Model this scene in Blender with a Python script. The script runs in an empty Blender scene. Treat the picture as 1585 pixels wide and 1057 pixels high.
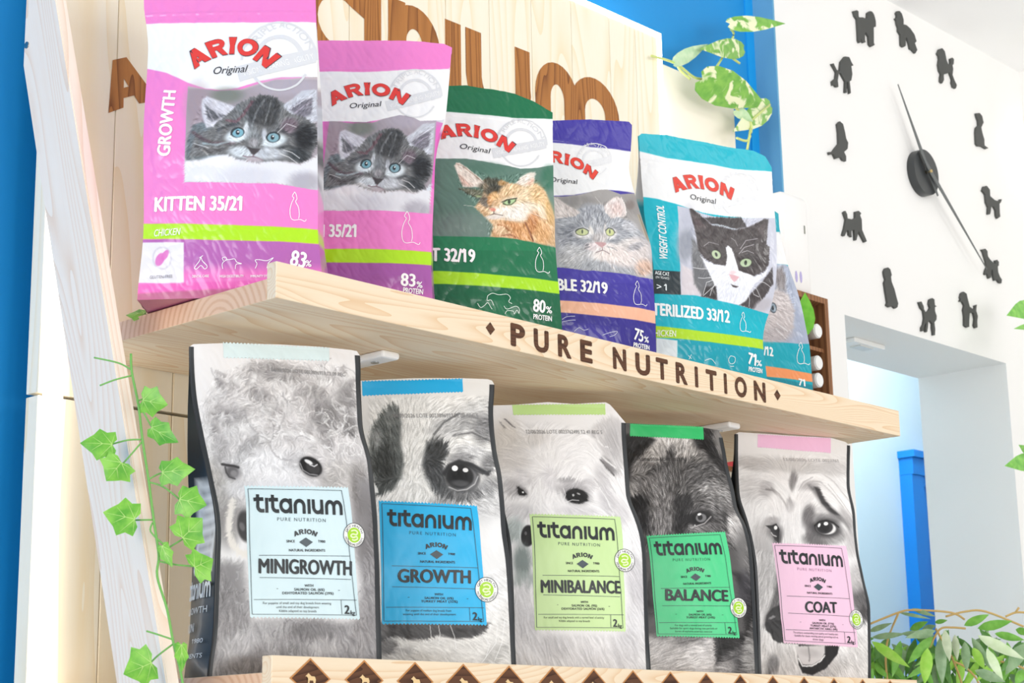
import bpy, bmesh, math, random
import numpy as np
from mathutils import Vector, Matrix
C = bpy.context.scene.collection
sc = bpy.context.scene
# ------------------------------------------------------------------ camera, world, lights, exposure
cam = bpy.data.cameras.new('camera'); cam.sensor_width = 36.0; cam.lens = 63.972
cam.clip_start = 0.05; cam.clip_end = 60
cam.dof.use_dof = True; cam.dof.focus_distance = 2.72; cam.dof.aperture_fstop = 16.0
co = bpy.data.objects.new('camera', cam); C.objects.link(co)
_y, _p, _r = math.radians(47.56), math.radians(13.043), math.radians(-1.075)
_f = Vector((math.sin(_y)*math.cos(_p), math.cos(_y)*math.cos(_p), math.sin(_p)))
_rt = _f.cross(Vector((0, 0, 1))).normalized(); _u = _rt.cross(_f)
_rt, _u = _rt*math.cos(_r)+_u*math.sin(_r), _u*math.cos(_r)-_rt*math.sin(_r)
_m = Matrix((_rt, _u, -_f)).transposed().to_4x4(); _m.translation = (0, 0, 1.2)
co.matrix_world = _m
sc.camera = co
w = bpy.data.worlds.new('room_light'); sc.world = w; w.use_nodes = True
w.node_tree.nodes['Background'].inputs[0].default_value = (1.0, 0.99, 0.98, 1)
w.node_tree.nodes['Background'].inputs[1].default_value = 0.75
sc.view_settings.view_transform = 'Standard'; sc.view_settings.look = 'None'
sc.view_settings.gamma = 1.0; sc.view_settings.use_curve_mapping = False
sc.view_settings.exposure = -0.26
sc.cycles.max_bounces = 6

def area(name, loc, target, sx, sy, power, col=(1, 1, 1)):
    l = bpy.data.lights.new(name, 'AREA'); l.shape = 'RECTANGLE'; l.size = sx; l.size_y = sy
    l.energy = power; l.color = col
    o = bpy.data.objects.new(name, l); C.objects.link(o); o.location = loc
    o.rotation_euler = (Vector(target)-Vector(loc)).to_track_quat('-Z', 'Y').to_euler()
    return o
area('ceiling_light', (2.9, 0.2, 2.95), (2.5, 2.0, 1.4), 1.2, 0.6, 5, (1, .985, .96))
area('ceiling_light', (4.1, 0.5, 2.95), (3.9, 2.2, 2.2), 0.5, 0.4, 4.5, (1, .985, .96))
area('left_fill_light', (-4.8, 0.3, 1.7), (1.8, 1.9, 1.5), 3.0, 2.4, 205, (1, .985, .965))  # unseen fill lamp, added to brighten left-facing sides such as the post
area('front_fill_light', (1.2, -4.2, 1.2), (2.2, 1.9, 1.5), 4.0, 2.2, 160, (1, .99, .975))  # broad unseen fill, added to light the fronts and lower bags evenly
area('corridor_light', (4.4, 2.70, 2.9), (4.6, 2.8, 0.0), 1.4, 0.3, 42, (1, .99, .98))

# ------------------------------------------------------------------ helpers
def tag(o, label=None, cat=None, group=None, kind=None):
    if label: o['label'] = label
    if cat: o['category'] = cat
    if group: o['group'] = group
    if kind: o['kind'] = kind
    return o
def thing(name, label, cat, loc=(0, 0, 0), rz=0, group=None):
    o = bpy.data.objects.new(name, None); C.objects.link(o); o.empty_display_size = .02
    o.location = loc; o.rotation_euler = (0, 0, rz)
    return tag(o, label, cat, group)
def obj(name, me, m, parent=None):
    if isinstance(me, bmesh.types.BMesh):
        b = me; me = bpy.data.meshes.new(name); b.to_mesh(me); b.free()
    o = bpy.data.objects.new(name, me); C.objects.link(o)
    if m is not None:
        me.materials.append(m)
    if parent is not None: o.parent = parent
    return o
def smooth(o, on=True):
    o.data.polygons.foreach_set('use_smooth', [on]*len(o.data.polygons)); return o
def box(bm, x0, x1, y0, y1, z0, z1, bev=0):
    r = bmesh.ops.create_cube(bm, size=1)
    bmesh.ops.scale(bm, vec=(x1-x0, y1-y0, z1-z0), verts=r['verts'])
    bmesh.ops.translate(bm, vec=((x0+x1)/2, (y0+y1)/2, (z0+z1)/2), verts=r['verts'])
    if bev:
        es = list({e for v in r['verts'] for e in v.link_edges})
        bmesh.ops.bevel(bm, geom=es, offset=bev, segments=2, affect='EDGES', profile=.5)
    return bm
def boxo(name, m, parent, *a, bev=0):
    return obj(name, box(bmesh.new(), *a, bev=bev), m, parent)
def prism(bm, pts, d):
    """pts: 3D polygon, extruded by vector d"""
    vs = [bm.verts.new(p) for p in pts]; f = bm.faces.new(vs)
    r = bmesh.ops.extrude_face_region(bm, geom=[f])
    bmesh.ops.translate(bm, vec=d, verts=[g for g in r['geom'] if isinstance(g, bmesh.types.BMVert)])
    bmesh.ops.recalc_face_normals(bm, faces=bm.faces[:]); return bm
def tube(bm, pts, r, n=8, r2=None, cap=True):
    pts = [Vector(p) for p in pts]; rings = []
    for i, p in enumerate(pts):
        t = (pts[min(i+1, len(pts)-1)]-pts[max(i-1, 0)]).normalized()
        a = t.cross(Vector((.3, .2, 1)) if abs(t.z) < .9 else Vector((1, 0, 0))).normalized(); b = t.cross(a)
        rr = r if r2 is None else r+(r2-r)*i/(len(pts)-1)
        rings.append([bm.verts.new(p+a*rr*math.cos(2*math.pi*k/n)+b*rr*math.sin(2*math.pi*k/n)) for k in range(n)])
    for A, B in zip(rings, rings[1:]):
        for k in range(n): bm.faces.new((A[k], A[(k+1) % n], B[(k+1) % n], B[k])).smooth = True
    if cap: bm.faces.new(rings[0][::-1]); bm.faces.new(rings[-1])
    return bm
def crom(p, n=6):
    p = [Vector(q) for q in p]
    if len(p) < 3: return p
    o = []
    for i in range(len(p)-1):
        a, b, c, d = p[max(i-1, 0)], p[i], p[i+1], p[min(i+2, len(p)-1)]
        for k in range(n):
            t = k/n
            o.append(.5*((2*b)+(c-a)*t+(2*a-5*b+4*c-d)*t*t+(3*b-a-3*c+d)*t**3))
    return o+[p[-1]]

# ------------------------------------------------------------------ materials
def s2l(c):
    c = np.asarray(c, dtype=np.float64); return np.where(c <= .04045, c/12.92, ((c+.055)/1.055)**2.4)
def hexc(h):
    h = h.lstrip('#')
    if len(h) <= 3 and h.isdigit(): v = int(h)/255; return np.array((v, v, v))
    return np.array([int(h[i:i+2], 16)/255 for i in (0, 2, 4)])
def rgba(h): return tuple(s2l(hexc(h)))+(1,)
MC = {}
def nt(m):
    m.use_nodes = True; t = m.node_tree; return t, t.nodes['Principled BSDF'], t.nodes, t.links
def flat(name, col, rough=.5, bump=0, bscale=200, metal=0, spec=.5, emit=0, coat=0):
    k = (name, col)
    if k in MC: return MC[k]
    m = bpy.data.materials.new(name); t, b, N, L = nt(m)
    b.inputs['Base Color'].default_value = rgba(col); b.inputs['Roughness'].default_value = rough
    b.inputs['Metallic'].default_value = metal; b.inputs['Specular IOR Level'].default_value = spec
    b.inputs['Coat Weight'].default_value = coat
    if emit:
        b.inputs['Emission Color'].default_value = rgba(col); b.inputs['Emission Strength'].default_value = emit
    if bump:
        n = N.new('ShaderNodeTexNoise'); n.inputs['Scale'].default_value = bscale; n.inputs['Detail'].default_value = 4
        g = N.new('ShaderNodeTexCoord'); L.new(g.outputs['Object'], n.inputs['Vector'])
        bp = N.new('ShaderNodeBump'); bp.inputs['Strength'].default_value = bump; bp.inputs['Distance'].default_value = .002
        L.new(n.outputs[0], bp.inputs['Height']); L.new(bp.outputs[0], b.inputs['Normal'])
    MC[k] = m; return m
def wood(name, axis, base, dark, off=(.05, .03, .04), ring=42, per=.0, knots=0, rough=.55, stretch=.06, dist=5):
    """pine: growth rings run round the grain axis, stretched along it, so faces show grain and ends show rings"""
    if name in MC: return MC[name]
    m = bpy.data.materials.new(name); t, b, N, L = nt(m)
    g = N.new('ShaderNodeTexCoord'); src = g.outputs['Object']
    if per:
        ge = N.new('ShaderNodeNewGeometry'); mu = N.new('ShaderNodeMath'); mu.operation = 'MULTIPLY'; mu.inputs[1].default_value = per
        L.new(ge.outputs['Random Per Island'], mu.inputs[0]); ad = N.new('ShaderNodeVectorMath'); ad.operation = 'ADD'
        L.new(src, ad.inputs[0]); L.new(mu.outputs[0], ad.inputs[1]); src = ad.outputs[0]
    mp = N.new('ShaderNodeMapping'); L.new(src, mp.inputs['Vector'])
    s = [1, 1, 1]; s['XYZ'.index(axis)] = stretch
    mp.inputs['Scale'].default_value = s; mp.inputs['Location'].default_value = off
    wv = N.new('ShaderNodeTexWave'); wv.wave_type = 'RINGS'; wv.rings_direction = axis; wv.wave_profile = 'SIN'
    wv.inputs['Scale'].default_value = ring; wv.inputs['Distortion'].default_value = dist
    wv.inputs['Detail'].default_value = 3; wv.inputs['Detail Scale'].default_value = .35; wv.inputs['Detail Roughness'].default_value = .55
    L.new(mp.outputs[0], wv.inputs['Vector'])
    fi = N.new('ShaderNodeTexNoise'); fi.inputs['Scale'].default_value = 320; fi.inputs['Detail'].default_value = 3
    L.new(mp.outputs[0], fi.inputs['Vector'])
    lo = N.new('ShaderNodeTexNoise'); lo.inputs['Scale'].default_value = 9; L.new(mp.outputs[0], lo.inputs['Vector'])
    r = N.new('ShaderNodeValToRGB'); r.color_ramp.elements[0].color = rgba(base); r.color_ramp.elements[1].color = rgba(dark)
    r.color_ramp.elements[0].position = .35; r.color_ramp.elements[1].position = 1.05 if False else 1.0
    mx = N.new('ShaderNodeMath'); mx.operation = 'MULTIPLY_ADD'; L.new(fi.outputs[0], mx.inputs[0]); mx.inputs[1].default_value = .45
    L.new(wv.outputs['Fac'], mx.inputs[2])
    m2 = N.new('ShaderNodeMath'); m2.operation = 'MULTIPLY_ADD'; L.new(lo.outputs[0], m2.inputs[0]); m2.inputs[1].default_value = .55
    L.new(mx.outputs[0], m2.inputs[2])
    m3 = N.new('ShaderNodeMath'); m3.operation = 'MULTIPLY_ADD'; L.new(m2.outputs[0], m3.inputs[0]); m3.inputs[1].default_value = .55; m3.inputs[2].default_value = -.12
    L.new(m3.outputs[0], r.inputs[0])
    col = r.outputs[0]
    if knots:
        vo = N.new('ShaderNodeTexVoronoi'); vo.inputs['Scale'].default_value = knots
        m4 = N.new('ShaderNodeMapping'); L.new(src, m4.inputs['Vector']); ss = [1, 1, 1]; ss['XYZ'.index(axis)] = .5; m4.inputs['Scale'].default_value = ss
        L.new(m4.outputs[0], vo.inputs['Vector'])
        kr = N.new('ShaderNodeValToRGB'); kr.color_ramp.elements[0].position = .03; kr.color_ramp.elements[1].position = .075
        kr.color_ramp.elements[0].color = (.55, .45, .4, 1); kr.color_ramp.elements[1].color = (0, 0, 0, 1)
        L.new(vo.outputs['Distance'], kr.inputs[0])
        mi = N.new('ShaderNodeMixRGB'); L.new(kr.outputs[0], mi.inputs[0]); L.new(col, mi.inputs[1]); mi.inputs[2].default_value = rgba('7a5638'); col = mi.outputs[0]
    L.new(col, b.inputs['Base Color']); b.inputs['Roughness'].default_value = rough; b.inputs['Specular IOR Level'].default_value = .35
    bp = N.new('ShaderNodeBump'); bp.inputs['Strength'].default_value = .12; bp.inputs['Distance'].default_value = .001
    L.new(mx.outputs[0], bp.inputs['Height']); L.new(bp.outputs[0], b.inputs['Normal'])
    MC[name] = m; return m
def pine(name, axis, base, dark, per=.0, lines=15, scale=5.5, lean=0, knots=0, rough=.55, fine=.5, streak=None):
    """sawn pine: contour-like growth lines stretched along the grain, with fine fibre"""
    if name in MC: return MC[name]
    m = bpy.data.materials.new(name); t, b, N, L = nt(m)
    g = N.new('ShaderNodeTexCoord'); src = g.outputs['Object']
    r0 = N.new('ShaderNodeMapping'); r0.inputs['Rotation'].default_value = (lean, 0, 0); L.new(src, r0.inputs['Vector']); src = r0.outputs[0]
    if per:
        ge = N.new('ShaderNodeNewGeometry'); mu = N.new('ShaderNodeMath'); mu.operation = 'MULTIPLY'; mu.inputs[1].default_value = per
        L.new(ge.outputs['Random Per Island'], mu.inputs[0]); ad = N.new('ShaderNodeVectorMath'); ad.operation = 'ADD'
        L.new(src, ad.inputs[0]); L.new(mu.outputs[0], ad.inputs[1]); src = ad.outputs[0]
    mp = N.new('ShaderNodeMapping'); L.new(src, mp.inputs['Vector']); s = [1, 1, 1]; s['XYZ'.index(axis)] = .09; mp.inputs['Scale'].default_value = s
    def noise(sc, det, src=mp.outputs[0], dis=0):
        n = N.new('ShaderNodeTexNoise'); n.inputs['Scale'].default_value = sc; n.inputs['Detail'].default_value = det; n.inputs['Distortion'].default_value = dis
        L.new(src, n.inputs['Vector']); return n.outputs[0]
    def math_(op, a, v=None, c=None):
        k = N.new('ShaderNodeMath'); k.operation = op; L.new(a, k.inputs[0])
        for i, q in ((1, v), (2, c)):
            if q is None: continue
            if isinstance(q, (int, float)): k.inputs[i].default_value = q
            else: L.new(q, k.inputs[i])
        return k.outputs[0]
    rings = math_('FRACT', math_('MULTIPLY', noise(scale, 1.2, dis=.15), lines))
    edge = math_('POWER', rings, 3.0)
    fib = noise(330, 2); big = noise(2.4, 2)
    f = math_('MULTIPLY_ADD', edge, .55, math_('MULTIPLY_ADD', fib, .35*fine, math_('MULTIPLY', big, .35)))
    r = N.new('ShaderNodeValToRGB'); e = r.color_ramp.elements; e[0].position = .18; e[1].position = .95; e[0].color = rgba(base); e[1].color = rgba(dark); L.new(f, r.inputs[0]); col = r.outputs[0]
    if streak:
        q = N.new('ShaderNodeValToRGB'); q.color_ramp.elements[0].position = .5; q.color_ramp.elements[1].position = .75; L.new(noise(6, 3), q.inputs[0])
        mi = N.new('ShaderNodeMixRGB'); L.new(q.outputs[0], mi.inputs[0]); L.new(col, mi.inputs[1]); mi.inputs[2].default_value = rgba(streak); col = mi.outputs[0]
    if knots:
        vo = N.new('ShaderNodeTexVoronoi'); vo.inputs['Scale'].default_value = knots
        m4 = N.new('ShaderNodeMapping'); L.new(src, m4.inputs['Vector']); ss = [1, 1, 1]; ss['XYZ'.index(axis)] = .55; m4.inputs['Scale'].default_value = ss; L.new(m4.outputs[0], vo.inputs['Vector'])
        kr = N.new('ShaderNodeValToRGB'); kr.color_ramp.elements[0].position = .03; kr.color_ramp.elements[1].position = .08; kr.color_ramp.elements[0].color = (.6, .6, .6, 1); kr.color_ramp.elements[1].color = (0, 0, 0, 1)
        L.new(vo.outputs['Distance'], kr.inputs[0]); mi = N.new('ShaderNodeMixRGB'); L.new(kr.outputs[0], mi.inputs[0]); L.new(col, mi.inputs[1]); mi.inputs[2].default_value = rgba('8a6344'); col = mi.outputs[0]
    L.new(col, b.inputs['Base Color']); b.inputs['Roughness'].default_value = rough; b.inputs['Specular IOR Level'].default_value = .35
    MC[name] = m; return m
def printed(name, rough, coat, bump, bscale):
    m = bpy.data.materials.new(name); t, b, N, L = nt(m)
    a = N.new('ShaderNodeVertexColor'); a.layer_name = 'print'; L.new(a.outputs[0], b.inputs['Base Color'])
    b.inputs['Roughness'].default_value = rough; b.inputs['Specular IOR Level'].default_value = .35; b.inputs['Coat Weight'].default_value = coat; b.inputs['Coat Roughness'].default_value = .12
    g = N.new('ShaderNodeTexCoord'); n = N.new('ShaderNodeTexNoise'); n.inputs['Scale'].default_value = bscale; n.inputs['Detail'].default_value = 3
    n.inputs['Distortion'].default_value = 1.2
    L.new(g.outputs['Object'], n.inputs['Vector'])
    bp = N.new('ShaderNodeBump'); bp.inputs['Strength'].default_value = bump; bp.inputs['Distance'].default_value = .004
    L.new(n.outputs[0], bp.inputs['Height']); L.new(bp.outputs[0], b.inputs['Normal'])
    return m
GLOSS = printed('glossy_printed_foil', .30, .3, .10, 36)
SATIN = printed('satin_printed_foil', .45, .08, .05, 24)
def leafmat(name, base, vein, patch=None, rough=.4):
    if name in MC: return MC[name]
    m = bpy.data.materials.new(name); t, b, N, L = nt(m)
    g = N.new('ShaderNodeTexCoord'); n = N.new('ShaderNodeTexNoise'); n.inputs['Scale'].default_value = 60; n.inputs['Detail'].default_value = 5
    L.new(g.outputs['Object'], n.inputs['Vector'])
    r = N.new('ShaderNodeValToRGB'); e = r.color_ramp.elements; e[0].position = .35; e[1].position = .65
    e[0].color = rgba(base); e[1].color = rgba(vein); L.new(n.outputs[0], r.inputs[0]); col = r.outputs[0]
    if patch:
        p = N.new('ShaderNodeTexNoise'); p.inputs['Scale'].default_value = 26; p.inputs['Detail'].default_value = 3; p.inputs['Distortion'].default_value = 1
        L.new(g.outputs['Object'], p.inputs['Vector'])
        q = N.new('ShaderNodeValToRGB'); q.color_ramp.elements[0].position = .52; q.color_ramp.elements[1].position = .58; L.new(p.outputs[0], q.inputs[0])
        mi = N.new('ShaderNodeMixRGB'); L.new(q.outputs[0], mi.inputs[0]); L.new(col, mi.inputs[1]); mi.inputs[2].default_value = rgba(patch); col = mi.outputs[0]
    L.new(col, b.inputs['Base Color']); b.inputs['Roughness'].default_value = rough
    b.inputs['Subsurface Weight'].default_value = .0
    MC[name] = m; return m

# ------------------------------------------------------------------ lettering (flat 2D meshes in design units)
TXT = {}
def text_batch(strings):
    """outline meshes of every string that is printed, burnt or painted in the scene; x along the line, y up, cap height 1"""
    tmp = []; strings = list(strings)
    ones = [k for k in strings if '1' in k[0]]
    strings += [(k[0][:i+1], k[1], k[2]) for k in ones for i, c in enumerate(k[0]) if c == '1']
    for (s, bold, space) in strings:
        if (s, bold, space) in TXT: continue
        cu = bpy.data.curves.new('lettering', 'FONT'); cu.body = s; cu.resolution_u = 4; cu.offset = bold; cu.space_character = space
        o = bpy.data.objects.new('lettering', cu); C.objects.link(o); tmp.append(((s, bold, space), o)); TXT[(s, bold, space)] = None
    dg = bpy.context.evaluated_depsgraph_get(); dg.update()
    for k, o in tmp:
        me = bpy.data.meshes.new_from_object(o.evaluated_get(dg))
        v = np.empty(len(me.vertices)*3); me.vertices.foreach_get('co', v); v = v.reshape(-1, 3)[:, :2]
        f = [tuple(p.vertices) for p in me.polygons]
        TXT[k] = (v/.727, f); cu = o.data
        bpy.data.objects.remove(o); bpy.data.curves.remove(cu); bpy.data.meshes.remove(me)
    end = {k: TXT[k][0][:, 0].max() for k in TXT}
    for k in dict.fromkeys(ones):       # the plain bar of a figure one gets its slanted flag
        v, f = TXT[k]; f = list(f)
        for i, c in enumerate(k[0]):
            if c == '1':
                x = end[(k[0][:i+1], k[1], k[2])]-.10; n = len(v)
                v = np.concatenate([v, [(x, 1.0), (x-.27, .80), (x-.27, .66), (x, .83)]]); f.append((n, n+1, n+2, n+3))
        TXT[k] = (v, f)
def mesh_vf(name, v, f):
    me = bpy.data.meshes.new(name); me.from_pydata([tuple(p) for p in v], [], f); me.update(); return me
def ribbon(pts, w, closed=False, caps=True):
    """polyline -> flat ribbon (verts, faces) in 2D"""
    p = np.array([tuple(q)[:2] for q in pts], float)
    if not closed:
        q = [p[0]]
        for a, b in zip(p, p[1:]):
            k = max(1, int(np.linalg.norm(b-a)/(w*4))); k = min(k, 60)
            q += [a+(b-a)*i/k for i in range(1, k+1)]
        p = np.array(q)
    d = np.gradient(p, axis=0) if len(p) > 2 else np.repeat([p[-1]-p[0]], len(p), 0)
    if closed: d = np.roll(p, -1, 0)-np.roll(p, 1, 0)
    d /= np.linalg.norm(d, axis=1)[:, None]+1e-12; n = np.stack([-d[:, 1], d[:, 0]], 1)*w/2
    v = np.empty((len(p)*2, 2)); v[0::2] = p+n; v[1::2] = p-n
    m = len(p); f = [(2*i, 2*i+1, 2*i+3, 2*i+2) for i in range(m-1)]
    if closed: f.append((2*m-2, 2*m-1, 1, 0))
    return v, f
def join_vf(l):
    """third column = stacking height, so strokes that cross lie one above the other"""
    V = []; F = []; n = 0; h = 0.0
    for v, f in l:
        v = np.asarray(v, float)
        if v.shape[1] == 2: v = np.c_[v, np.zeros(len(v))]
        v = v.copy(); v[:, 2] += h; h = v[:, 2].max()+2.5e-5
        V.append(v); F += [tuple(i+n for i in q) for q in f]; n += len(v)
    return np.concatenate(V), F
def arc(cx, cy, rx, ry, a0, a1, n=14):
    return [(cx+rx*math.cos(math.radians(a0+(a1-a0)*i/n)), cy+ry*math.sin(math.radians(a0+(a1-a0)*i/n))) for i in range(n+1)]
def wordmark(w=.25):
    """rounded heavy lower-case word, x-height 1"""
    R = []; x = 0
    def st(p): R.append(ribbon(p, w))
    def tee(x):
        st([(x-.12, .86), (x+.2, .9), (x+.66, .9)]); st([(x+.22, 1.22), (x+.2, .45)]+arc(x+.52, .42, .32, .3, 180, 275)+[(x+.72, .13)])
    def aye(x): st(arc(x+.45, .5, .4, .39, 20, 340, 22)); st([(x+.86, 1), (x+.86, 0)])
    def arch(x, wd): st([(x, 0), (x, .55)]+arc(x+wd/2, .5, wd/2, .38, 175, 0)+[(x+wd, 0)])
    tee(.1); st([(1.02, 1.0), (1.02, 0)]); tee(1.3); aye(2.12); arch(3.36, .72); st([(4.5, 1.0), (4.5, 0)])
    st([(4.88, 1), (4.88, .5)]+arc(5.24, .48, .36, .36, 185, 360)+[(5.6, 1)]); st([(5.6, 1), (5.6, 0)])
    arch(6.0, .62); arch(6.62, .62)
    v, f = join_vf(R); return v, f
def logo_word():
    """flared capitals A R I O N, cap height 1"""
    parts = []
    def poly(*q): parts.append((np.array(q, float), [tuple(range(len(q)))]))
    x = 0
    poly((0, 0), (.3, 0), (.62, 1), (.42, 1)); poly((.62, 0), (1.02, 0), (.66, 1), (.42, 1)); poly((.2, .2), (.8, .2), (.74, .4), (.26, .4))
    x = 1.08
    poly((x, 0), (x+.3, 0), (x+.26, 1), (x+.02, 1))
    v, f = ribbon([(x+.2, .88)]+arc(x+.5, .69, .22, .19, 90, -90, 10)+[(x+.2, .5)], .24); parts.append((v, f))
    poly((x+.36, .45), (x+.66, .45), (x+.98, 0), (x+.64, 0))
    x = 2.12
    poly((x, 0), (x+.34, 0), (x+.29, .5), (x+.34, 1), (x, 1), (x+.05, .5))
    x = 2.56
    parts.append(ribbon(arc(x+.5, .5, .38, .38, 0, 360, 28), .26))
    x = 3.66
    poly((x, 0), (x+.28, 0), (x+.25, 1), (x+.02, 1)); poly((x+.02, 1), (x+.3, 1), (x+.88, 0), (x+.62, 0)); poly((x+.62, 0), (x+.88, 0), (x+.9, 1), (x+.64, 1))
    v, f = join_vf(parts); return v, f, 4.56
WORD = wordmark(); LOGO = logo_word()
text_batch([('%', 0.0, 1), ('(IN YEARS)', 0.0, 1), ('04/09/2026 LOTE 0023896913 12 09 REG', 0.0, 1), ('04/09/2026 LOTE 0023896913 12 09 REG 5', 0.0, 1), ('11/08/2026 LOTE 0023761', 0.0, 1), ('12/08/2026 LOTE 0023762', 0.0, 1), ('12/08/2026 LOTE 0023762495 12 41 REG 5', 0.0, 1), ('1980', 0.0, 1), ('2', 0.0, 1), ('71', 0.0, 1), ('75', 0.0, 1), ('80', 0.0, 1), ('83', 0.0, 1), ('> 1', 0.0, 1), ('ADULT 32/19', 0.0, 1), ('ADULT SENSIBLE 32/19', 0.0, 1), ('AGE CAT', 0.0, 1), ('ANTARCTIC KRILL (4%)', 0.0, 1.1), ('ARION', 0.0, 1), ('BALANCE', 0.0, 1), ('CHICKEN', 0.0, 1), ('COAT', 0.0, 1), ('DEHYDRATED SALMON (26%)', 0.0, 1.1), ('DEHYDRATED SALMON (29%)', 0.0, 1.1), ('DENTAL CARE', 0.0, 1), ('E', 0.02, 1), ('For dogs with a normal level of activity', 0.0, 1), ('For puppies of medium dog breeds from', 0.0, 1), ('For puppies of small and toy dog breeds from weaning', 0.0, 1), ('For small and toy dog breeds with a normal level of activity', 0.0, 1), ('GLUTEN-FREE', 0.0, 1), ('GROWTH', 0.0, 1), ('GUT HEALTH', 0.0, 1), ('HIGH DIGESTIBILITY', 0.0, 1), ('I', 0.02, 1), ('IMMUNITY SYSTEM', 0.0, 1), ('INGREDIENTS', 0.0, 1), ('KITTEN 35/21', 0.0, 1), ('Kibble adapted to toy breeds', 0.0, 1), ('MICROBIOME DIVERSITY', 0.0, 1), ('MINIBALANCE', 0.0, 1), ('MINIGROWTH', 0.0, 1), ('N', 0.02, 1), ('NATURAL INGREDIENTS', 0.0, 1), ('O', 0.02, 1), ('Original', 0.0, 1), ('P', 0.02, 1), ('PROTEIN', 0.0, 1), ('PURE NUTRITION', 0.0, 1.35), ('R', 0.02, 1), ('SALMON OIL (11%)', 0.0, 1.1), ('SALMON OIL (6%)', 0.0, 1.1), ('SALMON OIL (9%)', 0.0, 1.1), ('SINCE', 0.0, 1), ('STERILIZED 33/12', 0.0, 1), ('Suitable for sport dogs during rest periods or', 0.0, 1), ('Suitable for those needing special grooming such as', 0.0, 1), ('T', 0.02, 1), ('TRIPLE ACTION', 0.0, 1), ('TURKEY MEAT (27%)', 0.0, 1.1), ('TURKEY MEAT (32%)', 0.0, 1.1), ('TURKEY MEAT (34%)', 0.0, 1.1), ('To achieve outstanding coat quality and healthy skin', 0.0, 1), ('U', 0.02, 1), ('VISION  HEARING  AGILITY', 0.0, 1), ('WEIGHT CONTROL', 0.0, 1), ('WITH', 0.0, 1), ('bursts of explosive anaerobic exercise', 0.0, 1), ('kg', 0.0, 1), ('show dogs', 0.0, 1), ('until the end of their development', 0.0, 1), ('weaning until the end of their development', 0.0, 1), ('•', 0.0, 1)])
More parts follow.
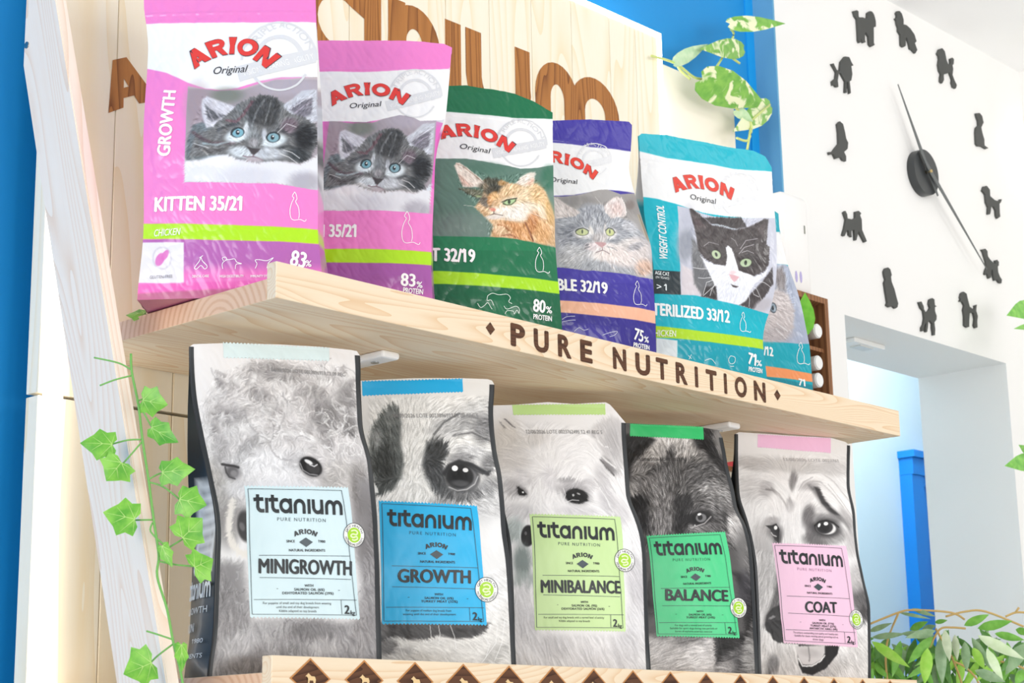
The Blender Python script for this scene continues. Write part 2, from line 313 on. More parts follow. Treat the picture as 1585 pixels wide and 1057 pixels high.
# ------------------------------------------------------------------ printed bags
def gnoise(x, y, seed):
    """smooth gradient noise, about -1..1"""
    rng = np.random.default_rng(seed); G = rng.uniform(0, 2*np.pi, (64, 64)); gx, gy = np.cos(G), np.sin(G)
    xi = np.floor(x).astype(int); yi = np.floor(y).astype(int); fx = x-xi; fy = y-yi
    u = fx*fx*fx*(fx*(fx*6-15)+10); v = fy*fy*fy*(fy*(fy*6-15)+10)
    def d(i, j):
        a = (xi+i) % 64; b = (yi+j) % 64
        return gx[a, b]*(fx-i)+gy[a, b]*(fy-j)
    return 1.5*((d(0, 0)*(1-u)+d(1, 0)*u)*(1-v)+(d(0, 1)*(1-u)+d(1, 1)*u)*v)
def sst(x): x = np.clip(x, 0, 1); return x*x*(3-2*x)
class Artwork:
    """colours of a print, drawn with soft ellipses, areas, lines and hair on the flat bag face (units 0.1 mm)"""
    def __init__(s, S, T, seed):
        s.S0, s.T0 = S*1e4, T*1e4; s.S, s.T = s.S0, s.T0; s.c = np.ones(S.shape+(3,))*.93; s.seed = seed; s.dirs = []; s.lic = None; s.wv = 1.0
    def mixin(s, m, col):
        m = m[..., None]; s.c = s.c*(1-m)+hexc(col)*m
    def hair(s, length):
        if s.lic is not None and s.lic[0] == length: return s.lic[1]
        nv, nu = s.S0.shape
        D = np.array(s.dirs) if s.dirs else np.array([[0, 1000, .2, -1.]])
        st = 4; Sx, Tx = s.S0[::st, ::st], s.T0[::st, ::st]
        wx = 0; wy = 0
        for (a, b, dx, dy) in D:
            k = 1/((Sx-a)**2+(Tx-b)**2+60.0**2)**1.6; wx = wx+k*dx; wy = wy+k*dy
        wob = s.wv*(gnoise(Sx/130, Tx/130, s.seed+5)*.55+gnoise(Sx/45, Tx/45, s.seed+6)*.25)
        an = np.arctan2(wy, wx)+wob
        an_c = np.repeat(np.repeat(np.cos(an), st, 0), st, 1)[:nv, :nu]; an_s = np.repeat(np.repeat(np.sin(an), st, 0), st, 1)[:nv, :nu]
        hs = np.abs(s.S0[nv//2, -1]-s.S0[nv//2, 0])/(nu-1); ht = np.abs(s.T0[-1, nu//2]-s.T0[0, nu//2])/(nv-1)
        rng = np.random.default_rng(s.seed); no = rng.normal(size=(nv, nu))
        no = (no+np.roll(no, 1, 0)+np.roll(no, 1, 1)+np.roll(no, (1, 1), (0, 1)))/2
        I, J = np.meshgrid(np.arange(nv, dtype=float), np.arange(nu, dtype=float), indexing='ij')
        acc = no.copy(); n = max(3, int(length/(2*min(hs, ht))))
        for sg in (1, -1):
            y, x = I.copy(), J.copy()
            for k in range(n):
                yi = np.clip(y.astype(int), 0, nv-1); xi = np.clip(x.astype(int), 0, nu-1)
                x += sg*an_c[yi, xi]; y += sg*an_s[yi, xi]
                acc += no[np.clip(y.astype(int), 0, nv-1), np.clip(x.astype(int), 0, nu-1)]
        acc /= acc.std(); s.lic = (length, acc, an_c, an_s); return acc
    def sd(s, p, S=None, T=None):
        S = s.S if S is None else S; T = s.T if T is None else T
        p = np.array(p, float); ins = np.zeros(S.shape, bool); d2 = np.full(S.shape, 1e18)
        for (a, b), (c, d) in zip(p, np.roll(p, -1, 0)):
            ex, ey = c-a, d-b; px, py = S-a, T-b; h = np.clip((px*ex+py*ey)/(ex*ex+ey*ey+1e-9), 0, 1)
            d2 = np.minimum(d2, (px-ex*h)**2+(py-ey*h)**2)
            ins ^= ((b > T) != (d > T)) & (S < (c-a)*(T-b)/((d-b) if d != b else 1e-9)+a)
        return np.where(ins, 1, -1)*np.sqrt(d2)
    def run(s, text, late=None):
        for ln in text.strip().splitlines():
            k = ln.split(); o = k[0]
            if o == 'E':
                cx, cy, ax, ay, bx, by = map(float, k[1:7]); al = float(k[8]); so = float(k[9])
                x, y = s.S-cx, s.T-cy; det = ax*by-ay*bx
                q = np.sqrt(((x*by-y*bx)/det)**2+((y*ax-x*ay)/det)**2)
                s.mixin(al*sst((1+so*.5-q)/max(so, .02)), k[7])
            elif o == 'P':
                q = list(map(float, k[4:])); bl = max(float(k[3]), 3)
                s.mixin(float(k[2])*0+s.alpha(k)*sst(.5+s.sd(list(zip(q[::2], q[1::2])))/(2*bl)), k[1])
            elif o == 'L':
                q = list(map(float, k[4:])); wd = float(k[3]); P = list(zip(q[::2], q[1::2])); d2 = np.full(s.S.shape, 1e18)
                for (a, b), (c, d) in zip(P, P[1:]):
                    ex, ey = c-a, d-b; px, py = s.S-a, s.T-b; h = np.clip((px*ex+py*ey)/(ex*ex+ey*ey+1e-9), 0, 1)
                    d2 = np.minimum(d2, (px-ex*h)**2+(py-ey*h)**2)
                s.mixin(float(k[2])*sst(1.25-np.sqrt(d2)/max(wd, 4)), k[1])
            elif o == 'K':      # tone of a printed photo: gamma inside an area
                q = list(map(float, k[4:])); m = sst(.5+s.sd(list(zip(q[::2], q[1::2])), s.S0, s.T0)/(2*max(float(k[3]), 3)))[..., None]
                s.c = s.c*(1-m)+np.clip(s.c, 0, 1)**float(k[1])*np.array(((.97, 1.0, 1.015) if k[2] == 'cool' else (1, 1, 1)))*m
            elif o == 'V': s.wv = float(k[1])
            elif o == 'D': s.dirs.append(tuple(map(float, k[1:5])))
            elif o == 'W':
                a = float(k[1])*.6
                if a == 0: s.S, s.T = s.S0, s.T0
                else:
                    s.hair(s.lic[0] if s.lic else 60); _, n, c, d = s.lic
                    s.S = s.S0+np.clip(n, -2, 2)*c*a; s.T = s.T0+np.clip(n, -2, 2)*d*a
            elif o == 'F':
                amp = float(k[1])*.55; n = s.hair(float(k[2])); q = list(map(float, k[4:]))
                m = sst(.5+s.sd(list(zip(q[::2], q[1::2])))/(2*max(float(k[3]), 3))) if q else 1.0
                lum = s.c.mean(-1); g = amp*m*n*(.35+1.3*np.clip(lum*(1.25-lum)*1.9, 0, 1))
                s.c = np.clip(s.c+g[..., None], 0, 1)
    @staticmethod
    def alpha(k): return float(k[2])
class BagShape:
    def __init__(s, d):
        s.__dict__.update(d)
        s.Ls, s.Lt = np.array(sorted(s.L, key=lambda q: q[1])).T; s.Rs, s.Rt = np.array(sorted(s.R, key=lambda q: q[1])).T
        s.tp = sorted(s.top); s.tx = np.array([q[0] for q in s.tp]); s.ty = np.array([q[1] for q in s.tp])
        def dense(S, T):
            t = np.linspace(0, T[-1], 160); v = np.interp(t, T, S)
            k = np.ones(9)/9; w = np.convolve(np.pad(v, 4, 'edge'), k, 'valid'); w[-14:] = v[-14:]; return t, w
        s.lt, s.ls = dense(s.Ls, s.Lt); s.rt, s.rs = dense(s.Rs, s.Rt)
    def xl(s, t): return np.interp(t, s.lt, s.ls)
    def xr(s, t): return np.interp(t, s.rt, s.rs)
    def ttop(s, u):
        x = s.tx[0]+u*(s.tx[-1]-s.tx[0]); return np.interp(x, s.tx, s.ty)
    def Tk(s, v):
        w = sst((v-.45)/.5); return s.T0*(1-w)+.004*w
    def f(s, v): return -(s.T0-s.Tk(v))/2
    def bulge(s, u, v):
        h = np.clip((1-v)/.35, 0, 1)**.8*np.clip(.35+v/.18*.65, 0, 1); return s.B*(1-np.abs(2*u-1)**2.5)*h
    def crumple(s, S, T, u, v):
        e = np.clip(np.minimum(u, 1-u)/.05, 0, 1)*np.clip(v/.03, 0, 1)
        n = .0016*gnoise(S/.045+7, T/.06+3, s.seed)+s.cr*(np.abs(gnoise(S/.022+9, T/.03+5, s.seed+1))-.3)+s.cr*.6*(np.abs(gnoise((S+T*.6)/.012, (T-S*.6)/.03+5, s.seed+2))-.3)
        z = 0
        if s.zip:
            zz = (s.H*s.zip-T); z = .0012*np.exp(-(zz/.0022)**2)+.0009*np.exp(-((zz-.012)/.004)**2)*(.5+.5*np.sin(S/.0045))
        return n*e+z
    def grid(s, step=.00082):
        W = float(np.mean(s.rs-s.ls)); s.nu = int(W/step); s.nv = int(s.H/step)
        u = np.linspace(0, 1, s.nu+1); v = np.linspace(0, 1, s.nv+1); U, V = np.meshgrid(u, v)
        T = V*s.ttop(U); a, b = s.xl(T), s.xr(T); S = a+U*(b-a)
        D = s.f(T/s.H)+s.bulge(U, T/s.H)+s.crumple(S, T, U, V)
        s.P = np.stack([S, -D, T], -1); s.U, s.V = U, V; return s.P
    def at(s, S, T, off=0.0):
        """points of the face at flat print coordinates (metres)"""
        S = np.asarray(S, float); T = np.asarray(T, float); a, b = s.xl(T), s.xr(T)
        u = np.clip((S-a)/(b-a), 0, 1); v = np.clip(T/s.ttop(u), 0, 1)
        x = u*s.nu; y = v*s.nv; i = np.clip(x.astype(int), 0, s.nu-1); j = np.clip(y.astype(int), 0, s.nv-1); fx = (x-i)[:, None]; fy = (y-j)[:, None]
        P = s.P; Q = (P[j, i]*(1-fx)+P[j, i+1]*fx)*(1-fy)+(P[j+1, i]*(1-fx)+P[j+1, i+1]*fx)*fy
        Q[:, 0] = S; Q[:, 2] = T; Q[:, 1] -= off; return Q
def gridmesh(name, P, col, m, parent):
    nv, nu = P.shape[:2]; me = bpy.data.meshes.new(name); n = nv*nu
    me.vertices.add(n); me.vertices.foreach_set('co', P.reshape(-1).astype(np.float32))
    j, i = np.meshgrid(np.arange(nv-1), np.arange(nu-1), indexing='ij'); q = (j*nu+i).reshape(-1)
    idx = np.stack([q, q+1, q+nu+1, q+nu], 1).astype(np.int32); k = len(idx)
    me.loops.add(k*4); me.loops.foreach_set('vertex_index', idx.reshape(-1)); me.polygons.add(k)
    me.polygons.foreach_set('loop_start', np.arange(0, k*4, 4, dtype=np.int32)); me.polygons.foreach_set('loop_total', np.full(k, 4, dtype=np.int32))
    me.polygons.foreach_set('use_smooth', np.ones(k, bool)); me.update(calc_edges=True)
    a = me.color_attributes.new('print', 'FLOAT_COLOR', 'POINT')
    c = np.ones((n, 4), np.float32); c[:, :3] = s2l(np.clip(col.reshape(-1, 3), 0, 1)); a.data.foreach_set('color', c.reshape(-1))
    return obj(name, me, m, parent)
INK = {}
def ink(h):
    return flat('ink_'+h, h, .4)
def line_vf(S, k):
    """curve-conforming text: returns flat verts (0.1 mm) and faces"""
    a = [list(map(float, q.split())) for q in (k[2], k[4])]
    x0, y0, x1, y1, cap = a[0]; bold, shear, bow = a[1][:3]; space = a[1][3] if len(a[1]) > 3 else 1
    if k[1] == '@word': v, f = WORD; v = v.copy(); x_0, x_1 = 0, 7.36
    elif k[1] == '@logo': v, f, wd = LOGO; v = v.copy(); x_0, x_1 = 0, wd
    else:
        v, f = TXT[(k[1], 0.0, space)]; v = v.copy()
        if bold > .012:     # heavier strokes: the outline stacked at small shifts
            d = bold*1.7; v, f = join_vf([(v+np.array(q), f) for q in ((-d, 0), (d, 0), (-d/2, d*.5), (d/2, -d*.5), (0, 0))])
        x_0, x_1 = v[:, 0].min(), v[:, 0].max()
    d = np.array((x1-x0, y1-y0)); L = np.linalg.norm(d); d /= L; n = np.array((-d[1], d[0]))
    px = (v[:, 0]-x_0)/(x_1-x_0)*L; py = v[:, 1]*cap; px = px+py*shear
    if bow:
        q = (px/L-.5)*2; sl = -4*bow*q/L; yy = bow*(1-q*q); nx = -sl/np.sqrt(1+sl*sl); ny = 1/np.sqrt(1+sl*sl)
        px, py = px+py*nx, yy+py*ny
    q = np.array((x0, y0))+px[:, None]*d+py[:, None]*n
    return (np.c_[q, v[:, 2]] if v.shape[1] > 2 else q), f
def decal(B, name, v, f, col, parent, off, m=None):
    v = np.asarray(v, float); v = v if v.shape[1] > 2 else np.c_[v, np.zeros(len(v))]
    bm = bmesh.new(); vs = [bm.verts.new((a*1e-4, b*1e-4, c)) for a, b, c in v]
    for q in f:
        try: bm.faces.new([vs[i] for i in q])
        except ValueError: pass
    bmesh.ops.triangulate(bm, faces=[q for q in bm.faces if len(q.verts) > 4])
    for _ in range(4):
        es = [e for e in bm.edges if e.calc_length() > .0055]
        if not es: break
        bmesh.ops.subdivide_edges(bm, edges=es, cuts=1); bmesh.ops.triangulate(bm, faces=[q for q in bm.faces if len(q.verts) > 4])
    w = np.array([tuple(q.co) for q in bm.verts])
    P = B.at(w[:, 0], w[:, 1], off+w[:, 2])
    for q, c in zip(bm.verts, P): q.co = c
    return obj(name, bm, m or ink(col), parent)
def make_bag(d, art, label, cat, group, mat, step=.00082):
    B = BagShape(d); P = B.grid(step)
    root = thing('food_bag', label, cat, B.O, B.rot, group)
    A = Artwork(P[..., 0], P[..., 2], B.seed); A.run(art)
    if B.key[0] == 'D': A.c = A.c**1.28
    gridmesh('front_panel', P, A.c, mat, root)
    # back, gussets, floor of the bag
    nb = 60; t = np.linspace(0, 1, nb)[:, None]; u = np.linspace(0, 1, 24)[None, :]
    T = t*B.ttop(u); a, b = B.xl(T), B.xr(T); S = a+u*(b-a); v = T/B.H
    Db = B.f(v)-B.Tk(v)-B.bulge(u, v)*.5
    back = np.stack([S, -Db, T+0*S], -1)
    ec = A.c[np.linspace(0, A.c.shape[0]-1, nb).astype(int)]
    gridmesh('back_panel', back, np.repeat(ec[:, [-3]]*.96, 24, 1), mat, root)
    for side, u0 in ((0, 0.0), (1, 1.0)):
        j = np.linspace(0, B.nv, nb).astype(int); e = P[j, 0 if side == 0 else -1]; Te = e[:, 2]; k = np.linspace(0, 1, 13)
        v = Te/B.H; yb = -(B.f(v)-B.Tk(v)); inn = (.020*sst((v-.30)/.3)*(1-sst((v-.85)/.12))-B.puff*np.clip(1-v/.45, 0, 1)*np.clip(v/.06, 0, 1))*(1 if side == 0 else -1)
        q = np.empty((nb, 13, 3)); kk = k[None, :]; fold = np.sin(np.pi*kk)
        q[..., 0] = e[:, [0]]+inn[:, None]*fold+.0012*gnoise(Te[:, None]/.03+kk*3, kk*2+side+0*Te[:, None], B.seed+9)*fold
        q[..., 1] = e[:, [1]]*(1-kk)+yb[:, None]*kk; q[..., 2] = Te[:, None]
        cc = B.gusset(B, A, j, side, Te, k) if getattr(B, 'gusset', None) else np.repeat(A.c[j, 3 if side == 0 else -4][:, None], 13, 1)
        gridmesh('side_gusset', q, cc, mat, root)
    bt = np.stack([np.stack([P[0, ::6, 0], P[0, ::6, 1]*(1-k)+(B.T0)*k, 0*P[0, ::6, 0]+.0006], -1) for k in np.linspace(0, 1, 6)])
    gridmesh('bottom_gusset', bt, np.repeat(A.c[[4], ::6]*.9, 6, 0), mat, root)
    B.root = root; return B
def prints(B, text, parent=None, base=.0004):
    """lettering and line drawings printed on the face, grouped into named pieces"""
    groups = {}
    for n_, ln in enumerate(text.strip().splitlines()):
        if ln[0] == 'T':
            k = ln.split('|'); v, f = line_vf(B, k); groups.setdefault((k[5], k[3], k[6] if len(k) > 6 else '', n_ if len(k) > 6 else 0), []).append((v, f))
        elif ln[0] == 'R':
            k = ln.split(); q = list(map(float, k[4:])); nm, col = k[1].split(':')
            p = [(a.x, a.y) for a in crom([(x, y, 0) for x, y in zip(q[::2], q[1::2])], 5)]
            groups.setdefault((nm, col, k[2] if k[2] != '-' else '', n_ if 'rule' in nm else 0), []).append(ribbon(p, float(k[3])))
        elif ln[0] == 'G':   # filled small area: G name:col parent _ pts
            k = ln.split(); q = list(map(float, k[4:])); nm, col = k[1].split(':'); p = list(zip(q[::2], q[1::2]))
            groups.setdefault((nm, col, k[2] if k[2] != '-' else '', 0), []).append((np.array(p), [tuple(range(len(p)))]))
    out = {}
    for i, ((nm, col, par, _), l) in enumerate(groups.items()):
        v, f = join_vf(l); lay = base+(.0004 if par else 0)+(.00002*i if par else .00007*min(i, 9))
        out[nm] = decal(B, nm, v, f, col, par and B.parts.get(par) or parent or B.root, lay)
    return out
def quad_part(B, name, col, q, zig, parent, off=.0003, rough=.4):
    """coloured printed panel with pinked (zig-zag) edges; q = 4 corners tl tr br bl, 0.1 mm"""
    q = np.array(q, float).reshape(4, 2); nu, nv = 120, 40
    u, v = np.meshgrid(np.linspace(0, 1, nu+1), np.linspace(0, 1, nv+1)); u3, v3 = u[..., None], v[..., None]
    p = (q[0]*(1-u3)+q[1]*u3)*(1-v3)+(q[3]*(1-u3)+q[2]*u3)*v3
    z = zig*(np.arange(nu+1) % 4 - 1.5)/1.5*np.where(np.arange(nu+1) % 4 < 2, 1, 1); z = np.abs((np.arange(nu+1) % 4)-2)-1.0
    if zig: p[0, :, 1] += z*zig; p[-1, :, 1] += z*zig
    f = [(j*(nu+1)+i, j*(nu+1)+i+1, (j+1)*(nu+1)+i+1, (j+1)*(nu+1)+i) for j in range(nv) for i in range(nu)]
    o = decal(B, name, p.reshape(-1, 2), f, col, parent, off); smooth(o); return o
def badge(B, name, x, y, r, parent):
    """round white seal: green centre, pale squiggle, ring of small letters"""
    def disc(r, n=32): return np.array([(0, 0)]+[(r*math.cos(2*math.pi*i/n), r*math.sin(2*math.pi*i/n)) for i in range(n)]), [(0, i+1, (i+1) % n+1) for i in range(n)]
    c = np.array((x, y), float)
    def pl(n, v, f, col, par, off): return decal(B, n, c+v[:, :2]*1.0, f, col, par, off)
    v, f = disc(r); b = pl(name, v, f, 'fbfbf8', parent, .0011)
    v, f = ribbon(arc(0, 0, r*.98, r*.98, 0, 360, 40), r*.05); pl('rim', v, f, '2c3136', b, .0013)
    v, f = disc(r*.62); pl('green_centre', v, f, 'a6d820', b, .0013)
    sq = [(-.3, .32), (.05, .4), (.3, .25), (.2, .05), (-.15, .08), (-.32, -.08), (-.1, -.2), (.22, -.12), (.3, -.3), (0, -.42), (-.2, -.36)]
    v, f = ribbon([(p.x*r, p.y*r) for p in crom([(a, e, 0) for a, e in sq], 5)], r*.13); pl('squiggle', v, f, 'e6f5c0', b, .0015)
    L = []
    for s, a0, a1, fl in (('GUT HEALTH', 165, 15, 1), ('MICROBIOME DIVERSITY', 192, 348, -1)):
        tv, tf = TXT[(s, 0.0, 1)]; w = tv[:, 0].max(); an = np.radians(a0+(a1-a0)*tv[:, 0]/w); rr = r*((.68+.2*tv[:, 1]) if fl > 0 else (.9-.2*tv[:, 1]))
        L.append((np.stack([rr*np.cos(an), rr*np.sin(an)], 1), tf))
    v, f = join_vf(L); pl('ring_lettering', v, f, '23282c', b, .0015); return b
# ------------------------------------------------------------------ the room
WHITE = flat('white_wall_paint', 'f2f1ef', .75, .05, 60); BLUE = flat('blue_wall_paint', '0a8fd6', .6, .06, 90)
DULL = flat('blue_return_paint', '69a8cc', .65, .05, 90); LBLUE = flat('pale_blue_paint', 'cfe6f1', .7, .04, 60)
def struct(name, bm, m):
    return tag(obj(name, bm, m), kind='structure')
CZ = 3.0661
struct('floor', box(bmesh.new(), -2.5, 6.2, -2.5, 3.05, -.05, 0), flat('floor_tile', 'dcd8d2', .4))
struct('ceiling', box(bmesh.new(), -2.5, 6.2, .6, 3.05, CZ, CZ+.05), flat('ceiling_paint', 'fdfdfd', .8))
struct('wall_back', box(bmesh.new(), -2.5, 3.312, 2.25, 2.45, 0, CZ), BLUE)
DX0, DX1, DZ, XR = 3.5351, 4.3086, 2.1955, 4.5288
bm = bmesh.new(); box(bm, 3.314, DX0, 2.19, 2.45, 0, CZ); box(bm, DX0, DX1, 2.19, 2.45, DZ, CZ); box(bm, DX1, 6.2, 2.19, 2.45, 0, CZ)
struct('wall_front', bm, WHITE)
struct('trim_1', box(bmesh.new(), 3.308, 3.314, 2.1905, 2.25, 0, CZ), DULL)
struct('trim_2', box(bmesh.new(), 3.2792, 3.308, 2.246, 2.25, 0, CZ), flat('bright_blue_trim', '12a0ea', .5))
struct('wall_right', box(bmesh.new(), XR, XR+.1, .9, 2.19, 0, CZ), WHITE)
struct('wall_corridor', box(bmesh.new(), 3.0, 6.2, 2.95, 3.05, 0, CZ), LBLUE)
struct('wall_left', box(bmesh.new(), 3.2, 3.3, 2.45, 2.95, 0, CZ), LBLUE)
# blue door seen through the opening
FX, FZ = 5.0283, 2.1328
DB = flat('blue_door_paint', '0a84de', .4)
d = struct('door_1', box(bmesh.new(), FX+.07, FX+.95, 2.925, 2.95, 0, FZ-.075), DB)
bm = bmesh.new(); box(bm, FX, FX+.07, 2.905, 2.95, 0, FZ-.071); box(bm, FX, FX+1.02, 2.90, 2.95, FZ-.07, FZ-.017); box(bm, FX-.006, FX+1.03, 2.89, 2.95, FZ-.016, FZ+.006)
box(bm, FX+.071, FX+.95, 2.912, 2.924, FZ-.10, FZ-.0715)
obj('door_frame', bm, DB, d)
t = thing('soffit_sensor', 'small white sensor plate fixed under the lintel of the doorway', 'sensor', (DX0+.28, 2.32, DZ-.012))
boxo('base_plate', flat('white_plastic', 'f0f0ee', .4), t, -.07, .07, -.025, .025, 0, .012, bev=.003)
boxo('lens', flat('pale_lens', 'd8d8d6', .3), t, -.03, .03, -.015, .015, -.003, 0)

# ------------------------------------------------------------------ timber display
PINE = pine('pine_shelf', 'X', 'f3e3c9', 'dfb98c', lines=26, scale=9, knots=3.4, streak='dcc0a0')
ENDG = wood('pine_end_grain', 'X', 'eac5a6', 'd09d78', off=(.0, .12, .02), ring=30, dist=2.5)
PINEL = pine('pine_lip', 'X', 'f5e4c9', 'e6c298', lines=34, scale=14)
PINEV = pine('pine_boards', 'Z', 'fdf5e2', 'f6e3bd', per=3.7, lines=15, scale=7.5)
PINEP = pine('pine_post', 'Z', 'fdf0e1', 'f0d3b9', lines=22, scale=11, lean=.2985)
BURN = pine('burnt_wood', 'X', '6a4630', '2e160d', lines=40, scale=16, rough=.7)
STAIN = pine('engraved_wood', 'Z', 'bd7d3e', '66300c', lines=22, scale=12)
LED = flat('led_diffuser', 'ffffff', .5, emit=6)
PZ = 2.6665
bb = thing('display_backboard', 'pale pine plank backboard with large engraved brown letters and glowing edges', 'backboard', (2.1, 2.18, .6))
bm = bmesh.new(); xs = [1.386, 1.5, 1.617, 1.735, 1.852, 1.97, 2.088, 2.206, 2.322, 2.44, 2.558, 2.676, 2.76, 2.833]
for a, b in zip(xs, xs[1:]):
    box(bm, a-2.1+.0006, b-2.1-.0006, -.015, .015, .0, 1.112, .0012); box(bm, a-2.1+.0006, b-2.1-.0006, -.015, .015, 1.1165, PZ-.6, .0012)
obj('planks', bm, PINEV, bb)
boxo('batten', PINEV, bb, -.6, .6, .015, .066, .3, .36)
for a in ((1.394-2.1, 1.413-2.1, -.037, -.015, 0, 1.48), (1.40-2.1, 2.833-2.1, -.0162, .014, PZ-.6, PZ-.6+.012), (2.8335-2.1, 2.846-2.1, -.0162, .014, 1.24, PZ-.6+.012)):
    boxo('light_strip', LED, bb, *a)
def flatmesh(name, l, m, parent, f3d):
    v, f = join_vf(l); P = []
    for p in v:
        q = f3d(p[0], p[1]); P.append((q[0], q[1]-p[2]*2, q[2]))
    return obj(name, mesh_vf(name, P, f), m, parent)
# engraved wordmark: x-height .155 m, baseline z 2.364
LW = []
def let(*p, w=.045): LW.append(ribbon(p, w))
zb, zx = 2.352, 2.519
let((2.2235, zb), (2.2235, zx), w=.041)
let((2.277, zx), (2.277, zb+.1), *arc(2.345, zb+.085, .068, .075, 185, 355), (2.411, zb+.09), w=.042); let((2.411, zx), (2.411, zb), w=.042)
for x0, x1 in ((2.468, 2.552), (2.57, 2.676)):
    let((x0, zb-.01), (x0, zx-.075), *arc((x0+x1)/2, zx-.075, (x1-x0)/2, .053, 175, 0), (x1, zx-.1), (x1+.002, zb-.01), w=.044)
for x0, x1 in ((2.082, 2.168),):
    let((x0, zb), (x0, zx), w=.042); let((x0, zx-.09), *arc((x0+x1)/2, zx-.075, (x1-x0)/2, .053, 165, 0), (x1, zx-.1), (x1, zb), w=.044)
let((2.024, zx+.002), (2.024, zb), w=.04); let((2.02, zx-.045), *arc(1.945, zb+.083, .068, .065, 55, 305), (2.02, zb+.045), w=.04)
let((1.80, zb), (1.80, zx), w=.042)
let((1.62, zx-.02), (1.76, zx-.02), w=.036); let((1.67, zx+.04), (1.67, zb+.06), *arc(1.72, zb+.07, .05, .052, 180, 280), w=.042)
let((1.5, zx-.02), (1.6, zx-.02), w=.036)
v, f, wd = LOGO; wv = v.copy(); sx = .40/wd
X = wv[:, 0]*sx; lay = wv[:, 2]; q = (X/.4-.5)*2; py = wv[:, 1]*.072; sl2 = -4*.062*q/.4; nn = np.sqrt(1+sl2**2)
LW2 = [(np.stack([1.487+X-py*sl2/nn, 2.153+.062*(1-q*q)+py/nn, lay], 1), f)]
flatmesh('engraved_wordmark', LW, STAIN, bb, lambda x, z: (x-2.1, -.0154, z-.6))
flatmesh('engraved_lettering', LW2, STAIN, bb, lambda x, z: (x-2.1, -.0156, z-.6))
sb = thing('side_board', 'plain cream board to the right of the glowing backboard edge', 'board', (3.0, 2.215, .6))
boxo('board', flat('cream_board', 'fbf3e2', .5), sb, -.147, .153, -.012, .012, 0, 2.0379, bev=.002)
boxo('cleat', PINEV, sb, -.1, .1, .012, .031, .5, .56)

def shelf(z, label):
    t = thing('display_shelf', label, 'shelf', (2.185, 1.95, z))
    o = boxo('shelf_board', PINE, t, 1.436-2.185, 2.935-2.185, 1.7325-1.95, 2.1635-1.95, 0, .028, bev=.0012); o.data.materials.append(ENDG)
    for p in o.data.polygons:
        if abs(p.normal.x) > .9: p.material_index = 1
    boxo('front_lip', PINEL, t, 1.436-2.185, 2.935-2.185, 1.714-1.95, 1.7325-1.95, 0, .048, bev=.0012)
    return t
su = shelf(1.776, 'upper pine shelf with burnt capital letters along its front edge')
sl = shelf(1.284, 'lower pine shelf with a row of burnt dog diamonds on its front lip')
yf = 1.714-1.95-.0004
def fxz(t): return lambda x, z: (x-2.185, yf, z-t.location.z)
for (ch, a, b) in [('P', 1.8715,1.9025), ('U', 1.9212,1.9538), ('R', 1.9742,2.0044), ('E', 2.0248,2.0528), ('N', 2.1012,2.1335), ('U', 2.1559,2.1923),
                   ('T', 2.2072,2.2376), ('R', 2.2575,2.2878), ('I', 2.3076,2.3158), ('T', 2.3373,2.3665), ('I', 2.3862,2.3942), ('O', 2.4161,2.4498), ('N', 2.4703,2.5040)]:
    v, f = TXT[(ch, .02, 1)]; v, f = join_vf([(v+np.array(q), f) for q in ((-.035, 0), (.035, 0), (0, .03), (0, -.03))]); x0, x1 = v[:, 0].min(), v[:, 0].max()
    flatmesh('burnt_letter', [(np.stack([a+(v[:, 0]-x0)/(x1-x0)*(b-a), 1.7837+v[:, 1]*.0325, v[:, 2]], 1), f)], BURN, su, fxz(su))
for a in (1.8292, 2.5387):
    flatmesh('burnt_diamond', [(np.array([(a-.0095, 1.800), (a, 1.7905), (a+.0095, 1.800), (a, 1.8095)]), [(0, 1, 2, 3)])], BURN, su, fxz(su))
dog = [(-.6, .1), (-.35, .3), (-.25, .42), (-.1, .3), (.1, .12), (.5, .1), (.62, -.2), (.55, -.7), (.42, -.7), (.3, -.3), (-.1, -.3), (-.15, -.7), (-.3, -.7), (-.28, -.1), (-.42, .08)]
HALO = flat('scorched_wood', 'c98a4e', .6); PALE = flat('bare_wood', 'eccb97', .6)
for i in range(16):
    x = 1.4969+i*0.0897; z = 1.3052; h = .0225; w2 = .030
    b = flatmesh('burnt_diamond', [(np.array([(x-w2, z), (x, z-.0205), (x+w2, z), (x, z+h)]), [(0, 1, 2, 3)])], BURN, sl, lambda x, z: (x-2.185, yf-.0002, z-1.284))
    k = .014
    bm = bmesh.new(); bm.faces.new([bm.verts.new((x+p*k-2.185, yf-.0004, z+.0015+q*k*.9-1.284)) for p, q in dog]); bmesh.ops.triangulate(bm, faces=bm.faces[:])
    obj('dog_emblem', bm, PALE, b)
for x0 in [1.4969+i*0.0897 for i in range(16)]:
    flatmesh('scorched_edge', [(np.array([(x0-.0335, 1.3052), (x0, 1.2842), (x0+.0335, 1.3052), (x0, 1.3052+.0252)]), [(0, 1, 2, 3)])], HALO, sl, fxz(sl))
# white bracket arms under the upper shelf
WM = flat('white_metal', 'f4f4f4', .35)
for x, lab in ((1.752, 'white metal bracket arm under the upper shelf, by the poodle bag'), (2.583, 'white metal bracket arm under the upper shelf, above the shepherd bag')):
    t = thing('shelf_bracket', lab, 'bracket', (x, 1.99, 1.776), 0, 'bracket arms under the upper shelf')
    boxo('arm', WM, t, -.017, .017, -.155, .175, -.011, 0, bev=.004)
    bm = bmesh.new(); tube(bm, [(0, -.12, -.0125), (0, -.12, -.010)], .006, 14); obj('screw', bm, flat('steel', 'a9abab', .3, metal=1), t)
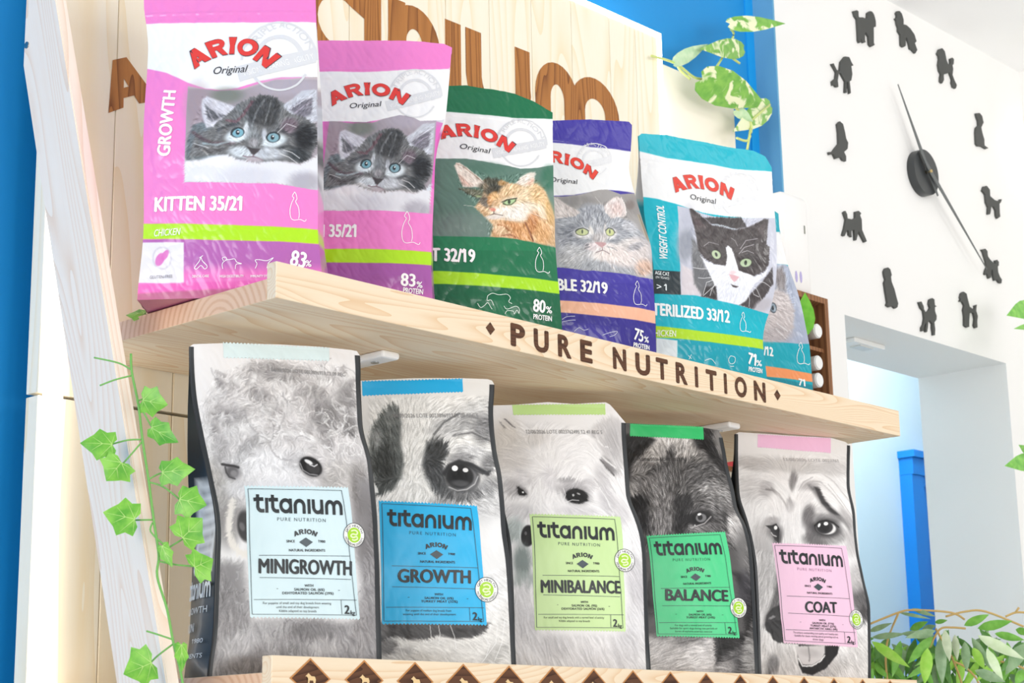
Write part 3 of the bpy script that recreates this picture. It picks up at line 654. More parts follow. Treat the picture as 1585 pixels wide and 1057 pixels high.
# leaning post
pp = thing('leaning_post', 'pale pine plank leaning against the wall at the left end of the shelves', 'post', (1.338, 1.9, 0))
A = Vector((0, 2.163, 2.20)); sl_ = 3.25
prof = [(2.162, 2.195), (2.162, 2.52), (2.085-.004, 2.263), (1.389-.004, .0), (1.389+.1, .0)]
prof = [(2.162, 2.185), (2.162, 2.513), (1.3895, 0.0), (1.4895, 0.0)]
bm = prism(bmesh.new(), [(0, y-1.9, z) for y, z in prof], (.019, 0, 0)); bmesh.ops.bevel(bm, geom=bm.edges[:], offset=.0015, segments=2, affect='EDGES')
o = obj('plank', bm, PINEP, pp)
bm = bmesh.new(); c = Vector((1.3380,2.1537,2.2143))-Vector((1.338, 1.9, 0)); tube(bm, [c+Vector((-.0015, 0, 0)), c+Vector((.002, 0, 0))], .005, 16); obj('screw', bm, flat('steel', 'a9abab', .3, metal=1), pp)
t = boxo('price_label', flat('red_card', 'e0555a', .5), None, 2.9894, 3.0366, 2.161, 2.1645, 1.7842, 1.8017)
tag(t, 'small red card on the backboard showing between two dog food bags', 'card')

# ------------------------------------------------------------------ bags
ORDER=['A1', 'A2', 'A3', 'A4', 'A5', 'A6', 'D1', 'D2', 'D3', 'D4', 'D5']
BAGS={}
ART={}
PRINTS={}
LABELS={}
BAGS['A1']=(dict(O=(1.4676,1.8465,1.8050),rot=-0.8203,H=0.4665,T0=0.085,B=0.012,L=[(-0.1218,0.0000),(-0.1218,0.0093),(-0.1198,0.0333),(-0.1169,0.0696),(-0.1159,0.1062),(-0.1173,0.1554),(-0.1190,0.1884),(-0.1204,0.2478),(-0.1210,0.2886),(-0.1215,0.3335),(-0.1226,0.3694),(-0.1283,0.4095),(-0.1323,0.4256),(-0.1334,0.4611),(-0.1334,0.5111)],R=[(0.1218,0.0000),(0.1218,0.0333),(0.1181,0.0657),(0.1161,0.0860),(0.1157,0.1515),(0.1139,0.2845),(0.1108,0.3461),(0.1081,0.4032),(0.1062,0.4573),(0.1062,0.5073)],top=[(-0.1335,0.4664),(-0.0721,0.4690),(0.0100,0.4703),(0.0676,0.4659),(0.1062,0.4608)]),'largest pink kitten food bag, leftmost on the upper shelf')
ART['A1']="""
P f084cc 1 9.0 -2815 5793 3404 5697 3309 -1174 -2441 -1075
P f3f3f3 1 9.3 -1558 4067 -285 4039 1113 4045 1256 4043 1279 3152 647 3137 373 3065 61 2953 -176 2930 -377 2954 -626 3059 -925 3234 -1224 3340 -1508 3364
P b666b2 1 8.1 -1387 842 -160 776 1345 719 1347 210 -1254 254
P b2e71f 1 8.2 -1394 1053 -1167 1050 -163 985 1149 929 1344 918 1345 719 1169 730 -160 776 -1169 838 -1387 842
P f27cc9 1 104.9 -1374 396 1346 391 1349 -350 -1353 -304
P e9e6ec 1 8.1 -1269 795 -606 758 -600 197 -1253 238
E -896 557 135 -7 3 -160 d2cdd6 .9 .15
E -896 557 111 -5 2 -136 ece8ee .9 .15
E -924 539 51 -27 -38 -85 dd6fc0 .9 .3
E -857 595 35 -22 -39 -67 dd6fc0 .9 .3
P f06abf 1 16.1 -1369 207 1347 230 1348 9 -1365 71
P c2688f 1 24.1 -1365 83 -41 119 1347 210 1349 -350 -1353 -304
P b9adb2 1 3.5 -619 3000 -443 2957 -215 2915 98 2923 332 3013 566 3091 772 3112 1124 3162 1175 2462 1184 1478 1065 1484 805 1523 616 1548 223 1556 -218 1579 -615 1592
E -77 2843 223 -4 6 -121 8d9186 .8 1
E -473 2699 180 -6 15 -333 b49fa5 .6 1
E 777 2987 442 23 5 -140 c6bbc4 .8 1
D 408 2599 -0.12 0.99
D 143 2567 -0.43 0.90
D 675 2520 0.37 0.93
D -302 2153 -0.99 -0.12
D -523 2052 -0.85 -0.53
D 916 2125 0.98 -0.22
D 1018 1974 0.81 -0.59
D 273 2144 -0.02 1.00
D 158 1974 -0.84 -0.55
D 481 1958 0.83 -0.56
D 306 1895 0.01 -1.00
D -244 2607 -0.77 0.64
D 933 2700 0.62 0.79
W 0.0
P 868b8e 1 21.7 -609 1885 -593 2180 -519 2401 -401 2437 -235 2375 -195 1933 -386 1876
F .0 55 16.1 
W 11.2
P 8b8989 1 19.4 -307 2312 -193 2440 -66 2603 78 2703 223 2787 369 2838 532 2823 683 2723 789 2608 1009 2569 1129 2412 1155 2139 1047 1914 918 1845 657 1867 365 1849 71 1898 -225 1965 -431 1940 -551 1944 -525 2130 -455 2285
P e0dbe0 .95 17.3 -410 2782 -353 2829 -207 2768 35 2666 -49 2553 -193 2440 -249 2359 -338 2346 -397 2528 -419 2697
P 6d6b70 .85 23.9 -365 2695 -244 2599 -92 2529 -194 2464 -260 2441 -332 2493
L c9c3c9 .7 15.4 -340 2729 -213 2573 -135 2471
L d0c8cc .6 13.5 -319 2609 -237 2441
P d6d4da .95 17.0 684 2689 813 2797 926 2925 1123 2961 1150 2462 1063 2440 967 2533 791 2558 716 2622
P 837d86 .8 27.1 767 2624 902 2758 1061 2812 1075 2574 967 2508 849 2552
L ddd7dd .7 13.5 789 2633 932 2751 1061 2838
L c0b4c0 .7 11.8 849 2577 963 2685 1063 2743
P 565556 .9 34.3 255 2735 429 2828 593 2789 648 2671 605 2403 503 2360 385 2384 267 2400 203 2549
L a5a5a5 .55 18.0 282 2384 321 2549 431 2769
L 9a9a9a .5 14.7 444 2400 496 2600 520 2753
L 8f9494 .6 26.2 208 2401 144 2550 80 2669
L 8a5a66 .55 26.4 -60 2457 59 2432 145 2517 270 2735
E 781 2375 99 70 53 -96 8b7480 .65 .8
L 6e585f .7 32.2 -514 2287 -377 2187 -257 2121 38 2131
L 6b6668 .7 31.1 -464 2096 -284 1997 -49 2055
L b9c6c8 .7 20.3 -376 2124 -183 2101 -36 2140
L 5c5c60 .7 29.1 -188 2310 -57 2372 90 2402
L 5a5a5e .7 29.1 621 2322 798 2247 913 2284
L 55575a .6 24.9 625 2053 771 2088 916 2047
E 987 2224 138 9 2 -189 33353a .9 .9
E 917 1954 150 -51 -29 -89 42464a .8 .9
E 95 2233 170 44 22 -90 eef1f3 .95 .6
E 196 2320 32 -6 -12 -111 efeef0 .85 .8
E 573 2158 159 41 19 -88 eceff1 .92 .6
E 444 2247 35 0 2 -82 dcdce2 .8 .8
E 294 2207 91 0 3 -172 9b9c9e .75 .9
E 303 2128 66 0 1 -62 b9b2b4 .8 .8
E 158 1989 189 -29 -10 -79 e2e3e6 .95 .8
E 495 1973 219 4 1 -85 d9d8dc .9 .8
F .055 54 22.2 -616 2197 -520 2434 -405 2834 20 2670 368 2855 683 2723 1123 2961 1162 2139 1047 1914 918 1845 365 1841 -225 1965 -609 1885
W 16.1
P e4e5eb 1 24.8 -624 1878 -371 1899 -224 1946 -33 1966 86 1894 365 1841 656 1872 918 1829 1091 1916 1181 1998 1184 1455 631 1550 223 1559 -618 1594
E -164 1871 221 -4 1 -70 f3f1f5 .8 1
E 251 1648 379 2 2 -123 d2d2dc .7 1
E 992 1585 217 9 1 -139 a5a2ae .8 1
W 0.0
K 1.3 cool 15.9 -616 2197 -617 2965 -261 2933 128 2909 566 3087 1140 3117 1163 1983 918 1845 656 1872 365 1841 86 1894 -33 1966 -371 1899 -609 1885
E 86 2273 93 16 14 -74 343b40 1 .2
E 91 2268 74 10 10 -63 7eb2c2 1 .25
E 89 2273 27 -1 1 -36 232a30 1 .35
E 96 2280 14 0 1 -12 ffffff .95 .4
L 2e3438 .9 9.6 -2 2242 34 2306 92 2337 151 2320
E 562 2209 96 11 7 -76 31373c 1 .2
E 562 2205 76 2 1 -64 84aab6 1 .25
E 553 2205 25 1 1 -33 2a3238 1 .35
E 562 2220 12 0 0 -11 ffffff .9 .4
L 2e3438 .9 9.5 470 2207 506 2256 578 2273 645 2242
P 443f43 .97 10.9 203 2079 289 2051 403 2046 363 2001 312 1953 276 1970 242 2027
L 7c626b .75 10.9 299 1957 300 1933 225 1924 166 1940
L 7c626b .75 10.9 300 1933 364 1908 430 1877
E 313 1883 103 -8 -1 -31 cdbfc7 .7 .9
L f0f0f2 .8 6.2 698 2031 815 1996 917 1915
L f0f0f2 .8 6.2 655 1976 772 1932 889 1844
L f0f0f2 .7 6.4 622 2273 736 2406 868 2363
L ececee .7 6.2 -300 2060 -495 2128
P f084cc 1 3.1 -618 1591 -218 1577 223 1555 616 1546 805 1522 1065 1482 1184 1477 1184 1362 -612 1362
"""
PRINTS['A1']="""R stamp_ring:dcdde0 - 30.7 1109 3437 1094 3564 1057 3685 1001 3793 926 3885 837 3958 737 4007 630 4032 522 4032 417 4005 320 3953 236 3877 168 3781 120 3668 94 3543 90 3412
R stamp_inner_ring:dcdde0 - 62.1 917 3425 907 3505 884 3580 848 3648 802 3707 746 3752 684 3784 618 3799 552 3798 487 3781 427 3748 376 3700 334 3639 304 3569 288 3492 285 3410
G stamp_band:dcdde0 - 0.0 21 3301 1091 3633 1099 3398 88 3056
R stamp_lower_ring:dcdde0 - 31.3 228 3239 270 3145 327 3064 395 2999 472 2953 554 2927 638 2922 721 2938 799 2976 868 3033 925 3108 969 3195
T|TRIPLE ACTION|213 3588 1001 3585 108|dcdde0|0.01 0 364|stamp_arc_lettering
T|VISION  HEARING  AGILITY|131 3138 1077 3459 97|f6f6f6|0.01 0 0|stamp_lettering
T|@logo|-550 3268 433 3259 294|3d3a44|0 0 245|logo_shadow
T|@logo|-545 3277 426 3269 279|e23a33|0 0 245|logo_lettering
T|Original|-297 3190 159 3206 127|26242a|0 0.25 0|script_lettering
T|GROWTH|-824 1957 -780 2938 182|fdfdfd|0.035 0.1 0|side_lettering
T|KITTEN 35/21|-1020 1204 165 1175 205|fdfdfd|0.04 0 0|product_lettering
T|CHICKEN|-1019 862 -662 860 98|f4fbe0|0.02 0.15 0|flavour_lettering
T|GLUTEN-FREE|-1057 281 -750 281 44|8f8b94|0 0 0|flavour_lettering
T|83|792 426 995 389 222|fdfdfd|0.03 0 0|protein_lettering
T|%|999 417 1080 410 88|fdfdfd|0.02 0 0|protein_lettering
T|DENTAL CARE|-488 277 -266 276 35|fdfdfd|0.02 0 0|benefit_lettering
T|HIGH DIGESTIBILITY|-123 269 195 268 35|fdfdfd|0.02 0 0|benefit_lettering
T|IMMUNITY SYSTEM|283 263 577 264 35|fdfdfd|0.02 0 0|benefit_lettering
R benefit_icon:fdfdfd - 8.7 -462 402 -392 498 -373 545 -353 497 -290 425 -321 387 -372 435 -430 389 -462 402
R benefit_icon:fdfdfd - 8.7 -392 538 -346 568
R benefit_icon:fdfdfd - 8.6 -81 382 -89 452 -42 499 16 506 74 513 105 469 167 448 97 442 82 379
R benefit_icon:fdfdfd - 8.6 -73 491 -89 531 -42 538 -27 499
R benefit_icon:fdfdfd - 8.6 345 383 368 446 345 493 399 501 499 485 584 524 519 453 499 386
R cat_outline_icon:fdfdfd - 9.0 856 1438 826 1378 846 1351 817 1280 797 1181 808 1083 849 1045 930 1056 991 1031 1011 1060
R cat_outline_icon:fdfdfd - 9.0 856 1438 877 1400 887 1341 871 1301 908 1224 919 1126 910 1067"""
BAGS['A2']=(dict(O=(1.7260,1.8752,1.8050),rot=-0.7679,H=0.4594,T0=0.075,B=0.012,L=[(-0.1056,0.0000),(-0.1056,0.0571),(-0.1072,0.0972),(-0.1092,0.1822),(-0.1126,0.3250),(-0.1122,0.3983),(-0.1110,0.4638),(-0.1110,0.5138)],R=[(0.1056,0.0000),(0.1056,0.0564),(0.1040,0.1007),(0.1055,0.1372),(0.1078,0.1821),(0.1097,0.2192),(0.1114,0.2623),(0.1137,0.2891),(0.1200,0.3174),(0.1274,0.3304),(0.1307,0.3627),(0.1354,0.4106),(0.1364,0.4239),(0.1388,0.4522),(0.1388,0.5022)],top=[(-0.1110,0.4586),(-0.0646,0.4619),(0.0061,0.4623),(0.0588,0.4626),(0.0953,0.4607),(0.1278,0.4574),(0.1388,0.4522)]),'pink kitten food bag second from the left, sharp crease across the kitten face')
ART['A2']="""
P f084cc 1 8.9 -1980 6163 4199 6220 3926 -644 -1834 -610
P f3f3f3 1 8.9 -1345 4107 -629 4106 62 4094 1363 4173 1518 4174 1504 3351 1301 3235 1061 3288 862 3313 583 3312 265 3251 -52 3226 -329 3251 -647 3268 -1325 3296
P a65aa8 1 8.1 -1285 1069 -492 1022 1040 1003 1469 986 1459 163 -1274 174
P b2e71f 1 8.1 -1287 1270 -501 1223 265 1218 1042 1201 1471 1189 1469 998 1040 1003 264 1009 -492 1022 -1285 1069
P d873bd .7 159.9 -1280 672 1464 563 1459 163 -1274 174
P b9adb2 1 3.6 -439 3266 -288 3227 -91 3190 189 3205 412 3302 632 3383 820 3402 1147 3447 1106 2736 1004 1706 896 1709 665 1751 498 1775 146 1781 -244 1797 -595 1805
E 23 3117 199 1 1 -127 8d9186 .8 1
E -346 2958 158 -2 4 -348 b49fa5 .6 1
E 808 3276 404 25 -1 -144 c6bbc4 .8 1
D 428 2871 -0.08 1.00
D 186 2834 -0.41 0.91
D 660 2792 0.39 0.92
D -259 2392 -0.99 -0.16
D -465 2280 -0.84 -0.54
D 831 2377 0.98 -0.20
D 907 2217 0.81 -0.59
D 255 2391 -0.00 1.00
D 133 2210 -0.83 -0.55
D 421 2197 0.85 -0.53
D 256 2129 0.01 -1.00
D -155 2868 -0.76 0.64
D 915 2980 0.64 0.77
W 0.0
P 868b8e 1 22.3 -559 2105 -513 2413 -423 2647 -314 2688 -173 2626 -185 2162 -361 2100
F .0 57 16.9 
W 11.8
P 8b8989 1 20.2 -245 2558 -128 2695 5 2868 145 2973 285 3063 422 3120 568 3106 691 3004 773 2885 969 2846 1058 2680 1050 2392 928 2154 803 2082 569 2104 304 2082 47 2130 -209 2194 -396 2164 -500 2167 -458 2362 -379 2527
P e0dbe0 .95 18.0 -280 3046 -224 3096 -101 3034 102 2934 13 2816 -128 2695 -188 2609 -268 2592 -300 2782 -299 2956
P 6d6b70 .85 24.5 -251 2955 -155 2859 -28 2790 -126 2721 -188 2695 -246 2747
L c9c3c9 .7 16.1 -224 2992 -130 2833 -73 2729
L d0c8cc .6 13.9 -220 2868 -169 2695
P d6d4da .95 17.4 688 2967 818 3081 937 3212 1120 3245 1083 2734 1001 2710 924 2808 768 2832 707 2898
P 837d86 .8 27.7 755 2901 894 3040 1046 3095 1029 2851 922 2782 820 2827
L ddd7dd .7 13.8 775 2911 920 3033 1047 3122
L c0b4c0 .7 12.1 823 2853 939 2965 1039 3025
P 565556 .9 35.8 308 3010 474 3110 618 3072 653 2948 581 2669 485 2623 382 2646 278 2661 238 2817
L a5a5a5 .55 18.7 290 2644 344 2817 470 3049
L 9a9a9a .5 15.4 437 2664 507 2873 548 3033
L 8f9494 .6 27.3 224 2661 185 2816 142 2938
L 8a5a66 .55 27.4 -8 2716 95 2690 182 2780 320 3010
E 738 2640 93 65 53 -101 8b7480 .65 .8
L 6e585f .7 33.6 -432 2528 -321 2426 -221 2358 42 2373
L 6b6668 .7 32.8 -408 2328 -259 2227 -44 2291
L b9c6c8 .7 21.4 -326 2360 -157 2338 -23 2383
L 5c5c60 .7 30.3 -139 2558 -15 2625 120 2660
L 5a5a5e .7 30.5 587 2582 739 2505 847 2545
L 55575a .6 26.2 560 2299 695 2337 822 2293
E 908 2482 127 10 -2 -200 33353a .9 .9
E 814 2195 137 -44 -32 -94 42464a .8 .9
E 105 2483 153 43 22 -95 eef1f3 .95 .6
E 205 2576 28 -5 -15 -119 efeef0 .85 .8
E 526 2410 144 39 18 -95 eceff1 .92 .6
E 420 2502 32 0 0 -87 dcdce2 .8 .8
E 281 2457 81 2 0 -183 9b9c9e .75 .9
E 279 2374 59 1 0 -65 b9b2b4 .8 .8
E 134 2226 169 -24 -11 -83 e2e3e6 .95 .8
E 434 2214 197 6 0 -90 d9d8dc .9 .8
F .055 56 23.3 -531 2430 -420 2681 -270 3100 90 2937 424 3138 691 3004 1120 3245 1057 2392 928 2154 803 2082 304 2074 -209 2194 -559 2105
W 16.9
P e4e5eb 1 25.4 -572 2097 -346 2124 -211 2175 -39 2198 60 2126 304 2074 569 2109 801 2067 967 2157 1058 2245 1002 1682 511 1777 146 1784 -598 1806
E -165 2098 195 0 0 -71 f3f1f5 .8 1
E 181 1876 340 5 0 -128 d2d2dc .7 1
E 842 1815 197 13 -1 -144 a5a2ae .8 1
W 0.0
K 1.3 cool 16.7 -557 2459 -531 3259 -171 3235 228 3218 689 3408 1293 3441 1276 2263 1016 2127 743 2146 440 2107 154 2155 33 2227 -313 2152 -554 2133
E 102 2524 83 17 12 -77 343b40 1 .2
E 105 2519 66 11 9 -66 7eb2c2 1 .25
E 103 2524 25 0 1 -36 232a30 1 .35
E 111 2533 12 0 0 -14 ffffff .95 .4
L 2e3438 .9 10.0 20 2491 58 2558 114 2592 165 2575
E 521 2463 87 11 7 -80 31373c 1 .2
E 520 2459 68 3 0 -68 84aab6 1 .25
E 512 2459 23 1 0 -35 2a3238 1 .35
E 521 2474 11 1 0 -11 ffffff .9 .4
L 2e3438 .9 10.0 438 2460 476 2511 543 2530 599 2499
P 443f43 .97 11.5 185 2321 258 2292 361 2289 320 2241 268 2190 238 2207 214 2267
L 7c626b .75 11.3 258 2195 255 2169 187 2159 136 2175
L 7c626b .75 11.2 255 2169 311 2143 366 2111
E 262 2116 92 -5 -2 -31 cdbfc7 .7 .9
L f0f0f2 .8 6.5 624 2277 727 2239 809 2155
L f0f0f2 .8 6.5 580 2216 681 2172 776 2081
L f0f0f2 .7 6.7 582 2532 700 2674 816 2628
L ececee .7 6.5 -266 2293 -432 2361
P f084cc 1 3.1 -764 1802 -515 1791 -162 1795 139 1801 590 1790 1089 1778 1135 1778 1133 1594 -762 1575
P f3f3f3 1 3.6 -728 3519 -723 3251 -600 3243 -232 3232 105 3217 289 3259 596 3351 750 3338 904 3259 1213 3294 1370 3370 1373 3549
"""
PRINTS['A2']="""R stamp_ring:dcdde0 - 22.5 1228 3705 1220 3798 1196 3886 1155 3965 1101 4032 1034 4085 959 4121 878 4138 795 4136 714 4115 638 4076 571 4019 516 3948 474 3865 449 3773 440 3677
R stamp_inner_ring:dcdde0 - 45.4 1077 3697 1072 3755 1057 3810 1033 3860 999 3902 957 3935 911 3957 861 3968 809 3967 759 3953 712 3928 671 3893 636 3848 611 3796 595 3739 589 3680
G stamp_band:dcdde0 - 0.0 380 3587 1221 3851 1219 3681 420 3408
R stamp_lower_ring:dcdde0 - 23.1 537 3552 566 3484 606 3424 656 3376 713 3341 776 3323 841 3320 906 3334 968 3363 1024 3407 1072 3463 1109 3528
T|TRIPLE ACTION|541 3805 1148 3811 80|dcdde0|0.01 0 267|stamp_arc_lettering
T|VISION  HEARING  AGILITY|460 3470 1204 3727 75|f6f6f6|0.01 0 0|stamp_lettering
T|@logo|-408 3490 648 3516 224|3d3a44|0 0 188|logo_shadow
T|@logo|-404 3497 644 3526 212|e23a33|0 0 188|logo_lettering
T|Original|-149 3457 312 3496 94|26242a|0 0.25 0|script_lettering
T|KITTEN 35/21|-1126 1416 -37 1395 194|fdfdfd|0.04 0 0|product_lettering
T|83|596 681 812 672 189|fdfdfd|0.03 0 0|protein_lettering
T|%|824 657 913 653 95|fdfdfd|0.02 0 0|protein_lettering
T|PROTEIN|630 579 920 558 79|fdfdfd|0.03 0 0|protein_lettering
R cat_outline_icon:fdfdfd - 9.0 697 1797 659 1723 684 1690 645 1603 619 1482 632 1363 682 1317 783 1332 859 1302 884 1337
R cat_outline_icon:fdfdfd - 9.0 697 1797 722 1750 734 1678 714 1629 759 1536 771 1417 758 1344"""
BAGS['A3']=(dict(O=(1.9557,1.8253,1.8050),rot=-0.5411,H=0.4257,T0=0.075,B=0.012,L=[(-0.1088,0.0000),(-0.1088,0.0315),(-0.1091,0.1063),(-0.1098,0.1693),(-0.1029,0.3044),(-0.0972,0.3755),(-0.0951,0.4274),(-0.0951,0.4774)],R=[(0.1088,0.0000),(0.1088,0.0423),(0.1059,0.0974),(0.1035,0.1228),(0.1006,0.1829),(0.1031,0.2596),(0.1090,0.3224),(0.1134,0.3917),(0.1138,0.4031),(0.1138,0.4531)],top=[(-0.0951,0.4270),(-0.0547,0.4333),(-0.0275,0.4358),(0.0164,0.4330),(0.0518,0.4294),(0.0828,0.4186),(0.1138,0.4031)]),'dark green cat food bag with a tortoiseshell cat looking sideways')
ART['A3']="""
P 17714a 1 9.0 -2213 5652 4643 6380 4107 -1019 -2267 -1234
P f3f3f3 1 9.1 -1192 3837 -680 3883 -76 3875 497 3871 1134 3921 1360 3941 1290 3095 821 3000 407 2938 61 2974 -360 3048 -737 3038 -1234 3026
P 0f6340 1 8.3 -1290 993 80 973 1253 950 1220 -286 -1298 -392
P a9e01e 1 8.4 -1289 1202 -806 1188 83 1163 1063 1145 1259 1147 1253 950 1058 952 80 973 -808 987 -1290 993
E 58 557 255 14 3 -244 1c7a50 .6 1
P 5f8072 1 3.5 -1007 3040 -666 3038 -390 3061 -98 3030 214 2995 498 2953 785 3007 1110 3107 1232 3109 1128 1690 982 1687 795 1702 613 1728 372 1752 57 1760 -328 1747 -805 1735 -1065 1742
E -401 1895 586 37 -4 -248 73877f .8 1
E -111 2905 318 27 -10 -107 4f7565 .8 1
E 990 2855 152 18 -21 -210 2f6f54 .8 .9
D -361 2712 0.55 -0.84
D 32 2571 -0.12 0.99
D 331 2563 0.50 0.87
D 650 2497 0.69 0.72
D 1 2045 -0.29 -0.96
D 311 1911 0.09 -1.00
D 618 1940 0.38 -0.92
D 853 2291 0.42 -0.91
D 515 2200 0.91 -0.42
D -189 2289 -0.82 -0.57
W 0.0
F .0 56 16.6 
W 11.6
P d8b58c 1 22.8 -300 2217 -201 2354 -144 2507 -163 2675 -19 2720 167 2693 356 2668 521 2702 754 2715 896 2599 947 2405 1026 2185 1041 1693 613 1728 308 1752 -66 1759 -2 1919 -137 2067
P e9ddcf 1 14.2 -564 2910 -529 2965 -474 2977 -360 2886 -204 2740 -103 2645 -188 2555 -311 2555 -463 2554 -506 2705
P c89b86 .6 35.2 -508 2773 -422 2709 -308 2597 -371 2568 -474 2621
L f2e6d6 .8 14.2 -497 2896 -422 2709 -324 2579
L 8a6a56 .7 10.7 -530 2947 -420 2909 -235 2738 -149 2650
P 6f6a55 .8 23.6 -526 2526 -373 2542 -191 2504 -135 2425 -262 2366 -381 2425
L 2f3a30 .7 8.4 -526 2526 -380 2433 -276 2382
P eee2d6 .95 20.7 388 2671 481 2801 605 2886 752 2932 732 2833 684 2688 546 2620
P ecb5a0 .7 27.7 550 2672 679 2808 720 2796 664 2651
E 38 2657 171 -12 -17 -86 42443a .9 .8
E 5 2536 138 63 24 -85 3c3d36 .85 .8
E -126 2318 98 -54 -42 -74 5c5852 .85 .8
E -141 2558 86 -28 -26 -65 5a5445 .7 .8
E 165 2667 64 6 -4 -51 c79a62 .8 .8
E 22 2436 70 6 -5 -66 e2b780 .9 .8
E -46 2348 45 -5 -22 -98 e0a872 .8 .8
E 283 2559 145 41 7 -82 e7c79c .9 .9
E 567 2487 199 136 72 -136 ecd4b0 .9 .9
E 267 2349 159 57 16 -82 eeddc0 .9 .7
E 763 2445 136 54 52 -249 e3bd8a .8 .9
E 210 2172 253 -4 -15 -97 f4ecdf .95 .8
E 433 2192 242 90 31 -137 f5eee4 .9 .8
E 713 2223 171 -75 -82 -136 f0e2cc .8 .9
P c98a55 .8 47.3 62 1986 219 2029 425 2015 538 2010 613 1736 308 1752 42 1759 -34 1839
E 122 1865 146 -42 -40 -105 e7cfae .7 .9
E 638 2037 114 -6 -40 -190 b97542 .8 .9
E 486 1864 91 -23 -52 -137 d8a36f .8 .9
E 800 1914 137 18 -5 -220 d9a671 .9 .9
E 937 2270 70 23 25 -189 c9a05f .6 .9
L 7a4a34 .8 19.1 506 2023 568 1903 630 1753
L 8a5038 .6 18.7 120 1787 246 1812 372 1768
L a5693f .7 15.7 61 1954 185 1932 278 1846
F .10 64 21.3 -552 2964 -345 2887 45 2742 607 2904 899 2634 1033 1692 -97 1757 -137 2067 -525 2535
W 0.0
P 4d5a3c .95 10.0 152 2327 206 2376 287 2408 387 2421 372 2366 296 2302 216 2287 161 2298
P b7d3a0 1 8.3 171 2329 221 2366 294 2392 367 2406 348 2364 289 2317 217 2303
E 261 2353 24 0 -5 -37 3f4a3a 1 .35
L 3a3a30 .9 10.0 140 2338 222 2386 392 2425
P a8ba8a .8 10.0 -282 2415 -228 2421 -167 2402 -199 2387 -253 2387
P e0917f .95 13.0 -77 2215 9 2230 39 2208 22 2174 -25 2171
L 4a3a36 .8 9.7 3 2173 5 2133 -59 2104
L 4a3a36 .7 9.7 5 2133 82 2122 144 2116
E 2 2076 125 9 -1 -39 e6e8ea .7 .9
L fbf6ee .7 4.8 95 2051 315 2037 542 2090
L fbf6ee .7 4.9 225 2157 548 2220 877 2131
L fbf6ee .6 4.9 -148 2194 -346 2230 -466 2240
P 1c7a50 1 3.1 -1065 1739 -805 1731 -328 1744 57 1757 372 1749 613 1725 795 1698 982 1684 1128 1686 1126 1620 -1067 1481
"""
PRINTS['A3']="""R stamp_ring:d8d9dc - 23.5 998 3441 997 3537 975 3625 935 3703 878 3766 808 3814 727 3844 639 3855 549 3845 459 3817 374 3769 298 3705 232 3627 180 3538 144 3442 125 3342
R stamp_inner_ring:d8d9dc - 47.3 827 3418 827 3478 814 3533 791 3582 756 3623 713 3653 663 3672 609 3678 553 3672 497 3654 443 3624 396 3584 354 3535 321 3479 299 3419 287 3357
G stamp_band:d8d9dc - 0.0 58 3277 999 3561 983 3381 78 3098
R stamp_lower_ring:d8d9dc - 23.9 217 3221 241 3153 278 3095 327 3049 386 3018 453 3004 525 3006 598 3026 671 3062 738 3112 798 3174 847 3245
T|TRIPLE ACTION|249 3486 919 3546 79|d8d9dc|0.01 0 277|stamp_arc_lettering
T|VISION  HEARING  AGILITY|129 3166 969 3427 75|f6f6f6|0.01 0 0|stamp_lettering
T|@logo|-735 3379 338 3213 230|3d3a44|0 0 155|logo_shadow
T|@logo|-730 3387 332 3219 218|e23a33|0 0 155|logo_lettering
T|Original|-461 3236 14 3185 98|26242a|0 0.25 0|script_lettering
T|ADULT 32/19|-1536 1346 -306 1339 209|fdfdfd|0.04 0 0|product_lettering
T|80|599 640 804 624 199|fdfdfd|0.03 0 0|protein_lettering
T|%|818 625 918 626 109|fdfdfd|0.02 0 0|protein_lettering
T|PROTEIN|604 516 911 500 83|fdfdfd|0.03 0 0|protein_lettering
R benefit_icon:dff0e4 - 10.1 -121 827 -130 752 -71 763 -28 684
R benefit_icon:dff0e4 - 10.1 -121 827 -44 873 57 854 185 870 235 814 208 754 260 724
R benefit_icon:dff0e4 - 9.8 -280 704 -237 641 -179 668 -121 720 -70 649 -53 625
R benefit_icon:dff0e4 - 9.8 133 684 184 638 312 686 372 657 373 583 338 630 296 570 278 610 184 613 151 562
R cat_outline_icon:fdfdfd - 9.5 729 1655 692 1592 715 1567 679 1491 653 1390 662 1293 707 1258 800 1276 869 1257 894 1287
R cat_outline_icon:fdfdfd - 9.5 729 1655 751 1618 761 1560 742 1518 781 1444 790 1346 777 1286"""
BAGS['A4']=(dict(O=(2.2107,1.8285,1.8050),rot=-0.3665,H=0.4467,T0=0.075,B=0.012,L=[(-0.1049,0.0000),(-0.1049,0.0359),(-0.1020,0.1538),(-0.0968,0.2472),(-0.0816,0.3448),(-0.0723,0.4345),(-0.0723,0.4845)],R=[(0.1049,0.0000),(0.1049,0.0517),(0.1057,0.1142),(0.1037,0.1750),(0.1036,0.2288),(0.0931,0.2707),(0.0861,0.3234),(0.0817,0.3677),(0.0914,0.4089),(0.0934,0.4285),(0.0952,0.4515),(0.0952,0.5015)],top=[(-0.0723,0.4337),(-0.0566,0.4368),(0.0140,0.4491),(0.0743,0.4545),(0.0892,0.4558),(0.0951,0.4506)]),'purple cat food bag with a long haired grey cat')
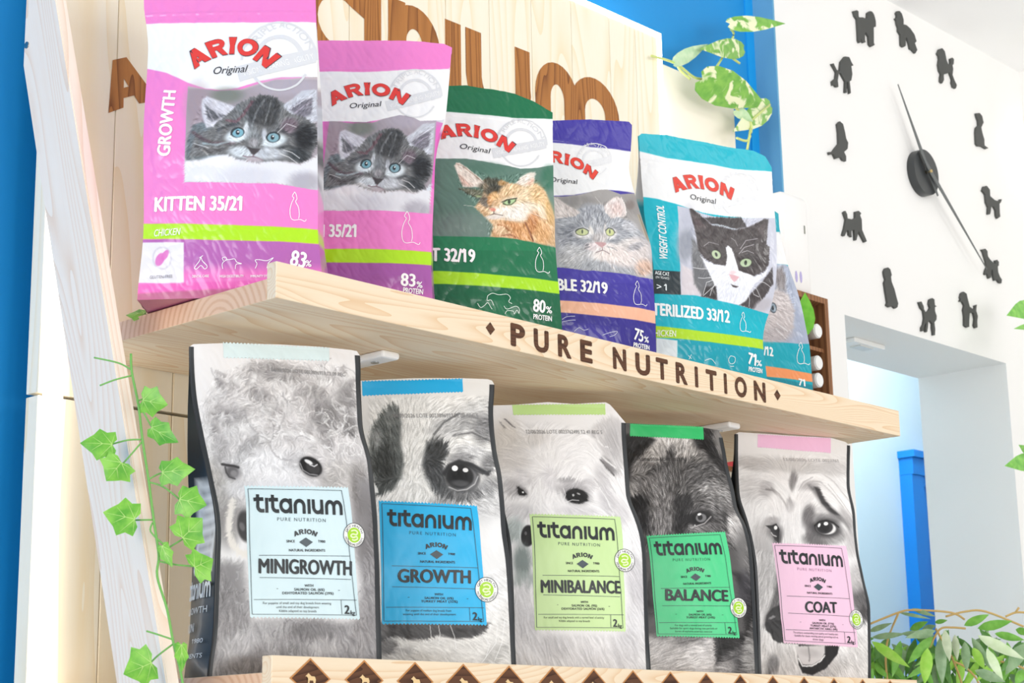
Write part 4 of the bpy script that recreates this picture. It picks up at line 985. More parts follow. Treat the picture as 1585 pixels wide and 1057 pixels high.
ART['A4']="""
P 3f35a0 1 8.4 -2061 5582 5199 6797 4435 -431 -2321 -880
P f3f3f3 1 8.7 -1453 3859 -595 3967 90 3979 913 4019 1140 4051 1025 3247 860 3233 568 3218 272 3186 -64 3097 -388 2999 -739 2961 -1575 2872
P 352c8e 1 7.8 -1671 906 -743 958 1063 953 1268 951 1234 151 -1691 -78
P f6bb9c 1 7.8 -1668 1100 -729 1156 -6 1166 1072 1164 1278 1171 1268 951 1063 953 -13 955 -743 958 -1671 906
E -232 604 521 -36 -34 -192 4a3fae .6 1
P a5a19f 1 3.4 -1138 2909 -735 2953 -534 2963 -333 3005 -100 3086 105 3161 270 3193 394 3176 538 3149 877 3230 1430 3318 1228 1714 1032 1705 729 1700 486 1714 219 1706 -157 1705 -290 1684 -610 1704 -1231 1663
E -354 2892 380 47 -15 -102 8e8b89 .9 1
E 734 2969 283 51 -46 -215 938e8c .9 1
E 695 2978 108 23 -20 -90 7d716d .7 .8
L 8a8069 .8 40.9 864 2807 933 2547 985 2389
L d8cdb0 .6 11.1 845 2820 929 2428
D -40 2745 0.15 0.99
D -378 2722 -0.16 0.99
D 202 2626 0.41 0.91
D -585 2296 -1.00 0.02
D -601 2012 -0.86 -0.52
D 371 2435 0.99 0.13
D 511 2227 0.99 -0.15
D -14 2257 0.10 0.99
D -147 1991 -0.49 -0.87
D 89 1955 0.20 -0.98
D 403 1929 0.52 -0.86
D 780 1982 0.63 -0.78
D 806 2305 0.90 -0.43
D 335 2897 0.37 0.93
W 0.0
F 0 55 16.2 
W 12.9
P a9acb3 1 24.5 -840 1660 -800 2281 -774 2558 -630 2617 -376 2739 -146 2832 87 2896 252 2834 447 2695 630 2658 806 2539 944 2397 1027 2264 1064 2028 1051 1696 729 1700 219 1706 -290 1684 -749 1703
P d6ccc8 .95 17.4 -736 2928 -671 2928 -526 2808 -316 2695 -426 2601 -636 2567 -776 2541 -761 2774
P e9dfdb .7 24.0 -726 2810 -612 2751 -487 2628 -676 2613
P e4d8d5 .97 14.0 141 2852 238 2951 368 3058 469 3093 559 3074 592 2958 596 2839 547 2728 412 2706 259 2650 154 2770
P dcc0bb .6 38.7 261 2886 468 3006 533 2862 453 2730 290 2739
L f6efec .9 13.1 543 3089 585 2974 587 2820 563 2765
L c9b4ae .5 14.5 249 2918 317 2793 377 2718
E -119 2785 192 25 -15 -102 9ea1a9 .8 .9
L 7c7f88 .8 22.4 -40 2745 -22 2630 -16 2549
L 7c7f88 .8 22.3 -142 2749 -156 2647 -199 2576
L 80838b .8 22.5 83 2760 100 2646 137 2535
L 85878f .7 23.9 -247 2720 -296 2598 -294 2484
L c9cbd0 .7 17.1 -85 2672 -85 2540 -111 2472
L c9cbd0 .7 15.4 33 2654 36 2555
E -535 2332 228 21 -9 -112 8b8f98 .85 .9
E -532 2158 239 -12 -15 -79 9a9da6 .8 .9
E 371 2435 209 47 -2 -82 9598a1 .8 .9
E 247 2272 143 19 -7 -81 8f929a .7 .9
E 614 2571 144 -50 -72 -98 c2c2c8 .8 .9
E -310 2321 166 3 -17 -100 e6e3e2 .95 .5
E -154 2386 36 19 29 -70 e4dfda .8 .8
E 209 2380 129 38 8 -97 e3dfdd .9 .5
E 109 2449 28 0 -25 -99 e0d9d4 .7 .8
E -14 2257 139 16 -7 -96 c6bdba .85 .9
E -23 2336 69 8 -13 -145 b5b2b4 .6 .9
E -143 2101 154 16 -3 -79 ecdfe0 .9 .8
E 166 2135 159 19 -4 -79 ebe3e1 .9 .8
E 39 1980 261 30 -3 -93 f2ebe8 .95 .9
E -444 1963 228 -58 -54 -135 cdcdd0 .8 .9
E -607 1827 223 -61 -34 -89 b3b3b6 .8 .9
E 530 2230 250 93 22 -90 d9d2d0 .9 .9
E 406 1992 436 -35 -52 -157 efe3df .9 .9
E 790 2141 228 71 39 -226 ded4d2 .9 .9
E 855 1868 186 32 -7 -142 d9b49e .85 .9
E 699 2223 176 79 22 -57 a9a8ae .8 .9
L 7b7d84 .6 15.9 131 2131 235 2128 303 2088
L 6d6f76 .7 12.5 -294 2069 -210 2093
E -255 2120 35 16 5 -17 5a5c63 .7 .7
L a9a3a4 .6 12.5 332 1920 509 1834 579 1750
L b5aaaa .6 12.6 589 1985 775 1856 932 1787
L 8f8a8e .6 14.2 695 1813 769 1730
L e7ddda .7 12.5 88 1924 221 1783 289 1729
F .085 66 24.4 -742 2910 -376 2739 90 2913 469 3093 583 2718 944 2397 1051 1712 219 1706 -749 1695
W 0.0
E -328 2341 121 7 -10 -71 565a55 1 .15
E -328 2340 106 7 -7 -62 c9d29c 1 .25
E -329 2344 16 2 -4 -38 57604d 1 .35
L 4a4d50 .9 11.4 -446 2339 -386 2385 -301 2410 -206 2372
E 205 2406 89 -3 -23 -78 565a55 1 .15
E 205 2404 78 0 -18 -68 cdd496 1 .25
E 202 2415 16 4 0 -39 57604d 1 .35
L 4a4d50 .9 11.6 114 2417 182 2475 268 2461 300 2409
P c2989a .97 11.2 -118 2182 -35 2199 102 2204 103 2172 45 2129 27 2100 -31 2128
L 7a6468 .8 9.5 27 2104 28 2065 -45 2033 -96 2009
L 7a6468 .8 9.4 28 2065 93 2048 152 2016
L f7f3f0 .7 4.7 -163 2036 -445 1932 -608 1781
L f7f3f0 .7 4.8 236 2143 533 2262 809 2322
L f2eeec .6 5.4 8 3023 90 2913 121 2782
P 443aa6 1 3.0 -1231 1660 -749 1706 -610 1701 -290 1681 -157 1702 219 1703 486 1711 729 1697 1032 1702 1228 1711 1224 1635 -1237 1387
"""
PRINTS['A4']="""R stamp_ring:e9e9eb - 17.2 474 3769 477 3839 463 3902 434 3957 391 4002 336 4034 273 4052 204 4056 132 4045 60 4020 -9 3982 -72 3933 -127 3874 -171 3807 -203 3737 -221 3665
R stamp_inner_ring:e9e9eb - 34.6 337 3747 339 3790 331 3830 314 3865 288 3892 255 3912 217 3924 174 3927 129 3920 84 3904 41 3881 1 3850 -33 3813 -61 3772 -82 3727 -94 3683
G stamp_band:e9e9eb - 0.0 -280 3603 484 3869 465 3741 -272 3473
R stamp_lower_ring:e9e9eb - 17.4 -154 3583 -138 3534 -112 3494 -75 3463 -30 3443 22 3435 79 3439 138 3455 197 3483 252 3521 303 3569 346 3622
T|TRIPLE ACTION|-120 3774 414 3845 60|e9e9eb|0.01 0 200|stamp_arc_lettering
T|VISION  HEARING  AGILITY|-228 3524 455 3771 56|f6f6f6|0.01 0 0|stamp_lettering
T|@logo|-929 3565 32 3335 223|8a2a2a|0 0 117|logo_shadow
T|@logo|-924 3570 24 3341 212|e8402f|0 0 117|logo_lettering
T|Original|-755 3228 -297 3216 92|26242a|0 0.25 0|script_lettering
T|ADULT SENSIBLE 32/19|-2124 1308 97 1335 195|fdfdfd|0.04 0 0|product_lettering
T|75|574 631 767 605 196|fdfdfd|0.03 0 0|protein_lettering
T|%|787 607 887 604 103|fdfdfd|0.02 0 0|protein_lettering
T|PROTEIN|575 506 895 486 78|fdfdfd|0.03 0 0|protein_lettering
R benefit_icon:cfd2ee - 9.4 -730 841 -649 892 -510 909
R benefit_icon:cfd2ee - 9.4 -731 801 -610 832 -504 847
R benefit_icon:cfd2ee - 9.3 -528 659 -446 723 -362 690 -277 716
R benefit_icon:cfd2ee - 9.3 -15 641 116 692 250 723 206 661 117 626
R cat_outline_icon:fdfdfd - 9.0 682 1621 638 1554 664 1530 620 1451 589 1346 598 1247 650 1213 760 1236 843 1219 874 1252
R cat_outline_icon:fdfdfd - 9.0 682 1621 708 1584 719 1525 695 1481 741 1407 750 1307 733 1244"""
BAGS['A5']=(dict(O=(2.4868,1.8086,1.8050),rot=-0.3491,H=0.4671,T0=0.075,B=0.012,L=[(-0.1131,0.0000),(-0.1131,0.0290),(-0.1110,0.1038),(-0.1117,0.1507),(-0.1115,0.2172),(-0.1165,0.2708),(-0.1179,0.3115),(-0.1129,0.3486),(-0.1097,0.4062),(-0.1091,0.4392),(-0.1097,0.4665),(-0.1097,0.5165)],R=[(0.1131,0.0000),(0.1131,0.0426),(0.1094,0.0759),(0.1074,0.1095),(0.1149,0.1393),(0.1287,0.1674),(0.1402,0.2054),(0.1479,0.2463),(0.1603,0.3161),(0.1675,0.3709),(0.1726,0.4380),(0.1731,0.4458),(0.1731,0.4958)],top=[(-0.1097,0.4655),(-0.1040,0.4703),(-0.0509,0.4751),(0.0227,0.4732),(0.0920,0.4714),(0.1332,0.4722),(0.1594,0.4645),(0.1731,0.4448)]),'turquoise cat food bag with a black and white cat, rightmost in the front row')
ART['A5']="""
P 00b6c9 1 10.0 -2911 6217 6197 7808 5083 -911 -3297 -1393
P f3f3f3 1 10.1 -1358 4339 -1093 4367 -546 4311 239 4317 873 4298 1726 4375 2209 4430 2049 3461 1553 3403 903 3323 545 3303 88 3294 -182 3323 -539 3413 -889 3477 -1129 3486 -1472 3449
P 00a0b4 1 9.3 -1698 913 -1114 934 1059 918 1721 861 1623 -636 -1765 -855
P b4df24 1 9.4 -1690 1133 -1107 1131 -421 1096 291 1085 1073 1085 1733 1057 1721 861 1059 918 281 913 -429 926 -1114 934 -1698 913
P 27343a 1 9.5 -1653 2089 -1225 2121 -588 2121 -607 1708 -1136 1695 -1670 1663
P dfe9ec 1 14.1 -1381 910 -1115 925 -745 895 -750 473 -1397 522
P c9cbd9 1 5.6 -508 3378 -274 3347 -67 3293 203 3254 612 3289 1107 3352 1643 3444 1887 3476 1602 1522 1159 1577 865 1599 446 1638 -1 1687 -351 1719 -637 1709 -630 2437
E -432 2835 182 -11 -158 -510 b9bccb .8 1
E -464 2628 155 -10 -90 -303 8d929e .8 .9
P dcd3d8 .9 29.4 -597 2244 -381 2166 -216 1750 -632 1703
D 502 3080 0.24 0.97
D -69 2748 -0.26 0.97
D 996 2888 0.54 0.84
D 136 2171 -0.81 -0.59
D 902 2313 0.96 -0.27
D 462 1941 -0.06 -1.00
D 1069 2017 0.66 -0.75
D -351 2218 -0.36 -0.93
W 0.0
F 0 60 20.0 
W 10.0
P 6f7074 1 37.0 -337 2768 -220 2654 -135 2240 128 2025 54 1681 -218 1714 -367 1928 -394 2336
P 4b4647 1 22.8 200 3240 612 3289 824 3314 900 3137 612 3055 354 3060 134 3084 -6 3199
L c8d3dd .85 19.8 134 3084 361 3088 554 3055 668 3044
P 463f40 1 19.8 -282 3335 -218 3354 -79 3243 131 3071 609 3041 931 3142 1217 3295 1365 3379 1459 3390 1291 2856 1366 2817 1278 2469 1155 2324 892 2200 540 2266 288 2311 39 2332 -145 2411 -235 2551 -242 2881
P 6b5a5c .6 56.4 -242 3250 -104 3133 -21 3012 -199 2938
P 6b5f62 .5 57.7 1123 3172 1377 3295 1258 2929
E 181 2574 232 -50 -78 -151 3d3738 .8 .9
E 798 2449 284 80 13 -146 3d3738 .8 .9
P eef0f6 1 13.3 343 2670 408 2716 464 2659 531 2439 570 2270 773 2233 922 2197 1152 2299 1256 2402 1180 2253 914 2069 784 1907 747 1757 563 1639 109 1675 39 1920 -130 2289 -221 2452 -123 2364 38 2320 288 2316 344 2492
E 399 1837 324 38 -9 -169 e3e6f2 .8 1
P 4a4446 1 19.3 533 1636 686 1725 814 1886 1074 2115 1366 2432 1355 2133 1129 1856 865 1599
P 3c383a 1 24.1 -231 1713 -154 1900 67 1922 82 1684
E 1092 1706 207 115 67 -73 b9b4bb .8 .9
F .05 73 22.6 -282 3335 1365 3379 1307 2174 865 1599 26 1678 -394 2336
W 0.0
E 122 2511 79 -61 -71 -70 2b2a26 1 .2
E 122 2509 67 -53 -60 -60 b9cba6 1 .25
E 125 2511 25 11 11 -38 343a34 1 .35
E 745 2434 139 29 -2 -85 2b2a26 1 .2
E 744 2431 124 26 -1 -75 b4c8a4 1 .25
E 741 2431 31 4 -6 -46 343a34 1 .35
P e2b3bb .97 12.4 347 2175 475 2172 574 2148 497 2066 453 2049 398 2091
E 435 2217 70 8 -3 -35 eec6cc .7 .9
P 3d3234 .95 12.2 385 2000 450 1983 550 1975 491 1944 419 1955
L f4f4f8 .85 6.3 48 2089 -174 2042 -282 2044
L f4f4f8 .85 6.3 45 2041 -123 1975 -202 1751
L f4f4f8 .85 6.3 69 1971 -47 1863 -204 1727
L f4f4f8 .85 6.4 -26 2227 -191 2209 -378 2215
L f4f4f8 .85 6.3 86 2021 -19 1865 -67 1741
L f4f4f8 .85 6.4 791 2040 941 1975 1062 1798
L f4f4f8 .85 6.3 819 2008 875 1870 999 1838
L f4f4f8 .85 6.3 753 1878 778 1761 758 1638
L f4f4f8 .85 6.4 886 2113 1139 2124 1301 2051
L d8d4da .8 5.9 657 2684 808 2860 1101 2943
L d8d4da .8 5.8 609 2576 752 2723 980 2807
L d8d4da .8 5.8 673 2610 802 2665 948 2635
L d0ccd2 .7 5.8 -114 2640 11 2732 202 2703
L d0ccd2 .7 5.9 606 2729 566 2827 487 2868
P 00b2c5 1 4.8 -1178 1686 -637 1705 -351 1714 -1 1683 446 1633 865 1594 1160 1573 1602 1517 1589 1325 380 1451 -1184 1537
P b4df24 1 9.4 -1690 1133 -1107 1131 -421 1096 291 1085 1073 1085 1733 1057 1721 861 1059 918 281 913 -429 926 -1114 934 -1698 913
"""
PRINTS['A5']="""R stamp_ring:ecedf0 - 25.0 1443 3831 1451 3931 1433 4021 1389 4099 1324 4162 1240 4206 1143 4231 1036 4235 925 4219 813 4182 705 4126 606 4054 518 3967 446 3871 391 3769 357 3666
R stamp_inner_ring:ecedf0 - 50.4 1228 3796 1234 3858 1224 3915 1199 3964 1160 4003 1110 4032 1051 4048 984 4050 915 4040 844 4016 776 3981 713 3936 658 3882 612 3822 577 3758 555 3694
G stamp_band:ecedf0 - 0.0 265 3588 1458 3968 1420 3778 271 3400
R stamp_lower_ring:ecedf0 - 25.3 454 3549 475 3480 513 3423 567 3379 636 3352 716 3342 805 3349 898 3374 992 3416 1082 3472 1164 3540 1234 3618
T|TRIPLE ACTION|524 3824 1352 3934 85|ecedf0|0.01 0 290|stamp_arc_lettering
T|VISION  HEARING  AGILITY|334 3473 1411 3825 80|f6f6f6|0.01 0 0|stamp_lettering
T|@logo|-488 3633 680 3641 279|b06a64|0 0 145|logo_shadow
T|@logo|-481 3639 675 3646 268|e2493c|0 0 145|logo_lettering
T|Original|-220 3544 311 3519 113|3a3a3e|0 0.25 0|script_lettering
T|WEIGHT CONTROL|-867 2303 -784 3339 148|f4fcfd|0.03 0.1 0|side_lettering
T|AGE CAT|-1102 2039 -843 2025 67|f4fcfd|0.02 0 0|age_lettering
T|(IN YEARS)|-1095 1973 -855 1958 43|f4fcfd|0.01 0 0|age_lettering
T|> 1|-1084 1769 -903 1764 114|f4fcfd|0.02 0 0|age_lettering
T|STERILIZED 33/12|-1269 1323 314 1297 217|f4fcfd|0.04 0 0|product_lettering
T|CHICKEN|-1231 951 -772 959 113|f4fbe0|0.02 0.1 0|flavour_lettering
T|71|681 614 872 597 208|fdfdfd|0.03 0 0|protein_lettering
T|%|885 598 1014 604 105|fdfdfd|0.02 0 0|protein_lettering
T|PROTEIN|697 484 1019 480 85|fdfdfd|0.03 0 0|protein_lettering
R benefit_icon:e6f6f8 - 10.3 301 708 267 649 290 586 358 582 404 624 404 689 346 712 301 708
R benefit_icon:e6f6f8 - 10.2 307 531 381 538
R benefit_icon:e6f6f8 - 10.2 -546 648 -483 597
R benefit_icon:e6f6f8 - 10.2 -484 671 -535 584
R benefit_icon:e6f6f8 - 10.2 -218 589 -99 622 1 552
R cat_outline_icon:fdfdfd - 10.6 616 1522 578 1466 601 1445 562 1378 535 1289 543 1204 589 1175 687 1193 761 1178 787 1205
R cat_outline_icon:fdfdfd - 10.6 616 1522 638 1490 649 1440 628 1403 669 1339 677 1254 663 1200"""
BAGS['A6']=(dict(O=(2.7386,1.9084,1.8050),rot=-0.3491,H=0.4297,T0=0.06,B=0.012,L=[(-0.1440,0.0000),(-0.1440,0.0585),(-0.1421,0.1591),(-0.1387,0.2631),(-0.1137,0.3643),(-0.1067,0.4081),(-0.1067,0.4581)],R=[(0.1440,0.0000),(0.1440,0.0785),(0.1419,0.1592),(0.1350,0.1954),(0.1260,0.2650),(0.1137,0.3196),(0.1064,0.3914),(0.1068,0.4231),(0.1068,0.4731)],top=[(-0.1054,0.4348),(0.0041,0.4318),(0.0946,0.4292),(0.1068,0.4231)]),'turquoise cat food bag with a pale cat, half hidden behind another bag')
ART['A6']="""
P 00a8bb 1 10.7 -3985 7035 5731 8732 4629 -548 -4343 -1065
P f3f3f3 1 11.0 -1820 3611 1002 3850 1913 3962 1790 3215 1073 3174 -190 3041 -1929 2893
P 0a8a9c 1 10.0 -2090 781 301 862 1868 792 1797 -198 -2142 -452
P f79b62 1 10.0 -2081 1006 314 1068 1444 1030 1884 1029 1868 792 1432 872 301 862 -2089 806
P a9b2c8 1 11.2 -1929 2893 -190 3041 1073 3174 1741 2983 1947 1904 1547 1625 1130 1576 343 1533 -2062 1457
D 663 2290 0.99 -0.12
D 617 1862 0.93 -0.38
D 832 2807 0.52 0.85
W 0.0
F 0 140 46.7 
W 23.4
P c9bfbf 1 56.5 436 2479 724 2625 983 2551 1099 2240 1017 1856 795 1621 468 1545 96 1510 190 2505
P 8d8688 1 61.0 718 3016 985 3114 1009 2891 937 2599 718 2597
E 606 1705 401 45 -11 -157 b3aaac .7 .9
F .06 144 48.1 296 3016 1136 3139 1135 2245 858 1586 96 1510
W 0.0
E 555 2213 86 22 9 -104 4d545c 1 .2
E 561 2213 60 16 8 -82 8fa0b0 1 .3
E 548 2212 33 4 -6 -49 2c333a 1 .3
L f4f4f6 .7 10.6 621 1914 875 1787
L f4f4f6 .7 10.5 581 1806 797 1647
"""
PRINTS['A6']="""T|STERILIZED 33/12|-794 1274 482 1268 173|fdfdfd|0.04 0 0|product_lettering
T|71|1069 770 1243 768 136|fdfdfd|0.03 0 0|protein_lettering
R cat_outline_icon:fdfdfd - 11.8 1185 1614 1133 1545 1162 1519 1110 1438 1071 1329 1079 1226 1137 1191 1263 1214 1357 1197 1392 1230
R cat_outline_icon:fdfdfd - 11.8 1185 1614 1213 1576 1224 1515 1196 1469 1246 1392 1253 1288 1232 1223"""
BAGS['D1']=(dict(O=(1.5542,1.8055,1.3130),rot=-0.3491,H=0.4416,T0=0.098,B=0.012,L=[(-0.1183,0.0000),(-0.1172,0.0147),(-0.1123,0.0473),(-0.1111,0.0966),(-0.1106,0.1380),(-0.1097,0.1799),(-0.1136,0.2134),(-0.1189,0.2434),(-0.1266,0.2965),(-0.1332,0.3556),(-0.1348,0.3921),(-0.1364,0.4323),(-0.1364,0.4823)],R=[(0.1183,0.0000),(0.1183,0.0229),(0.1161,0.1020),(0.1152,0.1453),(0.1129,0.1889),(0.1107,0.2468),(0.1114,0.2934),(0.1085,0.3074),(0.1044,0.3310),(0.1068,0.3742),(0.1079,0.4238),(0.1064,0.4413),(0.1064,0.4913)],top=[(-0.1372,0.4313),(-0.1328,0.4348),(-0.0899,0.4400),(-0.0112,0.4457),(0.0602,0.4475),(0.0942,0.4472),(0.1030,0.4461),(0.1074,0.4400)]),'dog food bag with a curly poodle and pale blue label, leftmost on the lower shelf')
